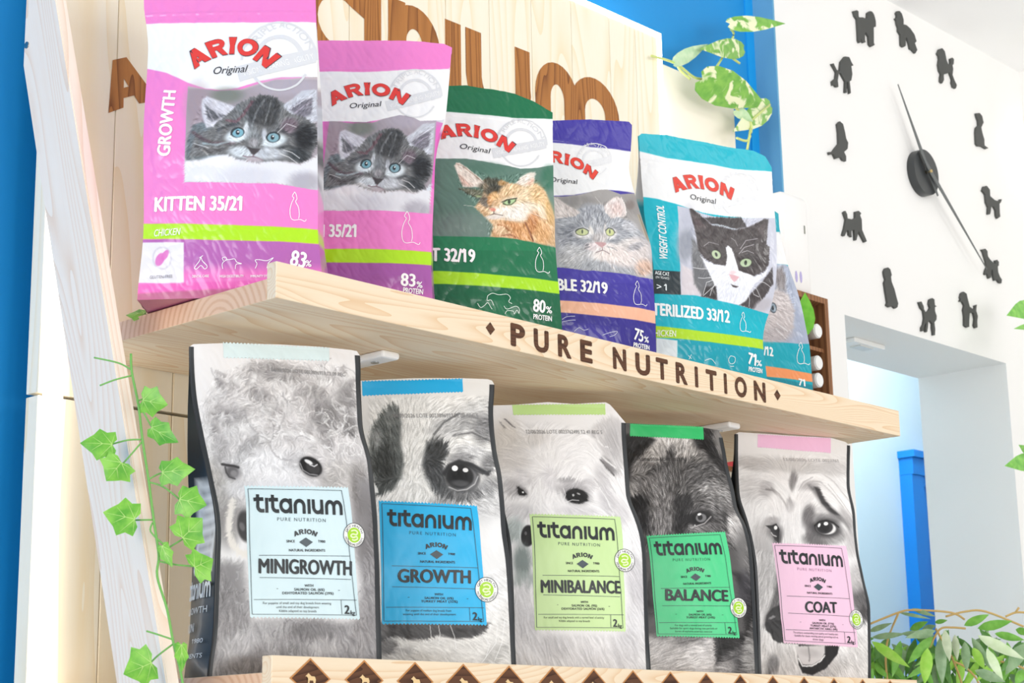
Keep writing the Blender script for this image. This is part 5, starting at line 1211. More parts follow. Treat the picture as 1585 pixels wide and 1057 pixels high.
ART['D1']="""
P efeeef 1 8.9 -3278 6030 6913 7325 6109 -2517 -3072 -2155
D -883 3879 -0.59 -0.81
D -343 4095 -0.85 0.53
D 202 4076 0.66 -0.75
D -116 3653 0.19 -0.98
D 394 3695 -0.51 -0.86
D 729 3636 0.66 -0.75
D -709 3456 -0.94 -0.35
D -421 3235 0.97 0.25
D -2 3176 0.94 -0.33
D -861 2951 -0.47 -0.88
D -366 2806 0.09 1.00
D -1142 3110 -0.40 -0.92
D 443 3210 0.63 -0.77
D 733 3013 0.05 -1.00
D -384 2595 -0.27 -0.96
D 588 2611 0.89 -0.46
D 889 2592 0.42 -0.91
D -1086 2485 -0.45 -0.89
D -32 2955 0.46 0.89
W 0.0
V 3.2
F 0 101 21.9 
W 26.3
P d8d6d7 1 73.4 -1203 3471 -1075 3758 -858 3978 -557 4141 -210 4235 318 4216 743 4102 942 3923 952 3435 994 3149 1110 2961 1159 1985 -1308 1881 -1171 2689 -1181 3108
E -171 4066 365 -33 -30 -131 aeacad .8 1
E 484 3503 174 -142 -152 -166 858384 .75 1
E 833 3735 142 14 -29 -248 9a9899 .8 1
E 338 3801 204 18 -14 -134 b2b0b1 .8 1
E -413 3696 141 -77 -62 -100 b0aeb0 .8 1
E -24 3705 132 11 -14 -134 d9d8d9 .8 1
E -304 3506 195 15 -13 -111 d5d4d5 .8 1
E -734 3215 225 96 30 -120 d8d7d8 .8 1
E -819 3384 203 87 25 -101 acaaac .6 1
E -224 3117 284 44 -4 -87 e3e2e3 .8 1
E -505 3055 127 8 -14 -130 aaa9aa .6 1
E 505 3171 144 -41 -66 -130 9e9c9d .7 1
E 831 3334 121 12 -28 -181 7c7a7b .7 1
E 720 3079 171 -85 -89 -123 dcdadb .9 .9
E 625 2916 246 143 36 -73 d2d0d1 .9 .9
E -708 2872 110 173 83 -48 b5b4b6 .8 1
E -173 3708 67 5 -6 -53 e6e5e6 0.51 1
E 114 3774 -94 -105 -34 29 b4b1b3 0.60 1
E -238 3324 60 -19 -17 -36 e6e5e6 0.66 1
E 933 4139 -108 -46 -18 46 efeff0 0.42 1
E -684 3220 -114 -40 -8 48 f6f6f7 0.45 1
E 546 3957 125 -10 -14 -56 f6f6f7 0.65 1
E -789 3808 -107 -19 -3 51 a5a2a4 0.39 1
E -11 3156 67 -14 -12 -31 e6e5e6 0.67 1
E -120 3496 91 -13 -12 -35 b4b1b3 0.57 1
E -905 3435 -66 -13 -2 45 a5a2a4 0.44 1
E 204 3220 -42 -112 -47 9 a5a2a4 0.39 1
E 233 3114 74 -5 -13 -47 efeff0 0.65 1
E -78 3508 96 -29 -24 -51 e6e5e6 0.48 1
E -652 3859 38 -114 -46 -22 e6e5e6 0.47 1
E -215 3877 84 -18 -14 -39 efeff0 0.39 1
E 504 4142 -6 -117 -55 -5 b4b1b3 0.55 1
E -963 3360 -7 -63 -46 0 e6e5e6 0.48 1
E 255 3962 120 -8 -9 -38 b4b1b3 0.44 1
E -736 3935 6 -66 -32 -7 f6f6f7 0.45 1
E -1070 3196 40 -58 -33 -29 a5a2a4 0.61 1
E -481 3958 -21 -88 -33 3 f6f6f7 0.56 1
E 477 3446 -38 -76 -43 13 efeff0 0.38 1
E -984 3485 61 -15 -16 -47 b4b1b3 0.65 1
E -688 3562 91 -20 -16 -45 e6e5e6 0.52 1
E 799 3616 -136 -15 3 32 f6f6f7 0.54 1
E -72 3540 -68 -119 -28 12 e6e5e6 0.68 1
E -930 3811 -3 -68 -31 -3 a5a2a4 0.52 1
E 200 4084 -96 -45 -13 36 b4b1b3 0.48 1
E 830 3577 -50 -94 -36 11 a5a2a4 0.56 1
E 255 3708 -27 -61 -32 9 b4b1b3 0.38 1
E -1027 3381 -61 -81 -30 24 a5a2a4 0.47 1
E 500 4159 -131 -21 -2 45 f6f6f7 0.64 1
E -860 3683 54 -38 -31 -43 b4b1b3 0.39 1
E -946 3967 94 -27 -11 -32 a5a2a4 0.51 1
E -55 3722 65 -71 -29 -28 e6e5e6 0.59 1
E -1025 3774 -13 -102 -53 1 f6f6f7 0.37 1
E -639 3162 94 -14 -11 -37 efeff0 0.40 1
E -978 3848 19 -77 -52 -20 a5a2a4 0.66 1
E 675 3132 42 -41 -34 -31 e6e5e6 0.46 1
E -39 3169 114 -22 -16 -41 efeff0 0.51 1
E 99 3518 17 -86 -35 -14 efeff0 0.38 1
E -433 4059 -68 -29 -11 36 a5a2a4 0.47 1
E -231 3452 -85 -91 -36 35 b4b1b3 0.59 1
E 474 4084 81 -63 -29 -34 efeff0 0.62 1
E 492 3624 -95 -33 -5 29 b4b1b3 0.37 1
E -1087 3067 44 -26 -18 -30 a5a2a4 0.53 1
E 486 3730 -48 -122 -41 8 b4b1b3 0.53 1
E -451 3072 -22 -72 -50 8 e6e5e6 0.62 1
E -712 3883 45 -57 -42 -38 e6e5e6 0.65 1
E 182 3156 97 -43 -21 -35 f6f6f7 0.52 1
E 935 4015 -53 -54 -35 30 a5a2a4 0.54 1
E 802 4166 -39 -64 -45 21 a5a2a4 0.51 1
E -457 3285 -11 -69 -39 -1 e6e5e6 0.50 1
E 514 3085 -17 -129 -52 -5 a5a2a4 0.48 1
E 435 3201 70 -46 -36 -46 a5a2a4 0.67 1
E 874 4110 -67 -62 -37 37 e6e5e6 0.42 1
E -112 3109 -95 -15 3 48 b4b1b3 0.36 1
E 311 3517 49 -111 -46 -28 b4b1b3 0.47 1
E -282 4020 5 -117 -37 -7 a5a2a4 0.46 1
E 518 3210 -102 -75 -25 37 e6e5e6 0.48 1
E -355 2701 447 26 -19 -251 ececee .9 1
E -1003 2902 98 4 -13 -188 b9b7b9 .7 1
E -1107 2444 114 24 45 -295 b5b2b0 .8 1
E -71 2802 129 8 -13 -128 cfced0 .8 1
E 611 2613 307 25 -23 -233 c6c3c1 .8 1
E 875 2464 146 12 -25 -357 908c8b .8 1
E 419 2494 135 9 -10 -126 b5b2b0 .7 1
F .055 99 30.1 -1291 3488 -982 3979 -119 4351 769 4235 1084 3937 1075 3046 1159 1985 -1308 1881
W 11.0
L f7f7f8 0.31 11.6 -491 3442 -471 3496 -478 3544 -513 3581 -566 3597 -629 3590
L f7f7f8 0.44 15.8 616 3739 616 3673 652 3607 721 3551 813 3515 908 3506
L f7f7f8 0.43 17.6 -1009 3336 -970 3364 -930 3382 -893 3388 -861 3386 -834 3370
L a5a3a6 0.49 13.2 -359 3036 -318 3091 -291 3171 -285 3257 -299 3329 -330 3370
L f4f4f5 0.46 18.6 247 3937 289 3912 313 3875 316 3828 295 3778 257 3730
L a5a3a6 0.32 10.1 435 3868 452 3968 411 4066 327 4139 219 4169 114 4151
L f7f7f8 0.47 10.0 535 3027 535 3071 527 3111 512 3143 490 3163 466 3168
L a5a3a6 0.25 10.2 236 4229 312 4186 346 4119 327 4043 261 3978 160 3936
L a5a3a6 0.49 17.6 -363 2986 -340 2914 -299 2856 -239 2817 -171 2800 -98 2807
L a5a3a6 0.36 16.1 -238 3500 -193 3557 -176 3618 -188 3670 -232 3708 -294 3727
L a5a3a6 0.26 15.1 -355 3742 -359 3823 -401 3892 -475 3938 -568 3953 -667 3934
L f7f7f8 0.26 9.7 8 4189 59 4235 128 4252 205 4235 272 4189 319 4119
L a5a3a6 0.46 11.8 5 3102 25 3134 60 3152 108 3155 158 3139 204 3112
L a5a3a6 0.31 11.1 649 3935 663 4007 635 4084 574 4154 492 4206 405 4226
L eeeeef 0.27 16.3 -259 3413 -299 3399 -338 3376 -371 3348 -394 3317 -404 3284
L eeeeef 0.47 12.4 -665 3341 -632 3358 -600 3382 -572 3408 -550 3438 -537 3465
L a5a3a6 0.35 12.8 686 4217 699 4157 690 4089 661 4018 616 3954 560 3905
L eeeeef 0.26 13.5 608 3969 604 4008 624 4045 666 4078 720 4093 774 4090
L f4f4f5 0.45 10.0 569 3292 580 3400 525 3486 420 3528 291 3520 171 3463
L eeeeef 0.38 11.8 502 3184 608 3235 719 3326 807 3434 848 3532 834 3595
L f7f7f8 0.45 9.8 -1096 3373 -1074 3367 -1048 3371 -1019 3379 -992 3391 -966 3410
L f4f4f5 0.37 14.3 -845 3936 -819 4002 -775 4063 -715 4113 -648 4146 -578 4161
L f4f4f5 0.46 16.8 -234 3274 -226 3321 -238 3355 -270 3372 -315 3374 -364 3355
L a5a3a6 0.35 12.6 -873 3836 -925 3835 -981 3863 -1030 3918 -1061 3984 -1070 4051
L f4f4f5 0.39 9.6 -633 3963 -664 3906 -681 3842 -685 3772 -672 3703 -648 3641
L a5a3a6 0.36 16.0 -104 3473 -111 3431 -128 3383 -149 3335 -178 3291 -209 3251
L f4f4f5 0.48 12.8 -192 3957 -147 3948 -103 3932 -65 3907 -35 3878 -15 3847
L f4f4f5 0.45 16.4 695 3419 721 3404 736 3378 741 3345 733 3307 716 3270
L f4f4f5 0.26 10.4 -320 3864 -291 3899 -242 3927 -180 3943 -113 3944 -55 3929
L f4f4f5 0.39 17.7 -210 3414 -243 3388 -275 3354 -300 3320 -317 3288 -327 3256
L a5a3a6 0.39 17.9 -528 4107 -533 4018 -561 3925 -607 3837 -667 3769 -728 3732
L f7f7f8 0.29 13.2 -352 3617 -462 3605 -540 3649 -570 3739 -545 3855 -470 3963
L eeeeef 0.32 10.9 823 4107 840 4054 820 3989 768 3924 693 3875 610 3848
L a5a3a6 0.47 12.3 134 3711 68 3668 -3 3651 -63 3667 -93 3708 -88 3768
L f7f7f8 0.43 11.2 -685 3272 -652 3289 -614 3296 -575 3292 -539 3279 -508 3255
L f4f4f5 0.37 11.5 -36 2903 51 2946 112 3031 136 3135 110 3235 45 3301
L eeeeef 0.30 15.7 -792 3097 -716 3076 -623 3098 -540 3159 -480 3248 -461 3341
L f4f4f5 0.27 17.4 433 3039 394 3034 366 3040 353 3059 353 3088 370 3124
L f4f4f5 0.30 14.8 -433 3815 -410 3780 -392 3737 -383 3692 -381 3648 -387 3604
L a5a3a6 0.27 18.5 602 3756 647 3796 700 3832 763 3860 827 3877 883 3882
L a5a3a6 0.42 14.5 -353 3358 -269 3353 -210 3326 -188 3282 -206 3225 -262 3171
L eeeeef 0.29 17.4 -750 3460 -719 3523 -713 3584 -732 3631 -773 3657 -828 3653
L f7f7f8 0.37 16.6 -6 3907 5 3987 36 4068 83 4140 144 4199 209 4237
L f7f7f8 0.26 10.5 235 4140 278 4143 322 4128 363 4099 394 4058 410 4011
L f4f4f5 0.34 17.3 41 3935 45 3861 2 3776 -77 3696 -173 3642 -263 3629
L f7f7f8 0.42 12.7 -789 3669 -753 3680 -732 3707 -733 3747 -755 3786 -793 3820
L a5a3a6 0.34 11.8 1029 4090 977 4156 897 4203 810 4219 729 4201 674 4152
L a5a3a6 0.47 15.9 457 3538 409 3552 374 3580 357 3619 357 3661 375 3705
L f7f7f8 0.30 16.3 -1080 3676 -1032 3635 -973 3635 -912 3676 -864 3746 -840 3837
L eeeeef 0.37 9.9 -909 3008 -932 3056 -943 3111 -934 3172 -910 3231 -871 3287
L a5a3a6 0.42 10.5 628 4327 575 4276 544 4210 539 4136 559 4066 604 4008
L f4f4f5 0.47 13.5 664 3717 750 3656 797 3563 791 3457 738 3356 643 3283
L f7f7f8 0.42 14.7 360 3483 386 3490 412 3505 433 3527 450 3556 460 3585
L f4f4f5 0.43 12.7 -330 3518 -284 3528 -242 3507 -211 3458 -199 3393 -210 3322
L f7f7f8 0.38 10.9 -486 3414 -465 3378 -441 3347 -412 3325 -382 3314 -352 3312
L f4f4f5 0.35 12.0 -1055 3541 -1095 3535 -1128 3520 -1154 3495 -1170 3462 -1173 3423
L eeeeef 0.29 14.7 -1000 3120 -972 3127 -947 3156 -933 3198 -931 3248 -940 3299
L f7f7f8 0.31 11.7 -369 3864 -406 3857 -440 3858 -469 3871 -491 3891 -504 3919
L f4f4f5 0.42 9.8 584 3396 618 3448 620 3499 594 3544 540 3570 471 3577
L a5a3a6 0.49 9.6 -119 3713 -91 3708 -67 3686 -51 3654 -43 3611 -43 3564
L a5a3a6 0.38 16.5 -538 3175 -580 3211 -617 3265 -643 3336 -657 3413 -656 3490
L f7f7f8 0.36 13.5 -548 3252 -477 3345 -379 3393 -276 3381 -194 3314 -156 3209
L eeeeef 0.43 9.6 40 3781 87 3871 169 3937 273 3970 377 3960 464 3912
L f7f7f8 0.37 17.3 -429 3269 -442 3211 -436 3157 -412 3113 -372 3081 -319 3065
L f7f7f8 0.27 15.3 24 2940 60 2916 94 2914 124 2929 144 2963 146 3007
L eeeeef 0.31 14.2 -585 4120 -623 4129 -653 4123 -673 4097 -678 4063 -667 4020
L f4f4f5 0.46 10.5 -234 3134 -195 3209 -174 3285 -177 3353 -203 3402 -247 3423
L f4f4f5 0.41 15.6 -1117 2876 -1140 2881 -1158 2895 -1168 2914 -1171 2939 -1165 2965
L f4f4f5 0.37 16.3 417 3842 439 3888 471 3924 516 3952 565 3967 617 3970
L eeeeef 0.31 16.8 -1027 3538 -1035 3592 -1026 3660 -997 3726 -952 3785 -902 3828
L f8f8f8 0.46 10.5 528 3342 507 3353 491 3370 478 3391 470 3412 466 3437
L fbfbfb 0.48 12.7 537 3325 510 3345 496 3375 499 3408 518 3437 552 3453
L fbfbfb 0.48 13.3 968 3053 976 3027 974 3003 963 2979 941 2962 912 2950
L fbfbfb 0.53 8.6 761 2823 722 2828 692 2849 670 2880 663 2921 668 2968
L efeef0 0.62 11.6 731 3389 734 3367 736 3347 729 3327 719 3308 706 3295
L efeef0 0.60 11.1 497 3046 483 3030 464 3022 445 3027 424 3040 412 3064
L fbfbfb 0.55 7.1 558 3233 600 3257 634 3282 657 3309 663 3336 654 3357
L f8f8f8 0.67 9.6 817 3054 771 3103 713 3120 659 3104 624 3057 616 2992
L efeef0 0.74 9.2 795 3116 778 3148 774 3181 777 3213 793 3239 815 3259
L f8f8f8 0.53 8.2 498 3450 492 3423 479 3398 461 3381 441 3370 421 3370
L fbfbfb 0.75 7.7 528 3473 526 3495 519 3513 507 3523 494 3528 476 3529
L f8f8f8 0.53 8.4 641 2946 671 2959 696 2983 713 3018 724 3057 723 3094
L fbfbfb 0.70 7.7 732 2962 745 2944 767 2935 795 2935 830 2942 864 2961
L f8f8f8 0.72 10.5 496 2919 498 2947 486 2975 463 2999 429 3014 390 3022
L efeef0 0.68 12.3 936 3520 977 3518 1005 3494 1017 3453 1009 3407 981 3367
L f8f8f8 0.66 8.7 517 3192 552 3197 588 3207 625 3223 656 3242 680 3264
L f8f8f8 0.45 8.0 710 3058 742 3094 783 3118 832 3127 878 3120 918 3097
L f8f8f8 0.44 11.0 746 3283 784 3300 816 3326 838 3353 849 3380 845 3404
L fbfbfb 0.59 8.7 807 3062 842 3090 875 3131 900 3180 917 3229 922 3274
L f8f8f8 0.73 10.0 812 3421 783 3432 770 3457 774 3489 797 3520 830 3546
L efeef0 0.67 9.2 492 2967 529 2948 553 2921 553 2893 534 2869 498 2858
L fbfbfb 0.53 12.2 1073 3355 1039 3379 987 3387 930 3377 873 3349 828 3311
L f8f8f8 0.64 6.8 401 3006 430 3017 462 3024 494 3024 517 3015 531 3000
L fbfbfb 0.51 12.1 632 3222 614 3254 587 3273 558 3280 527 3270 501 3248
W 0.0
E 174 2722 140 -94 -88 -113 8a8888 .8 .6
E 174 2728 131 -87 -79 -102 232224 1 .25
E 203 2709 87 -58 -52 -66 514f50 .9 .5
E 146 2790 55 -26 -14 -23 f2f2f3 .95 .5
L e8e8ea .9 10.8 160 2753 222 2731 265 2760
L c9c8c9 .8 8.6 27 2766 57 2672 146 2620 254 2614
E -897 2604 99 -59 -56 -95 8f8d90 .7 .8
L 3c3a3c .85 22.9 -1017 2701 -944 2689 -870 2681 -814 2667
E -895 2602 65 -24 -26 -67 6c6a6c .75 .7
E -877 2582 44 1 -2 -42 a5a4a6 .8 .7
L 4a484a .7 14.6 -981 2663 -973 2591 -938 2530 -869 2508
E -315 2391 640 35 -6 -123 e3e4e8 .6 1
V 1.6
E -958 1917 160 4 6 -301 8f8c8c .7 1
E -765 1991 79 2 3 -140 8a8889 .8 .8
E -747 1887 97 16 30 -189 353335 1 .4
E -784 1886 31 12 22 -56 a09ea0 .6 .8
W 23.1
L ece8e3 .95 57.0 -915 2199 -955 1987 -951 1825 -908 1663 -815 1560 -664 1500
P a4a2a4 1 92.3 -1083 1453 -767 1410 -615 677 810 704 863 1178 808 1629 950 2047 848 2586 1218 2616 1275 -412 -1421 -403
E 949 1950 201 13 -2 -482 8c898a .8 1
E 116 596 380 7 6 -137 7d7b7d .7 1
E -446 588 332 60 31 -134 b5b4b6 .8 1
E 327 370 230 3 5 -115 bebcbd .8 1
E -836 358 238 138 86 -136 c6c5c8 .9 1
E -943 1040 136 1 6 -320 9a989a .8 1
E -69 319 148 2 4 -91 918f90 .8 1
E -617 134 385 2 4 -113 8a8482 .7 1
E 894 613 166 4 7 -327 a8a5a6 .7 1
F .05 138 46.2 -1083 1453 -615 677 810 704 1035 2450 1275 -412 -1421 -403
L cfced0 0.26 9.9 -550 1197 -529 1234 -491 1265 -444 1285 -394 1290 -345 1282
L d8d7da 0.39 9.7 -851 1190 -837 1215 -829 1243 -824 1271 -830 1301 -839 1324
L cfced0 0.28 11.2 832 1415 819 1374 816 1331 824 1291 841 1256 866 1231
L 7b797c 0.37 13.4 -676 1382 -634 1359 -601 1318 -581 1265 -580 1212 -596 1164
L 6f6d70 0.32 13.6 -338 1018 -359 1013 -381 1015 -400 1019 -417 1028 -427 1040
L 7b797c 0.34 9.3 -757 758 -714 781 -685 818 -674 863 -684 909 -710 950
L 6f6d70 0.32 9.6 -115 403 -110 390 -99 381 -87 376 -70 381 -53 390
L cfced0 0.35 13.6 265 1284 290 1273 316 1269 336 1270 354 1280 367 1297
L 6f6d70 0.50 11.6 -161 1138 -176 1164 -181 1191 -179 1219 -169 1243 -152 1262
L 7b797c 0.32 7.9 -365 1069 -355 1044 -335 1028 -313 1026 -289 1036 -268 1059
L 6f6d70 0.35 9.6 -81 676 -92 641 -78 612 -47 592 -3 590 46 602
L d8d7da 0.39 10.7 -13 898 -18 919 -36 937 -63 950 -95 959 -127 961
L 6f6d70 0.28 12.9 808 676 815 702 828 723 853 741 877 751 905 752
L cfced0 0.38 8.5 938 753 913 768 893 793 882 821 876 852 879 883
L 7b797c 0.38 13.4 799 871 753 907 737 960 750 1015 794 1064 854 1095
L cfced0 0.30 10.4 -254 1175 -284 1203 -330 1215 -378 1207 -424 1185 -457 1148
L 7b797c 0.49 9.5 579 267 587 242 583 212 566 184 537 158 499 139
L d8d7da 0.46 7.8 -684 1102 -688 1070 -681 1040 -664 1022 -639 1018 -611 1025
L 6f6d70 0.37 11.8 -341 496 -361 507 -369 523 -365 541 -351 557 -327 571
L 6f6d70 0.41 9.4 -746 1088 -789 1053 -846 1038 -907 1047 -964 1076 -1007 1122
L cfced0 0.26 8.4 -36 1191 -18 1179 9 1175 42 1181 69 1196 91 1215
L 6f6d70 0.42 12.4 -76 575 -115 558 -140 524 -143 480 -127 437 -93 403
L d8d7da 0.44 7.8 -162 409 -163 373 -151 337 -130 307 -100 285 -62 274
L d8d7da 0.31 8.6 -698 595 -723 578 -755 574 -790 582 -818 600 -835 628
L cfced0 0.42 10.2 499 715 434 720 385 742 363 776 372 814 413 848
L cfced0 0.46 7.8 101 713 28 682 -52 681 -117 712 -156 768 -161 833
L cfced0 0.48 11.2 -830 901 -810 906 -792 908 -773 906 -757 897 -746 888
L cfced0 0.29 10.0 -354 1152 -375 1136 -389 1108 -393 1073 -386 1036 -371 1009
L d8d7da 0.35 10.7 -96 1008 -95 968 -83 934 -63 906 -38 893 -11 896
L cfced0 0.32 7.7 -384 210 -387 228 -395 248 -410 266 -428 284 -445 297
L d8d7da 0.45 8.2 -238 202 -275 217 -310 242 -333 271 -349 301 -351 332
L 6f6d70 0.25 14.2 691 1077 686 1062 691 1051 702 1042 718 1040 739 1041
L cfced0 0.30 8.9 -140 196 -102 226 -82 271 -89 324 -119 371 -164 405
L d8d7da 0.25 11.8 -340 482 -344 462 -355 441 -374 423 -397 411 -423 404
L 6f6d70 0.49 9.1 55 1051 30 1046 5 1047 -17 1058 -35 1077 -50 1099
L d8d7da 0.46 6.9 -567 1058 -567 1093 -582 1129 -608 1156 -636 1174 -664 1176
L 7b797c 0.40 11.7 126 276 109 312 107 358 125 399 156 432 200 451
L cfced0 0.26 12.8 -966 1051 -991 1062 -1013 1080 -1027 1108 -1032 1138 -1028 1170
L d8d7da 0.32 7.6 -712 1116 -709 1095 -698 1081 -679 1072 -656 1073 -630 1080
L 6f6d70 0.44 12.1 -300 1377 -317 1360 -329 1343 -336 1322 -338 1303 -333 1285
L cfced0 0.48 12.3 -197 1063 -161 1110 -107 1142 -48 1153 5 1140 37 1106
L 7b797c 0.49 9.4 62 463 33 455 16 441 15 425 28 407 56 394
L d8d7da 0.41 7.5 -106 1357 -106 1343 -111 1328 -123 1312 -138 1295 -158 1283
L 6f6d70 0.37 9.6 378 1121 366 1090 361 1059 368 1036 386 1022 412 1025
L 7b797c 0.41 7.8 -97 696 -146 702 -189 685 -214 648 -222 600 -205 546
L 6f6d70 0.37 12.1 -165 679 -186 713 -202 754 -207 799 -202 848 -188 892
W 0.0
"""
PRINTS['D1']="""T|@word|-640 2069 583 2089 196|22282c|0.02 0 0|wordmark_lettering|label
T|PURE NUTRITION|-331 1973 340 1985 47|4c5a60|0 0 0 1.35|tagline_lettering|label
T|@logo|-93 1774 202 1786 64|22282c|0 0 38|emblem_lettering|label
T|SINCE|-204 1698 -88 1702 34|22282c|0.02 0 0|label_lettering|label
T|1980|235 1714 336 1714 34|22282c|0.02 0 0|label_lettering|label
G diamond_emblem:3f4d54 label 0.0 -29 1708 61 1771 161 1716 71 1648
T|NATURAL INGREDIENTS|-167 1584 337 1599 34|22282c|0.02 0 0|label_lettering|label
R label_rule:3c4a52 label 6.7 -564 1522 694 1554
R label_rule:3c4a52 label 6.7 -552 1238 709 1250
T|MINIGROWTH|-569 1296 724 1306 192|20262a|0.035 0 0|product_lettering|label
T|WITH|48 1135 170 1138 32|22282c|0.02 0 0|label_lettering|label
T|SALMON OIL (6%)|-96 1081 326 1088 34|22282c|0.02 0 0 1.1|ingredient_lettering|label
T|DEHYDRATED SALMON (29%)|-255 1031 452 1045 33|22282c|0.02 0 0 1.1|ingredient_lettering|label
T|•|-334 1092 -308 1092 17|22282c|0.02 0 0|label_lettering|label
T|•|517 1093 546 1094 17|22282c|0.02 0 0|label_lettering|label
R label_rule:3c4a52 label 6.6 -624 957 793 984
R label_rule:3c4a52 label 6.8 560 976 575 794
R label_rule:3c4a52 label 7.0 -714 2377 583 2422
R label_rule:3c4a52 label 7.0 -714 2377 -646 771
R label_rule:3c4a52 label 7.3 583 2422 788 787
R label_rule:3c4a52 label 6.6 -646 771 788 787
T|For puppies of small and toy dog breeds from weaning|-504 901 419 917 31|22282c|0.01 0 0|note_lettering|label
T|until the end of their development|-331 854 249 862 31|22282c|0.01 0 0|note_lettering|label
T|Kibble adapted to toy breeds|-292 805 213 811 31|22282c|0.01 0 0|note_lettering|label
T|2|608 803 685 801 114|22282c|0.03 0 0|weight_lettering|label
T|kg|695 797 763 791 55|22282c|0.02 0 0|weight_lettering|label
T|04/09/2026 LOTE 0023896913 12 09 REG|-240 4061 838 4080 56|8b8b8d|0 0 0|lot_code"""
LABELS['D1']="""Q label d2e8ee -755 2415 685 2470 843 738 -670 733
Q top_tab d9ebee -909 4408 612 4471 608 4284 -901 4199
O gut_health_badge 753 1834 161"""
BAGS['D2']=(dict(O=(1.8187,1.8222,1.3130),rot=-0.4887,H=0.4354,T0=0.075,B=0.012,L=[(-0.1218,0.0000),(-0.1218,0.0327),(-0.1233,0.1634),(-0.1230,0.2260),(-0.1272,0.2776),(-0.1295,0.3129),(-0.1269,0.3887),(-0.1259,0.4261),(-0.1259,0.4761)],R=[(0.1218,0.0000),(0.1218,0.0226),(0.1203,0.0623),(0.1184,0.1254),(0.1157,0.1720),(0.1098,0.2105),(0.1104,0.2543),(0.1101,0.2994),(0.1060,0.3266),(0.1049,0.3679),(0.1053,0.3998),(0.1081,0.4202),(0.1084,0.4360),(0.1084,0.4860)],top=[(-0.1259,0.4257),(-0.0941,0.4291),(-0.0233,0.4368),(0.0588,0.4411),(0.0982,0.4418),(0.1052,0.4399),(0.1088,0.4338)]),'dog food bag with a patched dog eye and a bright blue label')
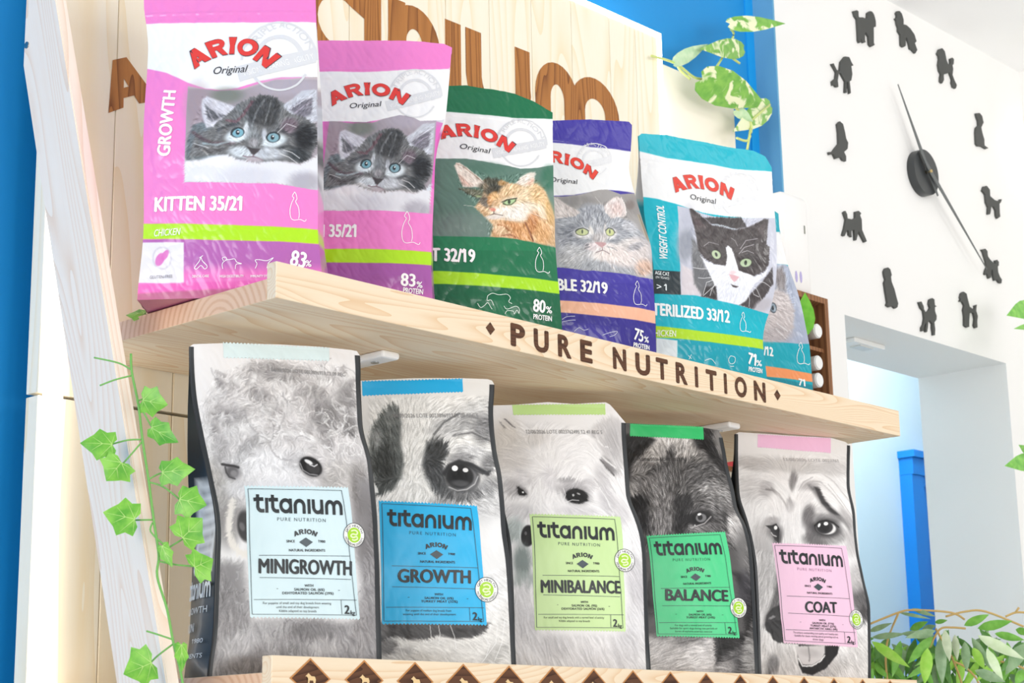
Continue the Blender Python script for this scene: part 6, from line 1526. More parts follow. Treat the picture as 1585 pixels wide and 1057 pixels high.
ART['D2']="""
P efeeec 1 8.9 -2799 6124 6893 6873 6090 -2387 -2736 -2111
D -622 3718 -0.44 0.90
D -629 3131 -0.21 0.98
D -200 3736 0.08 1.00
D -222 3047 0.27 0.96
D 73 3314 0.53 0.85
D 389 3764 0.86 0.51
D 792 3787 0.99 -0.13
D 752 3349 0.97 -0.23
D 37 2959 0.46 -0.89
D 277 2622 -0.50 -0.86
D 887 2709 0.68 -0.74
D 862 2421 0.95 -0.30
D -486 2561 -0.42 -0.91
D 703 3979 0.97 0.24
W 0.0
F 0 99 19.8 
W 27.7
E -367 3335 620 27 -61 -735 e3e3e1 .6 1
P 747877 1 42.9 -493 3987 -411 3903 -378 3669 -420 3372 -392 3061 -460 2826 -592 2653 -705 2594 -833 2574 -888 3125 -864 3455 -765 3693 -632 3864
E -676 3013 168 5 -22 -306 4c4f4e .85 1
E -524 3761 96 4 -12 -177 8c8f8e .8 1
E -772 3439 75 2 -9 -118 a9abaa .8 1
E 544 3713 487 129 22 -173 b2b2b3 .85 1
E 804 3985 298 93 25 -113 cfcfcf .7 1
E 256 3599 196 163 57 -73 d5d5d5 .7 1
E 903 3636 171 -50 -97 -211 8d8d8f .85 1
P 606264 1 47.8 -16 3389 165 3456 319 3424 300 3245 209 3123 179 2848 280 2661 312 2567 81 2578 -61 2725 -127 3051
E 84 3236 133 -19 -59 -215 4b4d4e .8 1
E 83 2845 136 28 16 -169 585a5c .8 1
E 682 3265 319 -45 -39 -118 d4d4d5 .95 .9
E 450 3174 203 45 6 -78 9a9a9c .8 1
E 910 3102 103 -53 -112 -161 8b8b8d .8 1
E 454 2630 387 51 2 -133 6d6e70 .85 1
E 891 2748 175 99 80 -145 a4a4a6 .8 1
E 862 2421 312 16 -15 -226 d2d2d3 .9 1
E -255 2662 209 6 -13 -208 e9e9e7 .9 1
E 150 2467 227 -32 -18 -75 a5a5a6 .6 1
F .075 96 38.5 -834 4059 1215 4163 1146 2322 -935 2258
L 4a4b4c .5 19.9 92 3512 266 3718 516 3870
L f0f0f0 .5 16.0 240 3420 412 3568 698 3623
L 5c5c5e .5 18.0 408 3528 694 3583 971 3462
L f0f0f0 .5 15.9 389 3764 638 3897 925 3953
W 0.0
L 424346 .95 43.3 188 2926 279 3047 445 3124 641 3085 793 2996 872 2961
E 468 2890 261 -22 -51 -216 3a3b3d 1 .3
E 495 2862 222 -19 -44 -185 8e8e90 .9 .4
E 439 2894 199 -7 -33 -178 313234 1 .25
E 428 2888 120 6 -11 -109 1d1e20 .9 .5
E 428 2791 138 -7 -9 -50 8f8f91 .55 1
L dcdcdc .7 11.5 247 2726 370 2679 520 2705 649 2792 714 2913
E 363 3016 48 2 -4 -43 ffffff 1 .2
E 526 2996 43 -5 -10 -33 ededed 1 .3
L 55575a .8 19.9 672 3008 789 2956 919 3003
P f4f4f2 1 9.5 -855 2771 -801 2668 -795 2611 -858 2611
W 18.3
E 899 1681 308 12 -14 -686 eeeeee .95 1
E 958 2062 142 -14 -58 -251 f4f4f4 .8 1
P 555354 1 36.2 -876 786 812 798 721 664 521 589 303 575 43 638 -126 561 -421 564 -588 606 -832 517
P e4e3e1 1 47.9 -649 576 -420 536 -125 533 44 608 303 555 566 577 812 686 1124 1147 1196 36 -825 40
E -688 457 144 -1 2 -120 5d5b5c .8 1
E -438 377 147 0 2 -80 a09e9e .7 1
E -268 277 426 0 3 -120 d5d3d0 .8 1
E 903 381 200 105 57 -88 bdbcba .7 1
E 323 660 331 3 1 -56 3d3b3c .7 1
E -774 716 102 0 1 -100 8a8888 .7 1
F .05 88 32.1 -876 776 1229 1693 1196 36 -866 40
W 0.0
L f8f8f8 .85 6.0 -88 758 -68 638 -66 537
L f8f8f8 .85 6.0 40 759 64 638 46 498
L f8f8f8 .85 6.1 213 760 281 599 305 438
L f4f4f4 .8 6.2 769 972 927 770 904 524 680 238
L f4f4f4 .8 6.2 841 1139 1046 855 995 525 881 279
L f4f4f4 .8 6.1 699 644 813 503 746 319
L e8e8e8 .8 6.0 -546 556 -502 436 -458 337
"""
PRINTS['D2']="""T|@word|-690 2137 550 2101 197|22282c|0.02 0 0|wordmark_lettering|label
T|PURE NUTRITION|-377 2026 304 2009 47|17607c|0 0 0 1.35|tagline_lettering|label
T|@logo|-141 1817 158 1817 64|22282c|0 0 38|emblem_lettering|label
T|SINCE|-256 1744 -138 1744 34|22282c|0.02 0 0|label_lettering|label
T|1980|189 1745 291 1742 34|22282c|0.02 0 0|label_lettering|label
G diamond_emblem:3f4d54 label 0.0 -78 1749 15 1808 115 1749 21 1685
T|NATURAL INGREDIENTS|-222 1630 289 1628 34|22282c|0.02 0 0|label_lettering|label
R label_rule:3c4a52 label 6.7 -631 1579 643 1573
R label_rule:3c4a52 label 6.7 -626 1290 648 1275
T|GROWTH|-548 1354 526 1353 190|20262a|0.035 0 0|product_lettering|label
T|WITH|-18 1175 106 1176 32|22282c|0.02 0 0|label_lettering|label
T|SALMON OIL (6%)|-165 1123 262 1123 33|22282c|0.02 0 0 1.1|ingredient_lettering|label
T|TURKEY MEAT (32%)|-216 1076 321 1078 33|22282c|0.02 0 0 1.1|ingredient_lettering|label
T|•|-408 1138 -381 1138 17|22282c|0.02 0 0|label_lettering|label
T|•|454 1126 482 1126 17|22282c|0.02 0 0|label_lettering|label
R label_rule:3c4a52 label 6.6 -710 1006 723 1013
R label_rule:3c4a52 label 6.7 493 1009 502 830
R label_rule:3c4a52 label 7.0 -758 2455 552 2425
R label_rule:3c4a52 label 7.0 -758 2455 -740 816
R label_rule:3c4a52 label 7.1 552 2425 712 821
R label_rule:3c4a52 label 6.6 -740 816 712 821
T|For puppies of medium dog breeds from|-434 949 225 951 31|22282c|0.01 0 0|note_lettering|label
T|weaning until the end of their development|-479 898 293 902 31|22282c|0.01 0 0|note_lettering|label
T|2|536 839 612 836 114|22282c|0.03 0 0|weight_lettering|label
T|kg|621 832 688 825 55|22282c|0.02 0 0|weight_lettering|label
T|04/09/2026 LOTE 0023896913 12 09 REG 5|-497 3753 806 3819 64|8b8b8d|0 0 0|lot_code"""
LABELS['D2']="""Q label 1fb6ec -799 2496 653 2465 764 773 -766 778
Q top_tab 0fb0ea -942 4281 588 4402 590 4202 -937 4068
O gut_health_badge 763 1270 177"""
BAGS['D3']=(dict(O=(2.1324,1.8180,1.3130),rot=-0.4887,H=0.4358,T0=0.075,B=0.012,L=[(-0.1130,0.0000),(-0.1130,0.0268),(-0.1132,0.0890),(-0.1138,0.1518),(-0.1161,0.2110),(-0.1223,0.2542),(-0.1280,0.2895),(-0.1290,0.3254),(-0.1297,0.3706),(-0.1298,0.4314),(-0.1298,0.4814)],R=[(0.1130,0.0000),(0.1130,0.0225),(0.1116,0.0692),(0.1117,0.1335),(0.1118,0.1984),(0.1096,0.2336),(0.1031,0.2604),(0.0938,0.2874),(0.0972,0.3336),(0.0991,0.3800),(0.0998,0.4131),(0.0998,0.4631)],top=[(-0.1298,0.4314),(-0.0927,0.4341),(-0.0341,0.4413),(0.0133,0.4409),(0.0661,0.4461),(0.0733,0.4428),(0.0998,0.4140)]),'dog food bag with a fluffy white terrier and a pale green label')
ART['D3']="""
P f4f3f4 1 9.0 -3076 6282 7001 7009 6008 -2367 -3188 -2095
D -455 3672 -0.08 1.00
D -807 3401 -0.94 0.35
D -981 2760 -0.76 -0.65
D -557 2871 -0.31 -0.95
D -78 3208 0.61 0.79
D 388 3336 0.64 -0.77
D 554 2911 0.59 -0.80
D -483 2559 0.29 -0.96
D 167 2576 0.88 -0.47
D 689 3897 0.42 -0.91
D 703 2491 0.41 -0.91
D -963 4040 0.70 -0.72
D -112 3794 0.89 0.45
W 0.0
F 0 197 21.8 
W 30.6
E -1070 3717 255 7 -39 -429 d8d3cd .7 1
E -661 3772 297 115 32 -121 dedbd9 .7 1
E -947 3462 233 6 -18 -172 e2dfde .8 1
P d9d7d8 1 48.1 328 3944 500 4125 735 4245 916 4168 975 3956 945 3542 793 3227 638 3305 523 3649 431 3840
E 749 3792 141 8 -32 -264 c6c4c6 .8 1
E 631 3414 102 -128 -60 -45 8b888a .8 1
L 7d7a7c .8 20.0 493 3505 581 3389 681 3275
L f6f5f6 .8 22.2 472 3602 617 3479 743 3377
L f2f1f2 .7 17.6 433 3862 557 3738 692 3701
E -1019 2991 164 2 -15 -148 c4c2c4 .85 1
E -835 3164 152 -93 -63 -94 dedcde .7 1
E -412 3153 130 5 -27 -194 dddbde .6 1
E -81 3035 270 46 0 -96 bdbbbe .75 1
E -153 3141 132 4 -6 -40 a9a7aa .7 1
E 235 3069 108 -61 -85 -116 d2d0d2 .7 1
E 484 3210 116 43 49 -201 d6d4d6 .8 1
E 517 2823 142 52 55 -218 d3d1d4 .8 1
E -2 2633 306 -15 -17 -83 d9d7da .7 1
E 704 2661 145 52 59 -216 dddbdd .8 1
E -973 2615 224 1 -9 -124 d5d4d6 .8 1
E -1051 2327 159 0 -8 -182 b5bfbe .8 1
L 787577 .75 19.0 -1046 4100 -984 4049 -913 3988
L 8a8789 .6 16.9 -1133 4055 -1093 4003 -1053 3962
F .035 189 33.6 -1174 4116 358 4032 827 4249 983 3370 1149 2177 -1199 2125
L ffffff .6 13.2 -342 3350 -221 3442 -18 3471
L ffffff .6 13.1 -698 3253 -668 2996 -676 2742
L ffffff .6 13.1 -581 3170 -600 2870 -621 2660
L ffffff .6 13.1 -736 3467 -532 3560 -309 3612
L c5c3c6 .5 13.3 451 3296 588 3129 681 2961
L c5c3c6 .5 13.3 323 3203 451 2992 521 2695
L fbfbfb .6 13.3 355 3117 500 2865 582 2634
W 0.0
W 13.1
E -4 2887 225 -23 -38 -140 8e8c8f .6 .9
E -7 2883 190 -19 -33 -119 2a292b 1 .3
E -891 2933 76 -67 -49 -58 8c8a8d .7 .9
P 2f2e30 1 12.9 -963 3017 -896 2992 -816 2887 -870 2865 -939 2886
W 0.0
E -62 2898 20 1 -2 -19 ffffff 1 .2
E 30 2923 28 -13 -7 -12 f4f4f4 1 .3
E 21 2910 112 4 -9 -65 1c1b1d .3 .8
E -876 2924 14 -8 -7 -11 ffffff 1 .3
L f4f3f4 .8 8.5 -204 2775 -90 2820 19 2813
L f4f3f4 .8 8.7 -216 3009 -188 2903 -245 2795
E -853 2238 104 -10 -24 -164 2a292b 1 .25
E -885 2277 20 0 -1 -29 8a888b .8 .6
W 31.0
E -950 1854 127 0 -4 -254 8b9795 .85 1
E -921 1558 170 0 -3 -126 b3bcba .8 1
P e6e5e7 1 84.1 -1090 1433 -879 1558 -768 762 687 769 832 1972 1142 1985 1200 -155 -1205 -142
E -463 554 252 -85 -59 -155 d2d1d4 .7 1
E 685 558 230 -69 -115 -276 d4d3d6 .7 1
E 916 1543 155 28 66 -379 d6d4d7 .8 1
E -892 887 169 0 -3 -290 d9d8db .8 1
E 123 430 277 1 2 -125 dbdadd .7 1
F .045 253 59.0 -1173 1559 -751 1558 -768 762 687 769 831 2502 1187 2518 1200 -155 -1205 -142
W 0.0
"""
PRINTS['D3']="""T|@word|-700 2211 557 2190 205|22282c|0.02 0 0|wordmark_lettering|label
T|PURE NUTRITION|-388 2101 300 2091 49|4c5a60|0 0 0 1.35|tagline_lettering|label
T|@logo|-156 1886 144 1890 66|22282c|0 0 40|emblem_lettering|label
T|SINCE|-273 1811 -155 1812 35|22282c|0.02 0 0|label_lettering|label
T|1980|172 1815 275 1812 35|22282c|0.02 0 0|label_lettering|label
G diamond_emblem:3f4d54 label 0.0 -96 1817 0 1879 98 1819 3 1752
T|NATURAL INGREDIENTS|-242 1692 268 1694 35|22282c|0.02 0 0|label_lettering|label
R label_rule:3c4a52 label 7.0 -647 1638 621 1639
R label_rule:3c4a52 label 6.9 -644 1341 611 1328
T|MINIBALANCE|-678 1377 626 1380 198|20262a|0.035 0 0|product_lettering|label
T|WITH|-51 1223 71 1224 33|22282c|0.02 0 0|label_lettering|label
T|SALMON OIL (9%)|-196 1169 222 1169 35|22282c|0.02 0 0 1.1|ingredient_lettering|label
T|DEHYDRATED SALMON (26%)|-357 1120 342 1123 34|22282c|0.02 0 0 1.1|ingredient_lettering|label
T|•|-433 1185 -407 1185 17|22282c|0.02 0 0|label_lettering|label
T|•|410 1172 438 1172 17|22282c|0.02 0 0|label_lettering|label
R label_rule:3c4a52 label 6.9 -726 1050 670 1054
R label_rule:3c4a52 label 7.0 444 1051 445 864
R label_rule:3c4a52 label 7.3 -764 2536 588 2531
R label_rule:3c4a52 label 7.3 -764 2536 -754 855
R label_rule:3c4a52 label 7.5 588 2531 649 854
R label_rule:3c4a52 label 6.9 -754 855 649 854
T|For small and toy dog breeds with a normal level of activity|-639 989 334 992 32|22282c|0.01 0 0|note_lettering|label
T|Kibble adapted to toy breeds|-402 938 95 938 32|22282c|0.01 0 0|note_lettering|label
T|2|478 873 552 870 118|22282c|0.03 0 0|weight_lettering|label
T|kg|561 866 626 858 57|22282c|0.02 0 0|weight_lettering|label
T|12/08/2026 LOTE 0023762495 12 41 REG 5|-723 3886 571 3934 64|8b8b8d|0 0 0|lot_code"""
LABELS['D3']="""Q label cdeaa6 -805 2578 699 2576 697 803 -780 816
Q top_tab c3e690 -928 4340 651 4433 652 4259 -912 4183
O gut_health_badge 718 1890 177"""
BAGS['D4']=(dict(O=(2.4187,1.8141,1.3130),rot=-0.4538,H=0.4359,T0=0.075,B=0.012,L=[(-0.1120,0.0000),(-0.1120,0.0273),(-0.1114,0.0923),(-0.1105,0.1537),(-0.1104,0.2116),(-0.1114,0.2669),(-0.1144,0.3103),(-0.1113,0.3677),(-0.1093,0.4384),(-0.1093,0.4884)],R=[(0.1120,0.0000),(0.1120,0.0254),(0.1110,0.0942),(0.1111,0.1573),(0.1102,0.2082),(0.1094,0.2428),(0.1046,0.2735),(0.0940,0.2954),(0.0940,0.3359),(0.0891,0.3673),(0.0860,0.4074),(0.0819,0.4218),(0.0819,0.4718)],top=[(-0.1093,0.4393),(-0.0928,0.4392),(-0.0239,0.4396),(0.0461,0.4387),(0.0752,0.4357),(0.0819,0.4227)]),'dog food bag with a dark shepherd dog and an emerald green label')
ART['D4']="""
P 6e6c6c 1 8.8 -2894 6180 7398 6937 6219 -2271 -3201 -2007
D -763 3716 -0.56 -0.83
D -329 3989 -0.20 0.98
D 84 3987 0.47 0.88
D -322 3560 -0.04 1.00
D -658 3270 -0.43 0.90
D 296 3543 0.95 0.32
D 631 3409 0.98 -0.21
D 643 3107 0.93 -0.37
D -516 2849 0.17 0.99
D -82 3032 0.58 0.81
D 356 2666 0.82 -0.58
D 843 2646 0.49 -0.87
D 623 4207 0.34 -0.94
D -773 4034 -0.57 -0.82
W 0.0
F 0 97 21.9 
W 26.3
E -199 4144 464 23 -15 -150 e9e5e4 1 .8
P 2f2d2f 1 41.7 -1072 4190 -604 4193 -451 4132 -652 3912 -869 3734 -1011 3455 -1219 3175
P 3b393a 1 47.5 222 4207 498 4435 685 4444 812 3896 909 3535 706 3674 493 3878 345 4021
E 761 4129 94 31 78 -281 a9a6a4 .8 1
E 464 4027 144 8 -19 -152 2b292b .8 1
E -500 3875 209 160 98 -127 c9c5c3 .9 1
E 61 3985 232 -69 -74 -144 c6c2c0 .85 1
E 352 3892 144 8 -15 -109 a5a2a0 .7 1
E -187 3845 74 4 -22 -151 565455 .8 1
E -799 3608 121 -71 -120 -169 aaa7a6 .85 1
E -386 3579 328 -43 -45 -129 747273 .7 1
E -709 3354 271 148 39 -91 9a9797 .7 1
E -976 3264 84 1 -19 -127 c2bfbe .8 1
E 213 3604 285 104 26 -121 6a6869 .7 1
E 489 3315 338 -33 -52 -131 a6a4a4 .85 1
E 331 3480 296 83 6 -63 5a5859 .6 1
E 643 3107 249 -22 -54 -130 949292 .8 1
E 722 3241 174 -15 -22 -52 c6c4c4 .6 1
P 2c2a2c .92 57.3 -185 3200 36 3165 84 2953 -40 2779 -72 2569 -245 2440 -383 2561 -296 2855 -300 3067
E -938 2969 147 -56 -85 -177 262527 .95 .9
E -851 2698 103 28 28 -199 2e2d2f .9 1
E -514 3103 199 6 -42 -234 908d8d .8 1
E -604 2681 194 4 -31 -248 9c9999 .85 1
E 267 2938 293 14 -17 -77 7c7a7b .8 1
E 710 2853 162 54 16 -80 4a4849 .8 1
E 156 2576 257 9 -18 -125 8d8b8b .8 1
E 843 2646 190 38 9 -268 dcd9d8 .9 1
E 509 2588 147 7 -26 -167 6f6d6d .7 1
F .13 92 37.7 -1078 4044 -426 4155 244 4187 638 4442 1060 2406 1040 2280 -1209 2225
W 0.0
E 155 2785 234 52 9 -127 2b292b .95 .5
E 151 2789 161 26 -1 -96 1c1b1d 1 .3
E 171 2786 104 13 -4 -76 8f8e90 1 .35
E 154 2794 47 1 -8 -47 2c2b2d .9 .5
E 150 2848 38 11 2 -20 ffffff 1 .3
L d4d2d2 .8 14.8 -66 2611 52 2639 220 2693 359 2814
L a5a3a4 .7 10.6 -82 2652 -102 2589 -72 2569
E 32 2655 13 1 -2 -12 e8e8e8 .9 .5
W 34.8
E -840 1454 171 0 -9 -247 3a3839 .9 1
P d4d1d1 1 81.6 -985 881 -780 798 -476 798 -299 -94 -1012 -90
P 343233 1 57.8 215 843 862 894 849 1563 660 1894 1083 1826 1131 1320 913 853 647 601 402 475 260 312 -68 800
E 999 2163 208 37 71 -458 8b8989 .9 1
E 905 1607 164 6 -18 -295 55535a .7 1
P d3d0d0 1 49.1 -542 797 251 818 288 475 270 67 -408 69 -476 473
E -206 758 277 2 0 -98 8a8888 .8 1
E -67 474 186 0 1 -244 e6e3e3 .8 1
E 644 395 265 126 121 -177 6b696a .9 1
E 949 480 159 2 -12 -330 a9a7a6 .9 1
E 450 312 168 83 71 -106 c2bfbf .8 1
F .09 139 57.1 -985 881 810 893 967 2334 1304 2173 1181 68 -1007 71
W 0.0
"""
PRINTS['D4']="""T|@word|-744 2124 475 2174 195|22282c|0.02 0 0|wordmark_lettering|label
T|PURE NUTRITION|-440 2038 231 2064 47|2a7f58|0 0 0 1.35|tagline_lettering|label
T|@logo|-202 1846 94 1862 63|22282c|0 0 38|emblem_lettering|label
T|SINCE|-312 1769 -196 1775 34|22282c|0.02 0 0|label_lettering|label
T|1980|127 1792 229 1792 34|22282c|0.02 0 0|label_lettering|label
G diamond_emblem:3f4d54 label 0.0 -137 1782 -48 1846 53 1792 -37 1723
T|NATURAL INGREDIENTS|-274 1658 230 1677 34|22282c|0.02 0 0|label_lettering|label
R label_rule:3c4a52 label 6.7 -667 1593 587 1634
R label_rule:3c4a52 label 6.6 -652 1316 604 1327
T|BALANCE|-597 1401 558 1404 190|20262a|0.035 0 0|product_lettering|label
T|WITH|-55 1214 67 1217 31|22282c|0.02 0 0|label_lettering|label
T|SALMON OIL (6%)|-198 1160 223 1166 33|22282c|0.02 0 0 1.1|ingredient_lettering|label
T|TURKEY MEAT (34%)|-246 1114 284 1120 33|22282c|0.02 0 0 1.1|ingredient_lettering|label
T|•|-436 1173 -410 1173 16|22282c|0.02 0 0|label_lettering|label
T|•|414 1170 443 1171 17|22282c|0.02 0 0|label_lettering|label
R label_rule:3c4a52 label 6.6 -721 1043 691 1057
R label_rule:3c4a52 label 6.7 459 1052 475 869
R label_rule:3c4a52 label 6.9 -816 2420 479 2509
R label_rule:3c4a52 label 6.9 -816 2420 -742 862
R label_rule:3c4a52 label 7.1 479 2509 688 859
R label_rule:3c4a52 label 6.6 -742 862 688 859
T|For dogs with a normal level of activity|-453 988 217 992 31|22282c|0.01 0 0|note_lettering|label
T|Suitable for sport dogs during rest periods or|-538 939 319 943 31|22282c|0.01 0 0|note_lettering|label
T|bursts of explosive anaerobic exercise|-451 891 218 891 31|22282c|0.01 0 0|note_lettering|label
T|2|508 878 585 875 113|22282c|0.03 0 0|weight_lettering|label
T|kg|595 871 663 863 54|22282c|0.02 0 0|weight_lettering|label
T|12/08/2026 LOTE 0023762|-795 3747 89 3791 54|3a3a3c|0 0 0|lot_code"""
LABELS['D4']="""Q label 51d892 -856 2454 583 2560 743 808 -766 826
Q top_tab 35cf78 -914 4384 466 4400 457 4177 -926 4174
O gut_health_badge 745 1300 168"""
BAGS['D5']=(dict(O=(2.7499,1.8064,1.3130),rot=-0.3491,H=0.4574,T0=0.075,B=0.012,L=[(-0.1210,0.0000),(-0.1210,0.0299),(-0.1213,0.0603),(-0.1194,0.1480),(-0.1197,0.2145),(-0.1237,0.2733),(-0.1279,0.3055),(-0.1345,0.3379),(-0.1261,0.3995),(-0.1216,0.4533),(-0.1216,0.5033)],R=[(0.1210,0.0000),(0.1210,0.0268),(0.1268,0.1080),(0.1292,0.1536),(0.1184,0.1991),(0.1118,0.2405),(0.1138,0.2783),(0.1229,0.3268),(0.1207,0.3655),(0.1298,0.4145),(0.1341,0.4494),(0.1341,0.4994)],top=[(-0.1220,0.4556),(-0.1141,0.4594),(-0.0361,0.4603),(0.0900,0.4624),(0.1235,0.4564),(0.1342,0.4504)]),'dog food bag with a long haired droopy eyed dog and a pink label')
ART['D5']="""
P f3f2f2 1 9.3 -3516 6596 8882 7812 7194 -2423 -4048 -2085
D -911 3803 -0.97 -0.24
D -364 3715 -0.76 0.65
D -105 3683 0.25 0.97
D 171 3698 0.84 0.55
D 684 3728 0.92 -0.39
D 849 3274 0.68 -0.74
D -961 3007 -0.52 -0.85
D -541 3020 0.23 0.97
D -234 2898 0.23 0.97
D 250 3193 0.81 0.58
D 553 2731 0.90 -0.44
D 113 2643 -0.48 -0.87
D 929 2639 0.33 -0.94
D -1163 2452 -0.31 -0.95
W 0.0
F 0 214 23.8 
W 14.3
E -79 4031 1289 -30 -47 -141 d6d4d3 .9 1
E -872 4010 374 -40 -43 -115 cfcccb .8 1
E 904 4068 349 -14 -44 -118 dad8d8 .8 1
E -965 3549 304 13 -50 -229 dbd9d9 .8 1
E -315 3810 260 -73 -57 -90 f0eeee .8 1
E -712 3560 155 7 -40 -162 bdbabb .7 1
E -106 3729 86 -1 -64 -188 8f8c8d .85 1
E -291 3282 91 4 -38 -139 a5a2a3 .85 1
W 7.1
L 9a9798 .7 26.3 -603 3588 -475 3479 -392 3300 -349 3165
L 8f8c8d .7 23.8 -712 3560 -589 3543 -447 3389
L f8f7f7 .95 96.9 -145 3427 13 3666 292 3856 570 3849 785 3665 987 3422 1169 3180
L d2d0d0 .7 21.8 -111 3405 69 3623 297 3763 521 3765 706 3590 950 3303
L d2d0d0 .7 21.7 222 3909 565 3953 844 3785 1191 3367
L f2f0f0 .8 43.5 -208 3492 -294 3672 -459 3756 -716 3766
E 248 3679 232 46 -5 -92 c3c0c1 .8 1
P 5a5859 .6 63.2 223 3689 440 3667 518 3439 645 3284 846 3158 990 3006 1031 2781 843 3043 573 3141 419 3294 353 3453
P 3f3d3f .9 29.2 355 3662 474 3634 504 3438 615 3282 811 3144 692 3148 513 3230 425 3364
E -575 3292 157 7 -51 -207 efeded .8 1
E 40 3413 193 10 -46 -164 eeecec .8 1
E 250 3193 256 14 -34 -116 dcdada .8 1
E 57 3092 130 -14 -95 -206 6d6a6c .8 1
E 173 2668 311 14 -27 -135 757374 .85 1
E 582 2732 316 57 1 -133 a8a6a6 .8 1
E 43 2819 109 5 -39 -180 7e7b7d .8 1
E 523 3070 385 -8 -35 -84 8b898a .7 1
E 984 3098 95 41 112 -191 bfbcbc .8 1
E -728 2969 150 5 -18 -90 b3b0b1 .8 1
E -689 2659 90 2 -25 -155 5a5859 .8 .9
E -876 2831 97 3 -23 -133 c3c0c0 .8 1
E -366 2892 186 8 -83 -446 eceaea .7 1
E -1036 2563 140 3 -39 -347 cac7c7 .7 1
E 995 2643 193 11 -55 -250 d0cdcd .8 1
F .03 204 36.2 -1203 4174 1260 4324 1215 3114 1118 2291 -1545 2203
L f8f7f7 .6 14.5 550 3883 851 3693 1151 3341
L b9b6b7 .5 14.6 684 3728 907 3463 1123 3130
L b9b6b7 .5 14.6 -25 3571 127 3742 374 3849
W 0.0
E 418 2893 339 -19 -70 -173 4b494b .85 .7
E 404 2895 253 -8 -49 -137 2a282a 1 .25
E 415 2882 230 -7 -41 -115 f0efef 1 .3
E 378 2902 192 10 -29 -123 454346 1 .25
E 368 2897 116 6 -19 -82 29282b .9 .4
E 422 2968 52 3 -8 -34 fbfbfb 1 .3
E 259 2931 24 -7 -25 -38 fbfbfb 1 .3
L 222022 .95 16.4 145 2914 275 2993 455 3032 618 2995 718 2921
E -715 2758 154 4 -27 -156 6b696b .7 .9
P 2e2c2e 1 13.6 -890 2879 -769 2887 -664 2922 -625 2816 -673 2582 -741 2613 -799 2722 -807 2811
E -709 2791 84 3 -18 -98 343235 1 .3
L efeeee .9 13.6 -798 2755 -772 2710 -708 2689
E -693 2847 34 1 -8 -38 fbfbfb 1 .3
W 19.4
E -974 2068 181 -27 -148 -619 c6c4c4 .8 1
P 777576 1 64.4 -677 2268 -635 1879 -697 819 -855 890 -979 1009 -1077 1105 -1013 1320 -877 1658 -795 1949
E -1003 1513 73 -25 -90 -204 dddbdb .6 1
E 1053 1609 221 47 79 -260 6f6d6e .9 1
E 1139 1364 150 6 -12 -148 5d5b5c .8 1
E 994 2005 189 9 -31 -251 c9c6c6 .8 1
E 980 648 315 6 -17 -389 dedcdb .8 1
E -701 511 340 2 -4 -261 d8d6d5 .9 1
E -976 415 126 -40 -80 -177 7a7879 .85 1
E -1154 581 130 0 -18 -378 e2e0df .9 1
E 174 373 530 153 73 -157 c3c1c0 .8 1
F .06 149 34.8 -1173 2432 -585 2444 -697 819 880 768 956 2254 1494 2276 1309 43 -1323 38
W 7.3
P 2b292b 1 19.2 -1055 1129 -1009 1296 -903 1417 -655 1516 -697 819 -799 831 -921 890 -954 985 -1042 1033
E -875 1225 162 2 -7 -120 4a484a .7 1
E -912 1261 66 22 7 -23 b5b3b5 .8 .8
P 302e30 1 19.1 -697 819 -418 810 -433 607 -404 441 -332 311 -125 276 174 397 421 639 469 809 144 780
P dddada 1 23.8 -489 773 144 792 150 660 84 540 -126 443 -332 453 -418 560
E -185 657 205 -27 -15 -71 c6c3c3 .7 1
L 8a8788 .6 19.1 -215 752 -185 609 -185 514
L f8f8f8 .95 16.6 -418 560 -332 429 -126 431 54 516 144 612
W 0.0
"""
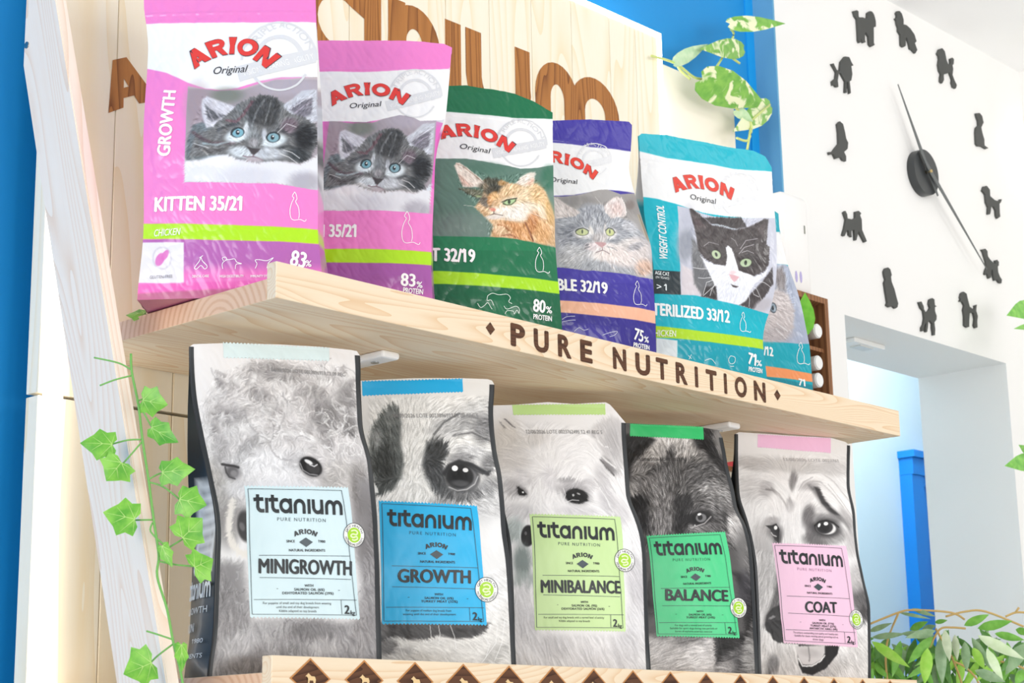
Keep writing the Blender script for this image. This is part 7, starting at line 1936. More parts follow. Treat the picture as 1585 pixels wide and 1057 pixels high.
PRINTS['D5']="""T|@word|-700 2206 665 2184 205|22282c|0.02 0 0|wordmark_lettering|label
T|PURE NUTRITION|-365 2095 381 2084 49|b08aa6|0 0 0 1.35|tagline_lettering|label
T|@logo|-105 1880 221 1882 67|22282c|0 0 40|emblem_lettering|label
T|SINCE|-227 1806 -99 1805 36|22282c|0.02 0 0|label_lettering|label
T|1980|256 1806 369 1802 36|22282c|0.02 0 0|label_lettering|label
G diamond_emblem:3f4d54 label 0.0 -35 1810 65 1872 175 1810 74 1744
T|NATURAL INGREDIENTS|-187 1687 366 1682 35|22282c|0.02 0 0|label_lettering|label
R label_rule:3c4a52 label 7.0 -614 1637 762 1623
R label_rule:3c4a52 label 7.0 -599 1341 767 1306
T|COAT|-242 1363 455 1364 196|20262a|0.035 0 0|product_lettering|label
T|WITH|43 1212 174 1211 33|22282c|0.02 0 0|label_lettering|label
T|SALMON OIL (11%)|-112 1161 358 1152 35|22282c|0.02 0 0 1.1|ingredient_lettering|label
T|TURKEY MEAT (27%)|-155 1114 407 1103 35|22282c|0.02 0 0 1.1|ingredient_lettering|label
T|ANTARCTIC KRILL (4%)|-179 1066 432 1054 35|22282c|0.02 0 0 1.1|ingredient_lettering|label
T|•|-367 1182 -340 1181 17|22282c|0.02 0 0|label_lettering|label
T|•|551 1151 583 1150 18|22282c|0.02 0 0|label_lettering|label
R label_rule:3c4a52 label 6.9 -672 1053 853 1026
R label_rule:3c4a52 label 7.1 596 1027 607 837
R label_rule:3c4a52 label 7.3 -774 2526 687 2528
R label_rule:3c4a52 label 7.3 -774 2526 -694 860
R label_rule:3c4a52 label 7.6 687 2528 842 822
R label_rule:3c4a52 label 6.9 -694 860 842 822
T|To achieve outstanding coat quality and healthy skin|-524 990 441 970 33|22282c|0.01 0 0|note_lettering|label
T|Suitable for those needing special grooming such as|-501 937 440 918 33|22282c|0.01 0 0|note_lettering|label
T|show dogs|-130 878 110 870 33|22282c|0.01 0 0|note_lettering|label
T|2|645 845 729 840 119|22282c|0.03 0 0|weight_lettering|label
T|kg|739 836 814 826 58|22282c|0.02 0 0|weight_lettering|label
T|11/08/2026 LOTE 0023761|-244 4115 1023 4165 59|b5b3b4|0 0 0|lot_code"""
LABELS['D5']="""Q label f7cde6 -817 2566 813 2574 903 768 -719 822
Q top_tab f7c6e6 -738 4579 899 4614 866 4333 -764 4341
O gut_health_badge 901 1259 173"""
def cat_gusset(side_white):
    return None
def dark_gusset(B, A, j, side, Te, k):
    c = np.ones((len(j), 13, 3))*hexc('2b3236')
    if B.key == 'D1' and side == 0:
        m = (Te > .135) & (Te < .262); c[m, 2:11] = hexc('e9edee')
        r = np.random.default_rng(3)
        for i in np.where(m)[0]:
            if i % 2 and Te[i] > .15: c[i, 3:10] = hexc('c9cdd0')-r.uniform(0, .15, (7, 1))
    return c
BAGOBJ = {}
for key in ORDER:
    d, lab = BAGS[key]; d = dict(d); dogbag = key[0] == 'D'
    d.update(key=key, seed=(ord(key[0])*7+int(key[1])*31) % 997, cr=.0006 if dogbag else .0013, zip=0 if dogbag else .90, puff=.012 if key == 'D1' else .006)
    d['gusset'] = dark_gusset if dogbag else None
    B = make_bag(d, ART[key], lab, 'dog food bag' if dogbag else 'cat food bag', 'dog food bags on the lower shelf' if dogbag else 'cat food bags on the upper shelf', SATIN if dogbag else GLOSS)
    B.parts = {}; BAGOBJ[key] = B
    if dogbag:
        for ln in LABELS[key].splitlines():
            k = ln.split()
            if k[0] == 'Q': B.parts[k[1]] = quad_part(B, k[1], k[2], list(map(float, k[3:])), 11, B.root)
            else: badge(B, k[1], *map(float, k[2:5]), B.parts['label'])
        for sgn, wf in ((-1, .0052), (1, .0078)):
            t = np.linspace(.0, 1, 120); tt = t*B.ttop(np.full(120, 0.0 if sgn < 0 else 1.0))
            e = B.xl(tt) if sgn < 0 else B.xr(tt); dd = -(B.f(tt/B.H))
            q = np.empty((120, 5, 3))
            for i, g in enumerate((0, .33, .66, 1, 1.06)):
                s_ = e-sgn*wf*(1-g) if g <= 1 else e+sgn*.0006
                P = B.at(s_*1.0, tt, .0005); q[:, i] = P; q[:, i, 0] = s_
                if g > .9: q[:, i, 1] = dd-.0002 if g == 1 else dd+.002
            me = q[:, ::1 if sgn > 0 else -1]
            v = me.reshape(-1, 3); f = [(j*5+i, j*5+i+1, (j+1)*5+i+1, (j+1)*5+i) for j in range(119) for i in range(4)]
            smooth(obj('edge_seal', mesh_vf('edge_seal', v, f), flat('black_foil_seal', '2a2e32', .38), B.root))
    prints(B, PRINTS[key])
# lettering on the black side of the first dog food bag
B = BAGOBJ['D1']
gl = []
for s, x0, x1, z, cap in (('@word', -.02, .93, .100, .020), ('GROWTH', .02, .86, .081, .009), ('ARION', -.1, .5, .058, .012), ('1980', .5, .82, .043, .006), ('INGREDIENTS', .0, .86, .024, .006)):
    if s == '@word': v, f = WORD; v = v.copy(); a, b = 0, 7.36
    else: v, f = TXT[(s, 0.0, 1)]; v = v.copy(); a, b = v[:, 0].min(), v[:, 0].max()
    kk = 1-(x0+(v[:, 0]-a)/(b-a)*(x1-x0)); tz = z+v[:, 1]*cap
    kk = np.clip(kk, .02, .98)
    e = B.xl(tz); inn = .020*sst((tz/B.H-.30)/.3)-B.puff*np.clip(1-tz/B.H/.45, 0, 1)
    y0 = -B.f(tz/B.H); y1 = y0+B.Tk(tz/B.H)
    lz = v[:, 2] if v.shape[1] > 2 else 0
    gl.append((np.stack([e+inn*np.sin(np.pi*kk)-.0022-lz, y0*(1-kk)+y1*kk, tz], 1), f))
for v, f in gl: obj('side_lettering', mesh_vf('side_lettering', v, f), ink('dfe6e8'), B.root)

# ------------------------------------------------------------------ stick-on dog clock
BLK = flat('black_foam', '525351', .7, spec=.3); YW = 2.19
def sticker(label, pts):
    c = [sum(p[0] for p in pts)/len(pts), sum(p[1] for p in pts)/len(pts)]
    bm = prism(bmesh.new(), [(x-c[0], 0, z-c[1]) for x, z in pts], (0, -.006, 0)); bmesh.ops.triangulate(bm, faces=[f for f in bm.faces if len(f.verts) > 4])
    o = obj('dog_silhouette', bm, BLK); o.location = (c[0], YW, c[1]); tag(o, label, 'wall sticker', 'dog silhouettes of the wall clock')
sticker('black dog with raised tail, top left of the clock at eleven', [(3.6527,2.9817),(3.6680,2.9888),(3.6762,2.9877),(3.6746,2.9739),(3.6787,2.9727),(3.6939,2.9778),(3.7108,2.9788),(3.7153,2.9814),(3.7184,2.9969),(3.7309,3.0056),(3.7417,3.0069),(3.7496,3.0015),(3.7554,2.9861),(3.7545,2.9712),(3.7432,2.9654),(3.7411,2.9404),(3.7390,2.9228),(3.7428,2.9191),(3.7260,2.9094),(3.7166,2.9127),(3.7161,2.9331),(3.7065,2.9412),(3.7023,2.9411),(3.6989,2.9305),(3.6975,2.9180),(3.7013,2.9143),(3.6911,2.9094),(3.6824,2.9136),(3.6829,2.9186),(3.6789,2.9126),(3.6796,2.9080),(3.6708,2.9035),(3.6664,2.9090),(3.6674,2.9356),(3.6673,2.9645),(3.6576,2.9700)])
sticker('long bodied black dog sloping down to the right at the very top of the clock', [(3.8595,3.0398),(3.8661,3.0468),(3.8777,3.0503),(3.8874,3.0458),(3.8941,3.0315),(3.8924,3.0185),(3.9074,3.0205),(3.9250,3.0169),(3.9440,3.0061),(3.9522,2.9897),(3.9431,2.9820),(3.9527,2.9660),(3.9416,2.9535),(3.9329,2.9565),(3.9242,2.9590),(3.9174,2.9583),(3.9126,2.9732),(3.9052,2.9860),(3.8994,2.9855),(3.8953,2.9607),(3.8832,2.9535),(3.8723,2.9553),(3.8738,2.9843),(3.8636,2.9912),(3.8649,3.0015),(3.8593,3.0098),(3.8581,3.0182),(3.8520,3.0226),(3.8600,3.0262),(3.8622,3.0331)])
sticker('black show poodle with pompom legs facing left, at the one position of the clock', [(4.0569,2.9858),(4.0689,3.0015),(4.0851,3.0091),(4.0980,3.0037),(4.1039,2.9807),(4.1116,2.9706),(4.1196,2.9728),(4.1250,2.9784),(4.1245,2.9906),(4.1370,2.9975),(4.1442,2.9942),(4.1407,2.9808),(4.1337,2.9747),(4.1361,2.9650),(4.1297,2.9468),(4.1392,2.9330),(4.1493,2.9234),(4.1415,2.9118),(4.1284,2.9116),(4.1231,2.9224),(4.1262,2.9335),(4.1162,2.9492),(4.1024,2.9434),(4.0822,2.9345),(4.0815,2.9193),(4.0707,2.9070),(4.0613,2.9097),(4.0639,2.9226),(4.0690,2.9321),(4.0603,2.9399),(4.0580,2.9555),(4.0647,2.9717),(4.0644,2.9798)])
sticker('black sitting dog with thin tail, high on the right of the clock at two', [(4.2429,2.8688),(4.2637,2.8751),(4.2765,2.8700),(4.2818,2.8527),(4.2701,2.8393),(4.2661,2.8342),(4.2709,2.8188),(4.2782,2.8040),(4.2763,2.7870),(4.2975,2.7839),(4.2846,2.7787),(4.2609,2.7800),(4.2380,2.7757),(4.2308,2.7800),(4.2328,2.8134),(4.2380,2.8271),(4.2522,2.8369),(4.2521,2.8513),(4.2455,2.8600)])
sticker('slim black poodle with tiny upright tail, right side of the clock at three', [(4.2435,2.6531),(4.2541,2.6665),(4.2705,2.6724),(4.2866,2.6649),(4.2855,2.6470),(4.3089,2.6410),(4.3335,2.6420),(4.3410,2.6503),(4.3502,2.6523),(4.3442,2.6430),(4.3342,2.6355),(4.3323,2.6128),(4.3328,2.5996),(4.3165,2.5909),(4.3105,2.5971),(4.3104,2.6126),(4.3014,2.6217),(4.2858,2.6161),(4.2809,2.6018),(4.2754,2.5940),(4.2647,2.5918),(4.2697,2.6126),(4.2603,2.6238),(4.2594,2.6456),(4.2483,2.6511)])
sticker('black dog touched by the tip of the long clock hand, at four', [(4.2142,2.4850),(4.2345,2.4913),(4.2450,2.4869),(4.2455,2.4728),(4.2556,2.4663),(4.2716,2.4608),(4.2854,2.4592),(4.2841,2.4689),(4.2961,2.4732),(4.3038,2.4685),(4.3024,2.4596),(4.2958,2.4541),(4.2961,2.4385),(4.3030,2.4285),(4.3132,2.4218),(4.3086,2.4110),(4.2972,2.4104),(4.2870,2.4170),(4.2721,2.4114),(4.2677,2.4191),(4.2654,2.4398),(4.2583,2.4371),(4.2533,2.4164),(4.2414,2.4114),(4.2358,2.4216),(4.2296,2.4247),(4.2259,2.4183),(4.2206,2.4202),(4.2262,2.4310),(4.2350,2.4411),(4.2333,2.4549),(4.2257,2.4704),(4.2216,2.4794)])
sticker('black dog with a long neck and arched body, lower right of the clock at five', [(4.0805,2.3324),(4.0865,2.3444),(4.0991,2.3508),(4.1146,2.3481),(4.1189,2.3337),(4.1258,2.3158),(4.1387,2.3125),(4.1493,2.3116),(4.1543,2.3193),(4.1527,2.3232),(4.1642,2.3279),(4.1615,2.3205),(4.1583,2.3104),(4.1650,2.2977),(4.1595,2.2831),(4.1586,2.2665),(4.1472,2.2627),(4.1412,2.2691),(4.1482,2.2867),(4.1441,2.3025),(4.1344,2.3022),(4.1230,2.2975),(4.1171,2.2760),(4.1148,2.2607),(4.1037,2.2575),(4.0910,2.2608),(4.0947,2.2859),(4.0918,2.3017),(4.0989,2.3138),(4.0897,2.3231),(4.0761,2.3208),(4.0824,2.3273)])
sticker('lowest black poodle of the clock, pompom tail up, right above the doorway', [(3.8697,2.2833),(3.8825,2.2869),(3.8924,2.2754),(3.8916,2.2700),(3.8990,2.2620),(3.9149,2.2687),(3.9237,2.2782),(3.9190,2.2879),(3.9241,2.2994),(3.9374,2.3053),(3.9473,2.3035),(3.9478,2.2890),(3.9561,2.2870),(3.9470,2.2835),(3.9457,2.2740),(3.9526,2.2619),(3.9503,2.2522),(3.9390,2.2437),(3.9405,2.2254),(3.9369,2.2103),(3.9292,2.2091),(3.9269,2.2285),(3.9292,2.2381),(3.9166,2.2453),(3.9083,2.2386),(3.9049,2.2249),(3.8997,2.2122),(3.8923,2.2123),(3.8981,2.2369),(3.8894,2.2276),(3.8823,2.2120),(3.8738,2.2106),(3.8750,2.2200),(3.8847,2.2294),(3.8919,2.2464),(3.8894,2.2644),(3.8778,2.2703)])
sticker('tall black sitting dog with a broad base, lower left of the clock at seven', [(3.7148,2.3320),(3.7230,2.3413),(3.7353,2.3457),(3.7444,2.3428),(3.7499,2.3295),(3.7455,2.3248),(3.7468,2.3121),(3.7576,2.2960),(3.7658,2.2742),(3.7710,2.2622),(3.7664,2.2523),(3.7562,2.2472),(3.7449,2.2512),(3.7277,2.2457),(3.7164,2.2488),(3.7220,2.2562),(3.7177,2.2785),(3.7137,2.3035),(3.7204,2.3124),(3.7153,2.3244)])
sticker('black trotting dog with both ends raised, left side of the clock at eight', [(3.5499,2.4446),(3.5585,2.4500),(3.5649,2.4427),(3.5656,2.4327),(3.5864,2.4346),(3.6008,2.4417),(3.6026,2.4574),(3.6168,2.4625),(3.6282,2.4588),(3.6220,2.4523),(3.6283,2.4434),(3.6272,2.4174),(3.6454,2.3929),(3.6357,2.3884),(3.6110,2.4116),(3.5991,2.3862),(3.5926,2.3848),(3.5928,2.4103),(3.5786,2.4049),(3.5788,2.3897),(3.5683,2.3926),(3.5676,2.4026),(3.5606,2.4037),(3.5480,2.3859),(3.5392,2.3867),(3.5502,2.4066),(3.5589,2.4287)])
sticker('black begging dog sitting upright, far left of the clock at nine', [(3.5466,2.6624),(3.5584,2.6722),(3.5716,2.6687),(3.5785,2.6496),(3.5814,2.6347),(3.5896,2.6262),(3.5850,2.6095),(3.5683,2.5977),(3.5765,2.5893),(3.5750,2.5760),(3.5614,2.5753),(3.5531,2.5811),(3.5297,2.5714),(3.5219,2.5814),(3.5036,2.5755),(3.5016,2.5816),(3.5179,2.5856),(3.5279,2.5957),(3.5476,2.6134),(3.5489,2.6422)])
sticker('black round headed poodle with thin legs facing right, upper left of the clock at ten', [(3.5372,2.8118),(3.5466,2.8155),(3.5587,2.8019),(3.5725,2.8031),(3.5798,2.8290),(3.6002,2.8481),(3.6190,2.8519),(3.6288,2.8402),(3.6357,2.8351),(3.6259,2.8302),(3.6283,2.8106),(3.6217,2.7927),(3.6138,2.7879),(3.6162,2.7593),(3.6102,2.7551),(3.6069,2.7834),(3.6005,2.7843),(3.5973,2.7543),(3.5898,2.7533),(3.5949,2.7828),(3.5766,2.7989),(3.5672,2.7964),(3.5605,2.7760),(3.5614,2.7594),(3.5521,2.7569),(3.5453,2.7603),(3.5377,2.7567),(3.5352,2.7665),(3.5518,2.7789),(3.5563,2.7960)])
cx, cz = 3.9257, 2.6264
ck = thing('wall_clock', 'black clock hub with two long thin hands in the middle of the dog silhouettes', 'clock', (cx, YW, cz))
bm = bmesh.new(); r0 = 0.0589
tube(bm, [(0, 0, 0), (0, -.022, 0)], r0, 40); bmesh.ops.bevel(bm, geom=[e for e in bm.edges if abs(e.verts[0].co.y-e.verts[1].co.y) < 1e-6], offset=.002, segments=2, affect='EDGES')
obj('hub', bm, flat('black_plastic', '35383a', .35), ck)
def hand(tip, tail, w0, w1, y, name):
    a = Vector((tip[0]-cx, tip[1]-cz)); b = Vector((tail[0]-cx, tail[1]-cz)); d = (a-b).normalized(); n = Vector((-d.y, d.x)); m = Vector((0, 0))
    ps = [b+n*w0*.4, m+n*w0, a+n*w1, a-n*w1, m-n*w0, b-n*w0*.4]
    obj(name, prism(bmesh.new(), [(p.x, y, p.y) for p in ps], (0, -.0015, 0)), flat('dark_metal', '6b6f70', .35, metal=.6), ck)
hand((3.8035,2.8260), (3.9633,2.5708), .0085, .0015, -.027, 'hour_hand')
hand((4.1815,2.4200), (3.8848,2.6665), .0075, .0012, -.032, 'minute_hand')
bm = bmesh.new(); tube(bm, [(0, -.02, 0), (0, -.0365, 0)], .004, 14); obj('spindle', bm, flat('brass', 'c8b078', .3, metal=1), ck)

# ------------------------------------------------------------------ wooden crate with bottles, white dispenser
WAL = wood('walnut', 'Z', '9a6b47', '5f3a24', ring=40, rough=.6)
cr = thing('wall_crate', 'small brown wooden crate on the white wall holding white capped bottles', 'crate', (3.15, 2.19, 1.78))
cw = 3.246-3.15; ct = 0.3755
for nm, a in (('side', (cw-.013, cw, -.14, 0, 0, ct)), ('side', (-.11, -.097, -.14, 0, 0, ct)), ('top', (-.097, cw-.013, -.14, 0, ct-.013, ct)), ('bottom', (-.097, cw-.013, -.14, 0, 0, .013)), ('back', (-.097, cw-.013, -.01, 0, .013, ct-.013)), ('shelf', (-.097, cw-.013, -.13, -.01, 0.2654-.008, 0.2654))):
    boxo(nm, WAL, cr, *a)
CAP = flat('white_cap', 'f2f2f0', .35); BOT = flat('white_bottle', 'e4e3e6', .3)
for (px, pz, lab) in (((3.1955,2.0766)+('white capped bottle lying on the top level of the brown crate',)), ((3.1909,2.0075)+('upper of the two white capped bottles lying low in the brown crate',)), ((3.1895,1.9699)+('lowest white capped bottle in the brown crate, just above the shelf edge',))):
    t = thing('spray_bottle', lab, 'bottle', (px, 2.045, pz), 0, 'bottles in the wall crate')
    bm = bmesh.new(); tube(bm, [(0, .0, 0), (0, .003, 0), (0, .034, 0)], .0155, 28); bmesh.ops.bevel(bm, geom=[e for e in bm.edges if abs(e.verts[0].co.y-e.verts[1].co.y) < 1e-6 and e.verts[0].co.y < .001], offset=.002, segments=2, affect='EDGES'); obj('cap', bm, CAP, t)
    bm = bmesh.new(); tube(bm, [(0, .034, 0), (0, .12, 0)], .0148, 28); obj('body', bm, BOT, t)
dp = thing('white_dispenser', 'tall white rounded dispenser with faint purple marks standing on the brown crate', 'dispenser', (3.14, 2.12, 1.78+ct))
x0, x1, zt = 3.1237-3.14, 3.2256-3.14, 2.3814-1.78-ct
boxo('housing', flat('white_plastic', 'f6f4f2', .45), dp, x0, x1, -.05, .07, 0, zt, bev=.016); smooth(dp.children[0])
PU = flat('pale_purple_ink', 'b9aede', .5)
for q in ((3.1604,2.1936), (3.1776,2.1953)):
    v = [(q[0]+.0045*math.cos(2*math.pi*i/16)-3.14, -.0506, q[1]+.013*math.sin(2*math.pi*i/16)-1.78-ct) for i in range(16)]
    obj('purple_mark', mesh_vf('purple_mark', v, [tuple(range(16))]), PU, dp)
q = (3.2018,2.3062); boxo('lock_slot', flat('grey_plastic', '8d8f86', .5), dp, q[0]-3.142, q[0]-3.138, -.051, -.048, q[1]-1.78-ct-.010, q[1]-1.78-ct+.008)

# ------------------------------------------------------------------ plants
IVY = leafmat('ivy_leaf', '5aa832', '8ccc4c'); IVYS = flat('ivy_stem', '78b85a', .5); POT = leafmat('pothos_leaf', '6fae46', '8cc455', 'eef2c8'); POTB = leafmat('pothos_leaf_back', 'b9dcae', 'd6ecc4'); POTS = flat('pothos_stem', 'd3e08a', .5)
CAM_POS = Vector((0, 0, 1.2))  # camera position; every leaf blade is turned to face it, then rolled
def leaf(name, base, tip, w, m, parent, shape='heart', fold=.25, droop=.12, roll=0):
    """leaf blade between two points, width w, folded along the midrib and drooping"""
    base, tip = Vector(base), Vector(tip); L = (tip-base).length; d = (tip-base).normalized()
    v = (CAM_POS-base).normalized(); n = (v-d*v.dot(d)).normalized(); n = Matrix.Rotation(roll, 3, d) @ n; s = d.cross(n)
    if shape == 'ivy': half = [(0, 0), (-.13, .2), (-.06, .5), (.2, .44), (.44, .58), (.6, .34), (.8, .18), (1, 0)]
    elif shape == 'heart': half = [(0, 0), (-.05, .16), (.0, .34), (.14, .47), (.34, .5), (.56, .4), (.78, .21), (.92, .08), (1, 0)]
    else: half = [(0, 0), (.08, .2), (.22, .42), (.42, .5), (.62, .42), (.8, .25), (.92, .1), (1, 0)]
    bm = bmesh.new(); rib = []; K = len(half)
    P = lambda x, y: base+d*(L*x)+s*(w*y)+n*(-fold*abs(y)*w*.6-droop*L*(x*x)+droop*L*x*.6)-(n*0)
    ribx = [min(max(h[0], 0), 1) for h in half]; ribx = sorted(ribx)
    rv = [bm.verts.new(P(x, 0)+n*0) for x in ribx]
    for sg in (1, -1):
        prev = None; rows = []
        for i, (x, y) in enumerate(half):
            mid = bm.verts.new(P((x+ribx[i])/2, sg*y*.55)); out = bm.verts.new(P(x, sg*y)); rows.append((rv[i], mid, out))
        for a, b in zip(rows, rows[1:]):
            for i in (0, 1):
                q = [a[i], b[i], b[i+1], a[i+1]]; bm.faces.new(q if sg < 0 else q[::-1])
    bmesh.ops.remove_doubles(bm, verts=bm.verts[:], dist=1e-5)
    o = obj(name, bm, m, parent); smooth(o); o.location = -parent.location if parent else (0, 0, 0)
    if shape == 'ivy':
        bm = bmesh.new()
        for x0, x1, y in ((0, .93, 0), (.0, .36, .46), (.0, .36, -.46), (.02, -.04, .38), (.02, -.04, -.38), (.3, .62, .24), (.3, .62, -.24)):
            q = [P(x0+(x1-x0)*t, y*t)+n*.0006 for t in (0, .5, 1)]; dd = (q[2]-q[0]).normalized().cross(n)*.0005
            vs = [bm.verts.new(a+dd*k*(1-.4*i)) for i, a in enumerate(q) for k in (1, -1)]
            bm.faces.new((vs[0], vs[1], vs[3], vs[2])); bm.faces.new((vs[2], vs[3], vs[5], vs[4]))
        obj('vein', bm, flat('ivy_vein', 'b5e07c', .5), o)
    return o
def stems(name, paths, m, parent, r=.0012, r2=None):
    bm = bmesh.new()
    for p in paths: tube(bm, crom([Vector(q)-parent.location for q in p], 5), r, 7, r2)
    return obj(name, bm, m, parent)
iv=thing('ivy_vine','green ivy vine trailing down the leaning post with pointed leaves','ivy',(1.3299,1.7454,1.2906))
stems('stem',[[(1.3325,1.8727,1.7137),(1.3306,1.8673,1.6893),(1.3315,1.8530,1.6458),(1.3301,1.8399,1.5984),(1.3295,1.8234,1.5426),(1.3284,1.8105,1.4969),(1.3276,1.7975,1.4521),(1.3236,1.7938,1.4257),(1.3271,1.7778,1.3863),(1.3277,1.7653,1.3476),(1.3295,1.7542,1.3179),(1.3299,1.7454,1.2906),(1.3305,1.7365,1.2636)]],IVYS,iv,.0016)
for q in [[(1.3308,1.8678,1.6917),(1.3205,1.8820,1.7017),(1.3003,1.9062,1.7096)],[(1.3300,1.8664,1.6844),(1.3150,1.8809,1.6790),(1.3014,1.8933,1.6716)],[(1.3320,1.8539,1.6506),(1.3368,1.8494,1.6528)],[(1.3324,1.8520,1.6458),(1.3380,1.8385,1.6218),(1.3403,1.8339,1.6146)],[(1.3293,1.8411,1.5993),(1.3174,1.8536,1.5987),(1.3032,1.8672,1.5935)],[(1.3292,1.8401,1.5961),(1.3184,1.8467,1.5799),(1.3089,1.8528,1.5662)],[(1.3294,1.8249,1.5472),(1.3382,1.8175,1.5539),(1.3428,1.8128,1.5551)],[(1.3296,1.8236,1.5439),(1.3409,1.8095,1.5376),(1.3525,1.7920,1.5213)],[(1.3280,1.8106,1.4961),(1.3111,1.8288,1.4961)],[(1.3270,1.8106,1.4925),(1.3243,1.8100,1.4813),(1.3329,1.7959,1.4654)],[(1.3276,1.7975,1.4521),(1.3368,1.7903,1.4608),(1.3498,1.7796,1.4716)],[(1.3268,1.7961,1.4446),(1.3404,1.7800,1.4398),(1.3562,1.7622,1.4372)],[(1.3274,1.7663,1.3497),(1.3151,1.7815,1.3565),(1.3077,1.7906,1.3601)],[(1.3273,1.7646,1.3442),(1.3138,1.7751,1.3310),(1.3071,1.7797,1.3227)],[(1.3286,1.7565,1.3221),(1.3333,1.7565,1.3389)]]: stems('leaf_stalk',[q],IVYS,iv,.0011)
leaf('leaf',(1.3291,1.8402,1.6491),(1.3464,1.8130,1.6409),0.0346,IVY,iv,'ivy',.35,.15,0.17)
leaf('leaf',(1.3324,1.8253,1.6125),(1.3475,1.7918,1.5909),0.0275,IVY,iv,'ivy',.35,.15,0.31)
leaf('leaf',(1.2974,1.8566,1.5914),(1.2667,1.8810,1.5934),0.0355,IVY,iv,'ivy',.35,.15,0.30)
leaf('leaf',(1.3025,1.8439,1.5680),(1.2916,1.8587,1.5453),0.0408,IVY,iv,'ivy',.35,.15,-0.02)
leaf('leaf',(1.3062,1.8177,1.4958),(1.2747,1.8393,1.5039),0.0408,IVY,iv,'ivy',.35,.15,0.10)
leaf('leaf',(1.3351,1.8046,1.5542),(1.3565,1.7687,1.5567),0.0320,IVY,iv,'ivy',.35,.15,-0.27)
leaf('leaf',(1.3455,1.7827,1.5196),(1.3662,1.7562,1.5119),0.0373,IVY,iv,'ivy',.35,.15,-0.18)
leaf('leaf',(1.3424,1.7712,1.4715),(1.3603,1.7555,1.4955),0.0408,IVY,iv,'ivy',.35,.15,0.05)
leaf('leaf',(1.3481,1.7537,1.4346),(1.3694,1.7449,1.4461),0.0400,IVY,iv,'ivy',.35,.15,-0.20)
leaf('leaf',(1.3249,1.7871,1.4618),(1.3313,1.7755,1.4357),0.0160,IVY,iv,'ivy',.35,.15,0.29)
leaf('leaf',(1.3009,1.7699,1.3220),(1.2733,1.7854,1.3084),0.0444,IVY,iv,'ivy',.35,.15,-0.24)
leaf('leaf',(1.3269,1.7482,1.3424),(1.3198,1.7354,1.3112),0.0151,IVY,iv,'ivy',.35,.15,-0.25)
iu=thing('ivy_sprig','single ivy leaf on the left end of the upper shelf','ivy',(1.4426,1.9987,1.8082))
leaf('leaf',(1.4426,1.9987,1.8082),(1.4287,2.0238,1.8086),.022,IVY,iu,'ivy',.3,.1,.9); stems('stem',[[(1.4426,1.9987,1.8082),(1.4900,2.0300,1.8055)]],IVYS,iu,.001)
po=thing('hanging_pothos','variegated pothos trailing over the top corner of the cream side board','pothos',(3.0504,2.1900,2.6299))
for q in [[(2.7961,2.1530,2.6120),(2.8766,2.1530,2.6185),(2.9389,2.1530,2.6050),(2.9844,2.1530,2.6092),(3.0288,2.1530,2.5878)],[(2.8799,2.1530,2.6214),(2.8916,2.1530,2.6084),(2.9257,2.1530,2.5973)],[(2.9844,2.1530,2.6092),(3.0345,2.1530,2.6649),(3.0906,2.1530,2.7406),(3.0829,2.1530,2.7555)],[(3.0866,2.1530,2.6881),(3.1101,2.1530,2.6840)],[(3.0288,2.1530,2.5878),(3.0878,2.1530,2.5740),(3.1281,2.1530,2.5676),(3.1435,2.1530,2.5461),(3.1269,2.1530,2.5103),(3.0859,2.1530,2.5056)],[(3.1397,2.1530,2.5409),(3.1231,2.1530,2.4884)],[(2.8766,2.1530,2.6185),(2.8836,2.1530,2.6307)],[(3.1411,2.1530,2.5582),(3.2194,2.1530,2.6169)]]: stems('stem',[q],POTS,po,.0028)
leaf('leaf',(3.0697,2.1450,2.7620),(3.2358,2.1050,2.8041),0.0407,POT,po,'heart',.3,.1,-0.50)
leaf('leaf',(2.8648,2.1450,2.6157),(2.9788,2.1350,2.6866),0.0309,POTB,po,'heart',.3,.1,0.30)
leaf('leaf',(3.1167,2.1450,2.7179),(2.9239,2.1150,2.6550),0.0454,POT,po,'heart',.3,.1,0.20)
leaf('leaf',(2.9452,2.1350,2.5968),(3.1583,2.1150,2.5832),0.0828,POT,po,'heart',.3,.1,0.10)
leaf('leaf',(3.2393,2.1650,2.6232),(3.0723,2.1450,2.5169),0.0545,POT,po,'heart',.3,.1,-0.30)
leaf('leaf',(3.0904,2.1550,2.5710),(3.1397,2.1450,2.5536),0.0254,POTB,po,'heart',.3,.1,0.20)
pr=thing('wall_pothos','green pothos leaves reaching in at the right edge in front of the white wall','pothos',(4.3763,2.0500,3.2841))
stems('stem',[[(4.3763,2.0500,3.055),(4.3763,2.0500,3.2841)]],POTS,pr,.003)
stems('stem',[[(4.3763,2.0500,3.2841),(4.2852,2.0500,2.7285),(4.2163,2.0500,2.3015),(4.1665,2.0500,2.0893),(4.1473,2.0500,1.9110),(4.1347,2.0500,1.7373)],[(4.2163,2.0500,2.3015),(4.1861,2.0500,2.2933)],[(4.2021,2.0500,2.2565),(4.1626,2.0500,2.2440)],[(4.1473,2.0500,1.9110),(4.1170,2.0500,1.8973)],[(4.1473,2.0500,1.9459),(4.1072,2.0500,1.9239)]],POTS,pr,.003)
leaf('leaf',(4.2107,2.0500,2.3054),(4.0312,2.0300,2.2518),0.0517,leafmat('green_pothos','5faf35','8ccf52'),pr,'heart',.3,.1,.2)
leaf('leaf',(4.1783,2.0500,2.2490),(4.0594,2.0300,2.2212),0.0153,leafmat('green_pothos','5faf35','8ccf52'),pr,'heart',.3,.1,.2)
leaf('leaf',(4.1457,2.0500,1.9021),(3.9586,2.0300,1.8699),0.0470,leafmat('green_pothos','5faf35','8ccf52'),pr,'heart',.3,.1,.2)
leaf('leaf',(4.1209,2.0500,1.9196),(4.0306,2.0300,1.9253),0.0212,leafmat('green_pothos','5faf35','8ccf52'),pr,'heart',.3,.1,.2)
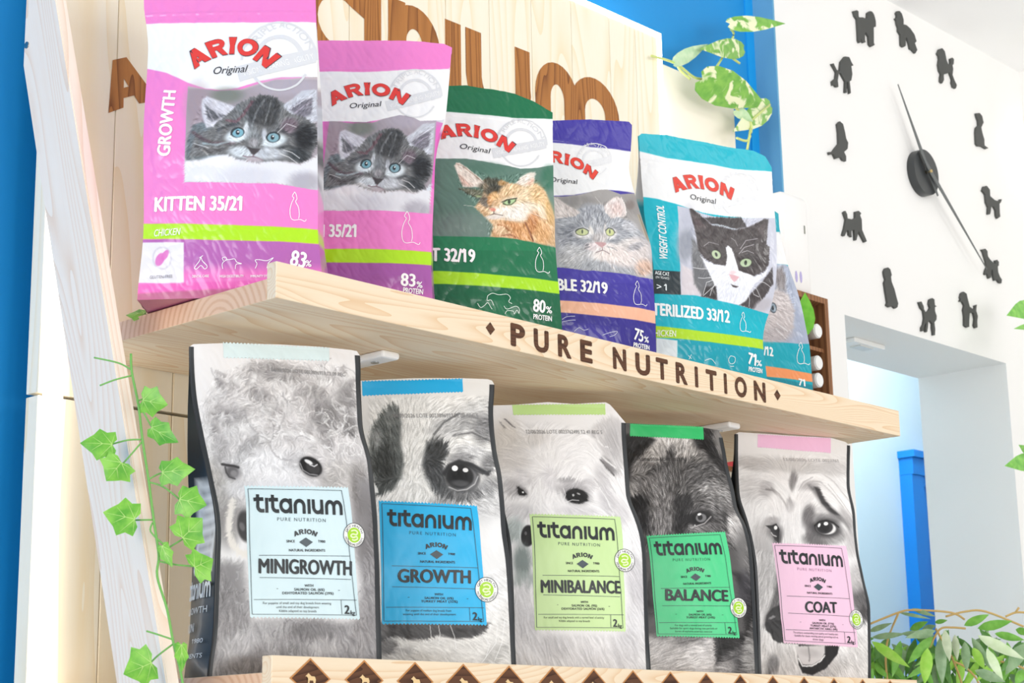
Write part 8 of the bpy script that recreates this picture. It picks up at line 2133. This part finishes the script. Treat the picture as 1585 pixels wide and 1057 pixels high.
rl=thing('round_leaf_plant','single bright green oval leaf in front of the brown crate','leaf',(3.1231,2.0300,2.0622))
leaf('leaf',(3.1193,2.0300,2.0479),(3.1289,2.0300,2.1463),.042,leafmat('bright_leaf','6cc52e','84d242'),rl,'oval',.1,.05,0); stems('stem',[[(3.1193,2.0300,2.0479),(3.1427,2.0500,2.0301),(3.2393,2.1200,2.0497)]],IVYS,rl,.0015)
wi=thing('willow_plant','bushy plant with long narrow drooping leaves beside the lower shelf','plant',(3.3049,1.8800,0.0000))
WM_=[leafmat('lime_leaf','9adb4a','b4e868'),leafmat('green_leaf','6cb040','86c456'),leafmat('greyish_leaf','7fa276','98b68c'),leafmat('pale_leaf','b4c4a2','c8d4b6'),leafmat('mint_leaf','cfe6b8','def0cc'),leafmat('deep_leaf','4a7f34','5f9644')]
leaf('leaf',(3.1884,1.9585,1.4233),(3.2210,1.8958,1.3691),0.0214,WM_[0],wi,'lance',.3,.1,0.29)
leaf('leaf',(3.2693,1.8675,1.4308),(3.2170,1.8972,1.3778),0.0214,WM_[1],wi,'lance',.3,.1,0.17)
leaf('leaf',(3.2480,1.8682,1.4075),(3.2281,1.8690,1.3360),0.0253,WM_[0],wi,'lance',.3,.1,-0.02)
leaf('leaf',(3.2613,1.8476,1.4254),(3.2521,1.8430,1.3354),0.0234,WM_[2],wi,'lance',.3,.1,-0.17)
leaf('leaf',(3.2562,1.8323,1.4419),(3.2460,1.8195,1.3786),0.0195,WM_[3],wi,'lance',.3,.1,-0.31)
leaf('leaf',(3.2984,1.8346,1.4339),(3.2824,1.8243,1.3818),0.0156,WM_[3],wi,'lance',.3,.1,0.22)
leaf('leaf',(3.3231,1.8273,1.4205),(3.3076,1.8192,1.3607),0.0195,WM_[2],wi,'lance',.3,.1,0.28)
leaf('leaf',(3.3358,1.8175,1.4086),(3.3312,1.7923,1.3639),0.0195,WM_[0],wi,'lance',.3,.1,0.28)
leaf('leaf',(3.3497,1.8256,1.4293),(3.3594,1.7923,1.3627),0.0175,WM_[2],wi,'lance',.3,.1,0.18)
leaf('leaf',(3.3022,1.7863,1.4292),(3.3445,1.7117,1.3788),0.0234,WM_[4],wi,'lance',.3,.1,0.32)
leaf('leaf',(3.3274,1.7825,1.4044),(3.3324,1.7539,1.3389),0.0195,WM_[4],wi,'lance',.3,.1,-0.28)
leaf('leaf',(3.3175,1.8227,1.4517),(3.3204,1.7676,1.4699),0.0175,WM_[1],wi,'lance',.3,.1,0.10)
leaf('leaf',(3.3551,1.8138,1.4467),(3.3727,1.7453,1.4570),0.0214,WM_[1],wi,'lance',.3,.1,0.35)
leaf('leaf',(3.3088,1.8022,1.3619),(3.3261,1.7464,1.3366),0.0214,WM_[2],wi,'lance',.3,.1,0.20)
leaf('leaf',(3.3798,1.7903,1.4363),(3.3947,1.7340,1.4197),0.0175,WM_[1],wi,'lance',.3,.1,0.36)
leaf('leaf',(3.2985,1.8765,1.4443),(3.2331,1.9073,1.4298),0.0175,WM_[2],wi,'lance',.3,.1,0.20)
leaf('leaf',(3.2768,1.9150,1.4898),(3.2852,1.8667,1.4710),0.0097,WM_[2],wi,'lance',.3,.1,0.04)
leaf('leaf',(3.2603,1.9356,1.4824),(3.2790,1.8747,1.4673),0.0078,WM_[2],wi,'lance',.3,.1,-0.33)
leaf('leaf',(3.2311,1.9841,1.4343),(3.2497,1.9165,1.4389),0.0136,WM_[2],wi,'lance',.3,.1,-0.25)
leaf('leaf',(3.2339,1.9919,1.4468),(3.2363,1.9389,1.4606),0.0117,WM_[2],wi,'lance',.3,.1,-0.10)
leaf('leaf',(3.2717,1.9420,1.4273),(3.2456,1.9503,1.3535),0.0195,WM_[1],wi,'lance',.3,.1,-0.31)
leaf('leaf',(3.2528,1.9916,1.3874),(3.2463,1.9645,1.3542),0.0195,WM_[1],wi,'lance',.3,.1,-0.15)
leaf('leaf',(3.2806,1.9250,1.4486),(3.2759,1.8801,1.4615),0.0156,WM_[1],wi,'lance',.3,.1,-0.18)
leaf('leaf',(3.2947,1.8753,1.4600),(3.2839,1.8409,1.4617),0.0097,WM_[1],wi,'lance',.3,.1,-0.02)
leaf('leaf',(3.4424,1.7589,1.4168),(3.3981,1.7829,1.3552),0.0292,WM_[2],wi,'lance',.3,.1,0.11)
leaf('leaf',(3.4505,1.7677,1.3656),(3.4148,1.7715,1.3353),0.0195,WM_[1],wi,'lance',.3,.1,-0.04)
leaf('leaf',(3.2450,2.0069,1.3680),(3.2139,2.0091,1.3277),0.0214,WM_[1],wi,'lance',.3,.1,-0.09)
leaf('leaf',(3.3060,1.9124,1.4488),(3.2970,1.8748,1.4541),0.0136,WM_[2],wi,'lance',.3,.1,-0.32)
leaf('leaf',(3.4351,1.7724,1.4453),(3.4274,1.7387,1.4350),0.0156,WM_[1],wi,'lance',.3,.1,0.10)
leaf('leaf',(3.3895,1.9254,1.3855),(3.3392,1.9537,1.3304),0.0176,WM_[1],wi,'lance',.3,.1,-0.29)
leaf('leaf',(3.3439,1.8917,1.3760),(3.3401,1.8697,1.3193),0.0167,WM_[1],wi,'lance',.3,.1,0.10)
leaf('leaf',(3.4593,1.8369,1.3665),(3.3676,1.8856,1.3837),0.0181,WM_[5],wi,'lance',.3,.1,-0.26)
leaf('leaf',(3.4173,1.8821,1.3506),(3.3779,1.8966,1.3009),0.0139,WM_[1],wi,'lance',.3,.1,-0.25)
leaf('leaf',(3.4462,1.8372,1.4114),(3.4439,1.8142,1.3530),0.0156,WM_[1],wi,'lance',.3,.1,-0.37)
leaf('leaf',(3.3330,1.8888,1.4164),(3.3328,1.8713,1.3356),0.0204,WM_[5],wi,'lance',.3,.1,-0.03)
leaf('leaf',(3.3532,1.9793,1.3592),(3.3459,1.9659,1.2888),0.0144,WM_[1],wi,'lance',.3,.1,0.16)
leaf('leaf',(3.3916,1.9546,1.3376),(3.3776,1.9514,1.2584),0.0136,WM_[1],wi,'lance',.3,.1,-0.32)
leaf('leaf',(3.2616,1.9955,1.3993),(3.2552,1.9809,1.3295),0.0150,WM_[5],wi,'lance',.3,.1,-0.37)
leaf('leaf',(3.2589,1.9807,1.4031),(3.2802,1.9345,1.3370),0.0188,WM_[1],wi,'lance',.3,.1,0.39)
leaf('leaf',(3.3900,1.8289,1.4477),(3.4083,1.7827,1.3911),0.0149,WM_[5],wi,'lance',.3,.1,-0.05)
leaf('leaf',(3.4564,1.8571,1.4371),(3.4310,1.8643,1.3641),0.0144,WM_[0],wi,'lance',.3,.1,0.22)
leaf('leaf',(3.2673,2.0221,1.3478),(3.2016,2.0665,1.2947),0.0138,WM_[1],wi,'lance',.3,.1,-0.13)
leaf('leaf',(3.4526,1.8170,1.3717),(3.4395,1.8053,1.3147),0.0204,WM_[1],wi,'lance',.3,.1,0.26)
leaf('leaf',(3.2544,2.0087,1.3743),(3.2233,2.0155,1.3208),0.0151,WM_[5],wi,'lance',.3,.1,0.34)
leaf('leaf',(3.4207,1.8871,1.4077),(3.4297,1.8518,1.3489),0.0202,WM_[0],wi,'lance',.3,.1,-0.29)
leaf('leaf',(3.2743,1.9726,1.3973),(3.2739,1.9470,1.3404),0.0178,WM_[5],wi,'lance',.3,.1,-0.24)
leaf('leaf',(3.4452,1.8568,1.3367),(3.4439,1.8318,1.2808),0.0201,WM_[0],wi,'lance',.3,.1,-0.28)
leaf('leaf',(3.3463,1.9076,1.4394),(3.2725,1.9419,1.4414),0.0184,WM_[2],wi,'lance',.3,.1,0.15)
leaf('leaf',(3.4373,1.7897,1.3884),(3.3988,1.8078,1.3253),0.0200,WM_[1],wi,'lance',.3,.1,-0.01)
leaf('leaf',(3.3401,1.8886,1.3709),(3.3306,1.8737,1.3117),0.0199,WM_[5],wi,'lance',.3,.1,0.34)
leaf('leaf',(3.3287,1.9566,1.3916),(3.3176,1.9423,1.3356),0.0148,WM_[2],wi,'lance',.3,.1,0.10)
leaf('leaf',(3.4807,1.7852,1.4257),(3.4401,1.8037,1.3681),0.0186,WM_[5],wi,'lance',.3,.1,0.18)
leaf('leaf',(3.2780,1.9703,1.4354),(3.2373,1.9854,1.3882),0.0199,WM_[5],wi,'lance',.3,.1,0.09)
leaf('leaf',(3.2476,1.9956,1.3748),(3.2205,2.0006,1.3136),0.0146,WM_[1],wi,'lance',.3,.1,-0.15)
leaf('leaf',(3.3644,1.8793,1.3609),(3.3427,1.8844,1.2820),0.0187,WM_[5],wi,'lance',.3,.1,0.23)
leaf('leaf',(3.4400,1.7692,1.4056),(3.3938,1.7895,1.3603),0.0195,WM_[5],wi,'lance',.3,.1,-0.20)
leaf('leaf',(3.3753,1.8948,1.4507),(3.3384,1.9131,1.3820),0.0162,WM_[1],wi,'lance',.3,.1,0.39)
leaf('leaf',(3.3021,2.0120,1.3725),(3.2225,2.0594,1.3553),0.0163,WM_[5],wi,'lance',.3,.1,0.02)
leaf('leaf',(3.3328,1.8903,1.3940),(3.3193,1.8832,1.3245),0.0172,WM_[5],wi,'lance',.3,.1,-0.19)
leaf('leaf',(3.3807,1.8661,1.3919),(3.3574,1.8693,1.3240),0.0178,WM_[0],wi,'lance',.3,.1,-0.25)
leaf('leaf',(3.2854,2.0248,1.4097),(3.2179,2.0667,1.3697),0.0150,WM_[1],wi,'lance',.3,.1,-0.15)
leaf('leaf',(3.3456,1.9437,1.3398),(3.3509,1.9126,1.2808),0.0154,WM_[5],wi,'lance',.3,.1,-0.05)
leaf('leaf',(3.4828,1.8530,1.3404),(3.4672,1.8520,1.2603),0.0163,WM_[5],wi,'lance',.3,.1,0.05)
leaf('leaf',(3.3311,1.9773,1.4268),(3.3413,1.9343,1.3867),0.0141,WM_[2],wi,'lance',.3,.1,-0.24)
leaf('leaf',(3.3016,1.9982,1.3901),(3.2253,2.0482,1.3549),0.0193,WM_[0],wi,'lance',.3,.1,-0.13)
leaf('leaf',(3.3558,1.8890,1.4127),(3.2922,1.9257,1.3753),0.0142,WM_[1],wi,'lance',.3,.1,-0.17)
leaf('leaf',(3.4250,1.8903,1.3700),(3.4453,1.8236,1.3669),0.0161,WM_[5],wi,'lance',.3,.1,-0.32)
leaf('leaf',(3.2874,2.0218,1.4277),(3.2815,2.0095,1.3490),0.0153,WM_[1],wi,'lance',.3,.1,0.17)
leaf('leaf',(3.5002,1.7915,1.4242),(3.4793,1.7887,1.3658),0.0173,WM_[5],wi,'lance',.3,.1,-0.20)
leaf('leaf',(3.4832,1.7968,1.3663),(3.4538,1.8032,1.3084),0.0137,WM_[0],wi,'lance',.3,.1,0.03)
leaf('leaf',(3.2718,2.0066,1.4164),(3.2170,2.0410,1.3580),0.0173,WM_[5],wi,'lance',.3,.1,-0.16)
leaf('leaf',(3.4723,1.7732,1.4174),(3.4267,1.7949,1.3668),0.0164,WM_[5],wi,'lance',.3,.1,-0.21)
leaf('leaf',(3.3651,1.9087,1.4286),(3.3909,1.8542,1.3721),0.0137,WM_[5],wi,'lance',.3,.1,0.09)
leaf('leaf',(3.4927,1.8309,1.3542),(3.4384,1.8640,1.2977),0.0150,WM_[5],wi,'lance',.3,.1,0.01)
leaf('leaf',(3.4858,1.8574,1.3394),(3.4777,1.8402,1.2824),0.0153,WM_[0],wi,'lance',.3,.1,0.06)
leaf('leaf',(3.4832,1.7892,1.3775),(3.4587,1.7977,1.2980),0.0195,WM_[2],wi,'lance',.3,.1,-0.24)
leaf('leaf',(3.2541,1.9963,1.4027),(3.2628,1.9609,1.3452),0.0155,WM_[1],wi,'lance',.3,.1,0.35)
leaf('leaf',(3.4297,1.7981,1.3962),(3.3705,1.8349,1.3444),0.0199,WM_[0],wi,'lance',.3,.1,0.40)
leaf('leaf',(3.3904,1.9043,1.3643),(3.3647,1.9132,1.2872),0.0183,WM_[0],wi,'lance',.3,.1,0.17)
leaf('leaf',(3.4247,1.8618,1.3589),(3.4473,1.8112,1.3014),0.0175,WM_[1],wi,'lance',.3,.1,0.35)
leaf('leaf',(3.4805,1.8346,1.3834),(3.4474,1.8460,1.3226),0.0162,WM_[5],wi,'lance',.3,.1,0.05)
leaf('leaf',(3.3996,1.8718,1.4145),(3.3573,1.8910,1.3602),0.0170,WM_[0],wi,'lance',.3,.1,-0.38)
leaf('leaf',(3.4098,1.9189,1.3801),(3.3646,1.9380,1.3352),0.0203,WM_[5],wi,'lance',.3,.1,0.13)
leaf('leaf',(3.3895,1.8966,1.3314),(3.3619,1.9008,1.2739),0.0200,WM_[0],wi,'lance',.3,.1,0.22)
leaf('leaf',(3.4728,1.7946,1.3367),(3.4448,1.8003,1.2763),0.0169,WM_[1],wi,'lance',.3,.1,-0.29)
leaf('leaf',(3.5045,1.8309,1.3373),(3.4553,1.8543,1.2932),0.0165,WM_[1],wi,'lance',.3,.1,-0.02)
leaf('leaf',(3.2669,1.9736,1.3548),(3.2635,1.9493,1.3037),0.0150,WM_[1],wi,'lance',.3,.1,-0.07)
leaf('leaf',(3.3346,1.9567,1.3654),(3.3170,1.9538,1.2967),0.0176,WM_[5],wi,'lance',.3,.1,-0.13)
leaf('leaf',(3.3277,1.9608,1.4188),(3.2721,1.9932,1.3685),0.0166,WM_[0],wi,'lance',.3,.1,-0.33)
leaf('leaf',(3.4762,1.8395,1.3766),(3.5024,1.7732,1.3528),0.0151,WM_[1],wi,'lance',.3,.1,0.30)
leaf('leaf',(3.3969,1.8751,1.3468),(3.3924,1.8544,1.2884),0.0187,WM_[5],wi,'lance',.3,.1,-0.19)
leaf('leaf',(3.2838,1.9635,1.3737),(3.2496,1.9799,1.3020),0.0150,WM_[1],wi,'lance',.3,.1,0.31)
leaf('leaf',(3.3562,1.9862,1.3630),(3.3515,1.9666,1.3024),0.0143,WM_[5],wi,'lance',.3,.1,-0.04)
leaf('leaf',(3.4034,1.9018,1.3668),(3.3715,1.9166,1.2925),0.0143,WM_[5],wi,'lance',.3,.1,0.18)
leaf('leaf',(3.4640,1.8064,1.3315),(3.4084,1.8341,1.2950),0.0171,WM_[5],wi,'lance',.3,.1,-0.21)
leaf('leaf',(3.4937,1.7900,1.3456),(3.4638,1.7954,1.2923),0.0188,WM_[5],wi,'lance',.3,.1,0.06)
leaf('leaf',(3.3601,1.8630,1.4320),(3.3689,1.8238,1.3851),0.0150,WM_[5],wi,'lance',.3,.1,0.04)
leaf('leaf',(3.3202,1.9481,1.3709),(3.3212,1.9258,1.3001),0.0142,WM_[1],wi,'lance',.3,.1,-0.35)
leaf('leaf',(3.3795,1.9140,1.3901),(3.3711,1.9004,1.3236),0.0177,WM_[1],wi,'lance',.3,.1,0.33)
leaf('leaf',(3.2488,1.9905,1.4176),(3.2552,1.9576,1.3601),0.0199,WM_[5],wi,'lance',.3,.1,-0.27)
leaf('leaf',(3.3974,1.9026,1.4520),(3.3620,1.9220,1.3756),0.0191,WM_[5],wi,'lance',.3,.1,0.20)
leaf('leaf',(3.4565,1.8031,1.3348),(3.4588,1.7777,1.2687),0.0160,WM_[5],wi,'lance',.3,.1,0.32)
leaf('leaf',(3.4440,1.7936,1.3579),(3.4380,1.7804,1.2828),0.0192,WM_[0],wi,'lance',.3,.1,-0.13)
leaf('leaf',(3.3095,1.9236,1.3858),(3.3111,1.8946,1.3322),0.0151,WM_[1],wi,'lance',.3,.1,-0.28)
leaf('leaf',(3.3705,1.9541,1.3976),(3.3309,1.9684,1.3493),0.0161,WM_[5],wi,'lance',.3,.1,0.35)
leaf('leaf',(3.2778,2.0057,1.4115),(3.2362,2.0235,1.3591),0.0164,WM_[1],wi,'lance',.3,.1,-0.40)
leaf('leaf',(3.3546,1.9326,1.3309),(3.3460,1.9211,1.2590),0.0184,WM_[5],wi,'lance',.3,.1,0.15)
leaf('leaf',(3.3636,1.8624,1.4360),(3.3276,1.8776,1.3736),0.0171,WM_[5],wi,'lance',.3,.1,-0.11)
leaf('leaf',(3.3448,1.9232,1.4409),(3.3132,1.9325,1.3816),0.0198,WM_[5],wi,'lance',.3,.1,0.21)
leaf('leaf',(3.3658,1.9248,1.3896),(3.3404,1.9297,1.3232),0.0180,WM_[5],wi,'lance',.3,.1,-0.11)
leaf('leaf',(3.4594,1.8480,1.4474),(3.4592,1.8301,1.3669),0.0147,WM_[0],wi,'lance',.3,.1,-0.27)
leaf('leaf',(3.4626,1.8207,1.3844),(3.4717,1.7854,1.3253),0.0156,WM_[0],wi,'lance',.3,.1,0.08)
leaf('leaf',(3.3550,1.9346,1.4188),(3.3600,1.9072,1.3498),0.0175,WM_[2],wi,'lance',.3,.1,0.25)
leaf('leaf',(3.4138,1.8275,1.4466),(3.3907,1.8319,1.3742),0.0164,WM_[5],wi,'lance',.3,.1,-0.04)
leaf('leaf',(3.4366,1.7946,1.3573),(3.4459,1.7518,1.3196),0.0204,WM_[2],wi,'lance',.3,.1,-0.08)
leaf('leaf',(3.4807,1.8114,1.3983),(3.4974,1.7451,1.4052),0.0172,WM_[5],wi,'lance',.3,.1,0.23)
leaf('leaf',(3.3463,1.8993,1.3320),(3.3165,1.9117,1.2579),0.0178,WM_[1],wi,'lance',.3,.1,0.34)
leaf('leaf',(3.3634,1.9190,1.4389),(3.3278,1.9313,1.3840),0.0161,WM_[1],wi,'lance',.3,.1,0.40)
leaf('leaf',(3.3801,1.9160,1.4215),(3.3874,1.8847,1.3565),0.0165,WM_[5],wi,'lance',.3,.1,-0.29)
leaf('leaf',(3.4597,1.8293,1.4349),(3.4471,1.8212,1.3657),0.0171,WM_[2],wi,'lance',.3,.1,0.20)
leaf('leaf',(3.4159,1.8758,1.4085),(3.3823,1.8873,1.3493),0.0183,WM_[5],wi,'lance',.3,.1,0.28)
leaf('leaf',(3.3332,1.9871,1.4116),(3.3117,1.9887,1.3423),0.0181,WM_[1],wi,'lance',.3,.1,0.33)
leaf('leaf',(3.2372,1.9828,1.4318),(3.1639,2.0170,1.4328),0.0165,WM_[5],wi,'lance',.3,.1,0.09)
leaf('leaf',(3.3123,1.9626,1.4097),(3.2924,1.9591,1.3503),0.0152,WM_[2],wi,'lance',.3,.1,0.11)
leaf('leaf',(3.3112,1.9140,1.4098),(3.3367,1.8445,1.3977),0.0146,WM_[5],wi,'lance',.3,.1,0.21)
leaf('leaf',(3.2922,1.9927,1.3529),(3.3047,1.9483,1.3093),0.0165,WM_[2],wi,'lance',.3,.1,-0.27)
leaf('leaf',(3.2990,1.9801,1.4238),(3.3231,1.9280,1.3661),0.0177,WM_[2],wi,'lance',.3,.1,-0.07)
leaf('leaf',(3.4419,1.8525,1.3389),(3.4447,1.8206,1.2896),0.0196,WM_[1],wi,'lance',.3,.1,-0.37)
leaf('leaf',(3.3831,1.9293,1.3845),(3.3516,1.9438,1.3094),0.0168,WM_[5],wi,'lance',.3,.1,0.02)
leaf('leaf',(3.2681,1.9895,1.4168),(3.2581,1.9765,1.3538),0.0186,WM_[5],wi,'lance',.3,.1,-0.31)
leaf('leaf',(3.4417,1.7972,1.4223),(3.4374,1.7809,1.3503),0.0159,WM_[1],wi,'lance',.3,.1,-0.08)
leaf('leaf',(3.3626,1.9146,1.3799),(3.3079,1.9435,1.3372),0.0173,WM_[2],wi,'lance',.3,.1,-0.13)
leaf('leaf',(3.3149,1.9704,1.3353),(3.3288,1.9316,1.2713),0.0172,WM_[1],wi,'lance',.3,.1,-0.29)
leaf('leaf',(3.3368,1.9249,1.4081),(3.3401,1.8940,1.3547),0.0175,WM_[5],wi,'lance',.3,.1,-0.20)
leaf('leaf',(3.3310,2.0014,1.3780),(3.2956,2.0134,1.3227),0.0143,WM_[0],wi,'lance',.3,.1,0.35)
leaf('leaf',(3.3442,1.9566,1.4523),(3.3642,1.9066,1.4011),0.0202,WM_[5],wi,'lance',.3,.1,-0.36)
leaf('leaf',(3.3312,1.9031,1.3801),(3.3176,1.8939,1.3174),0.0174,WM_[2],wi,'lance',.3,.1,0.23)
leaf('leaf',(3.4305,1.8493,1.3412),(3.3776,1.8755,1.3007),0.0187,WM_[5],wi,'lance',.3,.1,0.18)
leaf('leaf',(3.4152,1.8456,1.3909),(3.3712,1.8725,1.3196),0.0159,WM_[0],wi,'lance',.3,.1,0.23)
leaf('leaf',(3.3588,1.9535,1.3357),(3.3605,1.9287,1.2697),0.0186,WM_[5],wi,'lance',.3,.1,-0.08)
leaf('leaf',(3.3046,2.0271,1.3604),(3.3275,1.9792,1.2940),0.0160,WM_[1],wi,'lance',.3,.1,-0.00)
leaf('leaf',(3.4282,1.8139,1.3409),(3.3662,1.8506,1.2987),0.0185,WM_[5],wi,'lance',.3,.1,-0.32)
leaf('leaf',(3.4680,1.8037,1.3379),(3.4605,1.7869,1.2782),0.0147,WM_[5],wi,'lance',.3,.1,-0.12)
leaf('leaf',(3.3165,1.9848,1.4191),(3.3304,1.9495,1.3446),0.0140,WM_[2],wi,'lance',.3,.1,0.32)
leaf('leaf',(3.3242,1.9381,1.4340),(3.2947,1.9517,1.3555),0.0199,WM_[5],wi,'lance',.3,.1,0.33)
leaf('leaf',(3.4103,1.8930,1.3414),(3.3782,1.9020,1.2846),0.0151,WM_[1],wi,'lance',.3,.1,0.05)
leaf('leaf',(3.3470,1.8938,1.3890),(3.3266,1.8934,1.3224),0.0197,WM_[0],wi,'lance',.3,.1,-0.07)
leaf('leaf',(3.4600,1.8518,1.4145),(3.4843,1.7902,1.3835),0.0154,WM_[0],wi,'lance',.3,.1,-0.17)
leaf('leaf',(3.3359,1.9346,1.3860),(3.3426,1.9082,1.3087),0.0169,WM_[1],wi,'lance',.3,.1,0.31)
leaf('leaf',(3.3447,1.9826,1.4276),(3.2986,2.0105,1.3604),0.0189,WM_[5],wi,'lance',.3,.1,-0.03)
leaf('leaf',(3.4025,1.8556,1.4219),(3.4151,1.7950,1.4257),0.0169,WM_[2],wi,'lance',.3,.1,0.32)
leaf('leaf',(3.3432,1.9733,1.3955),(3.3003,1.9980,1.3273),0.0146,WM_[5],wi,'lance',.3,.1,0.15)
leaf('leaf',(3.2765,1.9785,1.3593),(3.2847,1.9460,1.2949),0.0172,WM_[1],wi,'lance',.3,.1,0.26)
leaf('leaf',(3.4348,1.8305,1.4508),(3.3868,1.8603,1.3839),0.0142,WM_[2],wi,'lance',.3,.1,-0.31)
leaf('leaf',(3.3967,1.9054,1.3441),(3.4254,1.8398,1.3106),0.0142,WM_[5],wi,'lance',.3,.1,-0.31)
leaf('leaf',(3.4467,1.8092,1.4127),(3.4212,1.8188,1.3331),0.0143,WM_[5],wi,'lance',.3,.1,0.35)
leaf('leaf',(3.2622,2.0018,1.3956),(3.2758,1.9604,1.3400),0.0201,WM_[2],wi,'lance',.3,.1,-0.14)
leaf('leaf',(3.3287,1.9077,1.3834),(3.2718,1.9351,1.3516),0.0141,WM_[1],wi,'lance',.3,.1,0.02)
leaf('leaf',(3.3490,1.9224,1.3963),(3.3357,1.9195,1.3140),0.0193,WM_[5],wi,'lance',.3,.1,-0.06)
for q in [[(3.2154,1.9771,1.4602),(3.2514,1.9304,1.4817),(3.2711,1.9073,1.4860),(3.3224,1.8534,1.4798),(3.3437,1.8350,1.4655)],[(3.3046,1.8962,1.4119),(3.3127,1.8753,1.4468),(3.3284,1.8569,1.4503),(3.3479,1.8365,1.4478)],[(3.3374,1.8666,1.3934),(3.3593,1.8607,1.3408),(3.3722,1.8658,1.2850)],[(3.3417,1.8653,1.3835),(3.3600,1.8496,1.3713),(3.3825,1.8355,1.3402),(3.3954,1.8406,1.2844)],[(3.3168,1.8621,1.4721),(3.3426,1.8308,1.4812),(3.3699,1.8012,1.4804),(3.4264,1.7500,1.4496)],[(3.4059,1.7957,1.3818),(3.4401,1.7633,1.3672),(3.4599,1.7506,1.3412)],[(3.3988,1.7733,1.4699),(3.4112,1.7571,1.4774),(3.4248,1.7423,1.4770)],[(3.4112,1.7571,1.4774),(3.4144,1.7503,1.4871)],[(3.3069,1.8809,1.4489),(3.3374,1.8666,1.3934)],[(3.2514,1.9304,1.4817),(3.2458,1.9627,1.4056),(3.2725,1.9739,1.2877)]]: stems('branch',[q],flat('tan_twig','c9a868',.6),wi,.0022)
stems('trunk',[[(3.3665,1.8640,1.3086),(3.305,1.880,.7),(3.305,1.880,.3)],[(3.2703,1.9729,1.2975),(3.275,1.880,.6),(3.305,1.880,.3)]],flat('tan_twig','c9a868',.6),wi,.006)
bm=bmesh.new(); tube(bm,[(0,0,0),(0,0,.32)],.11,32,.14); obj('pot',bm,flat('grey_pot','9a9a98',.6),wi)
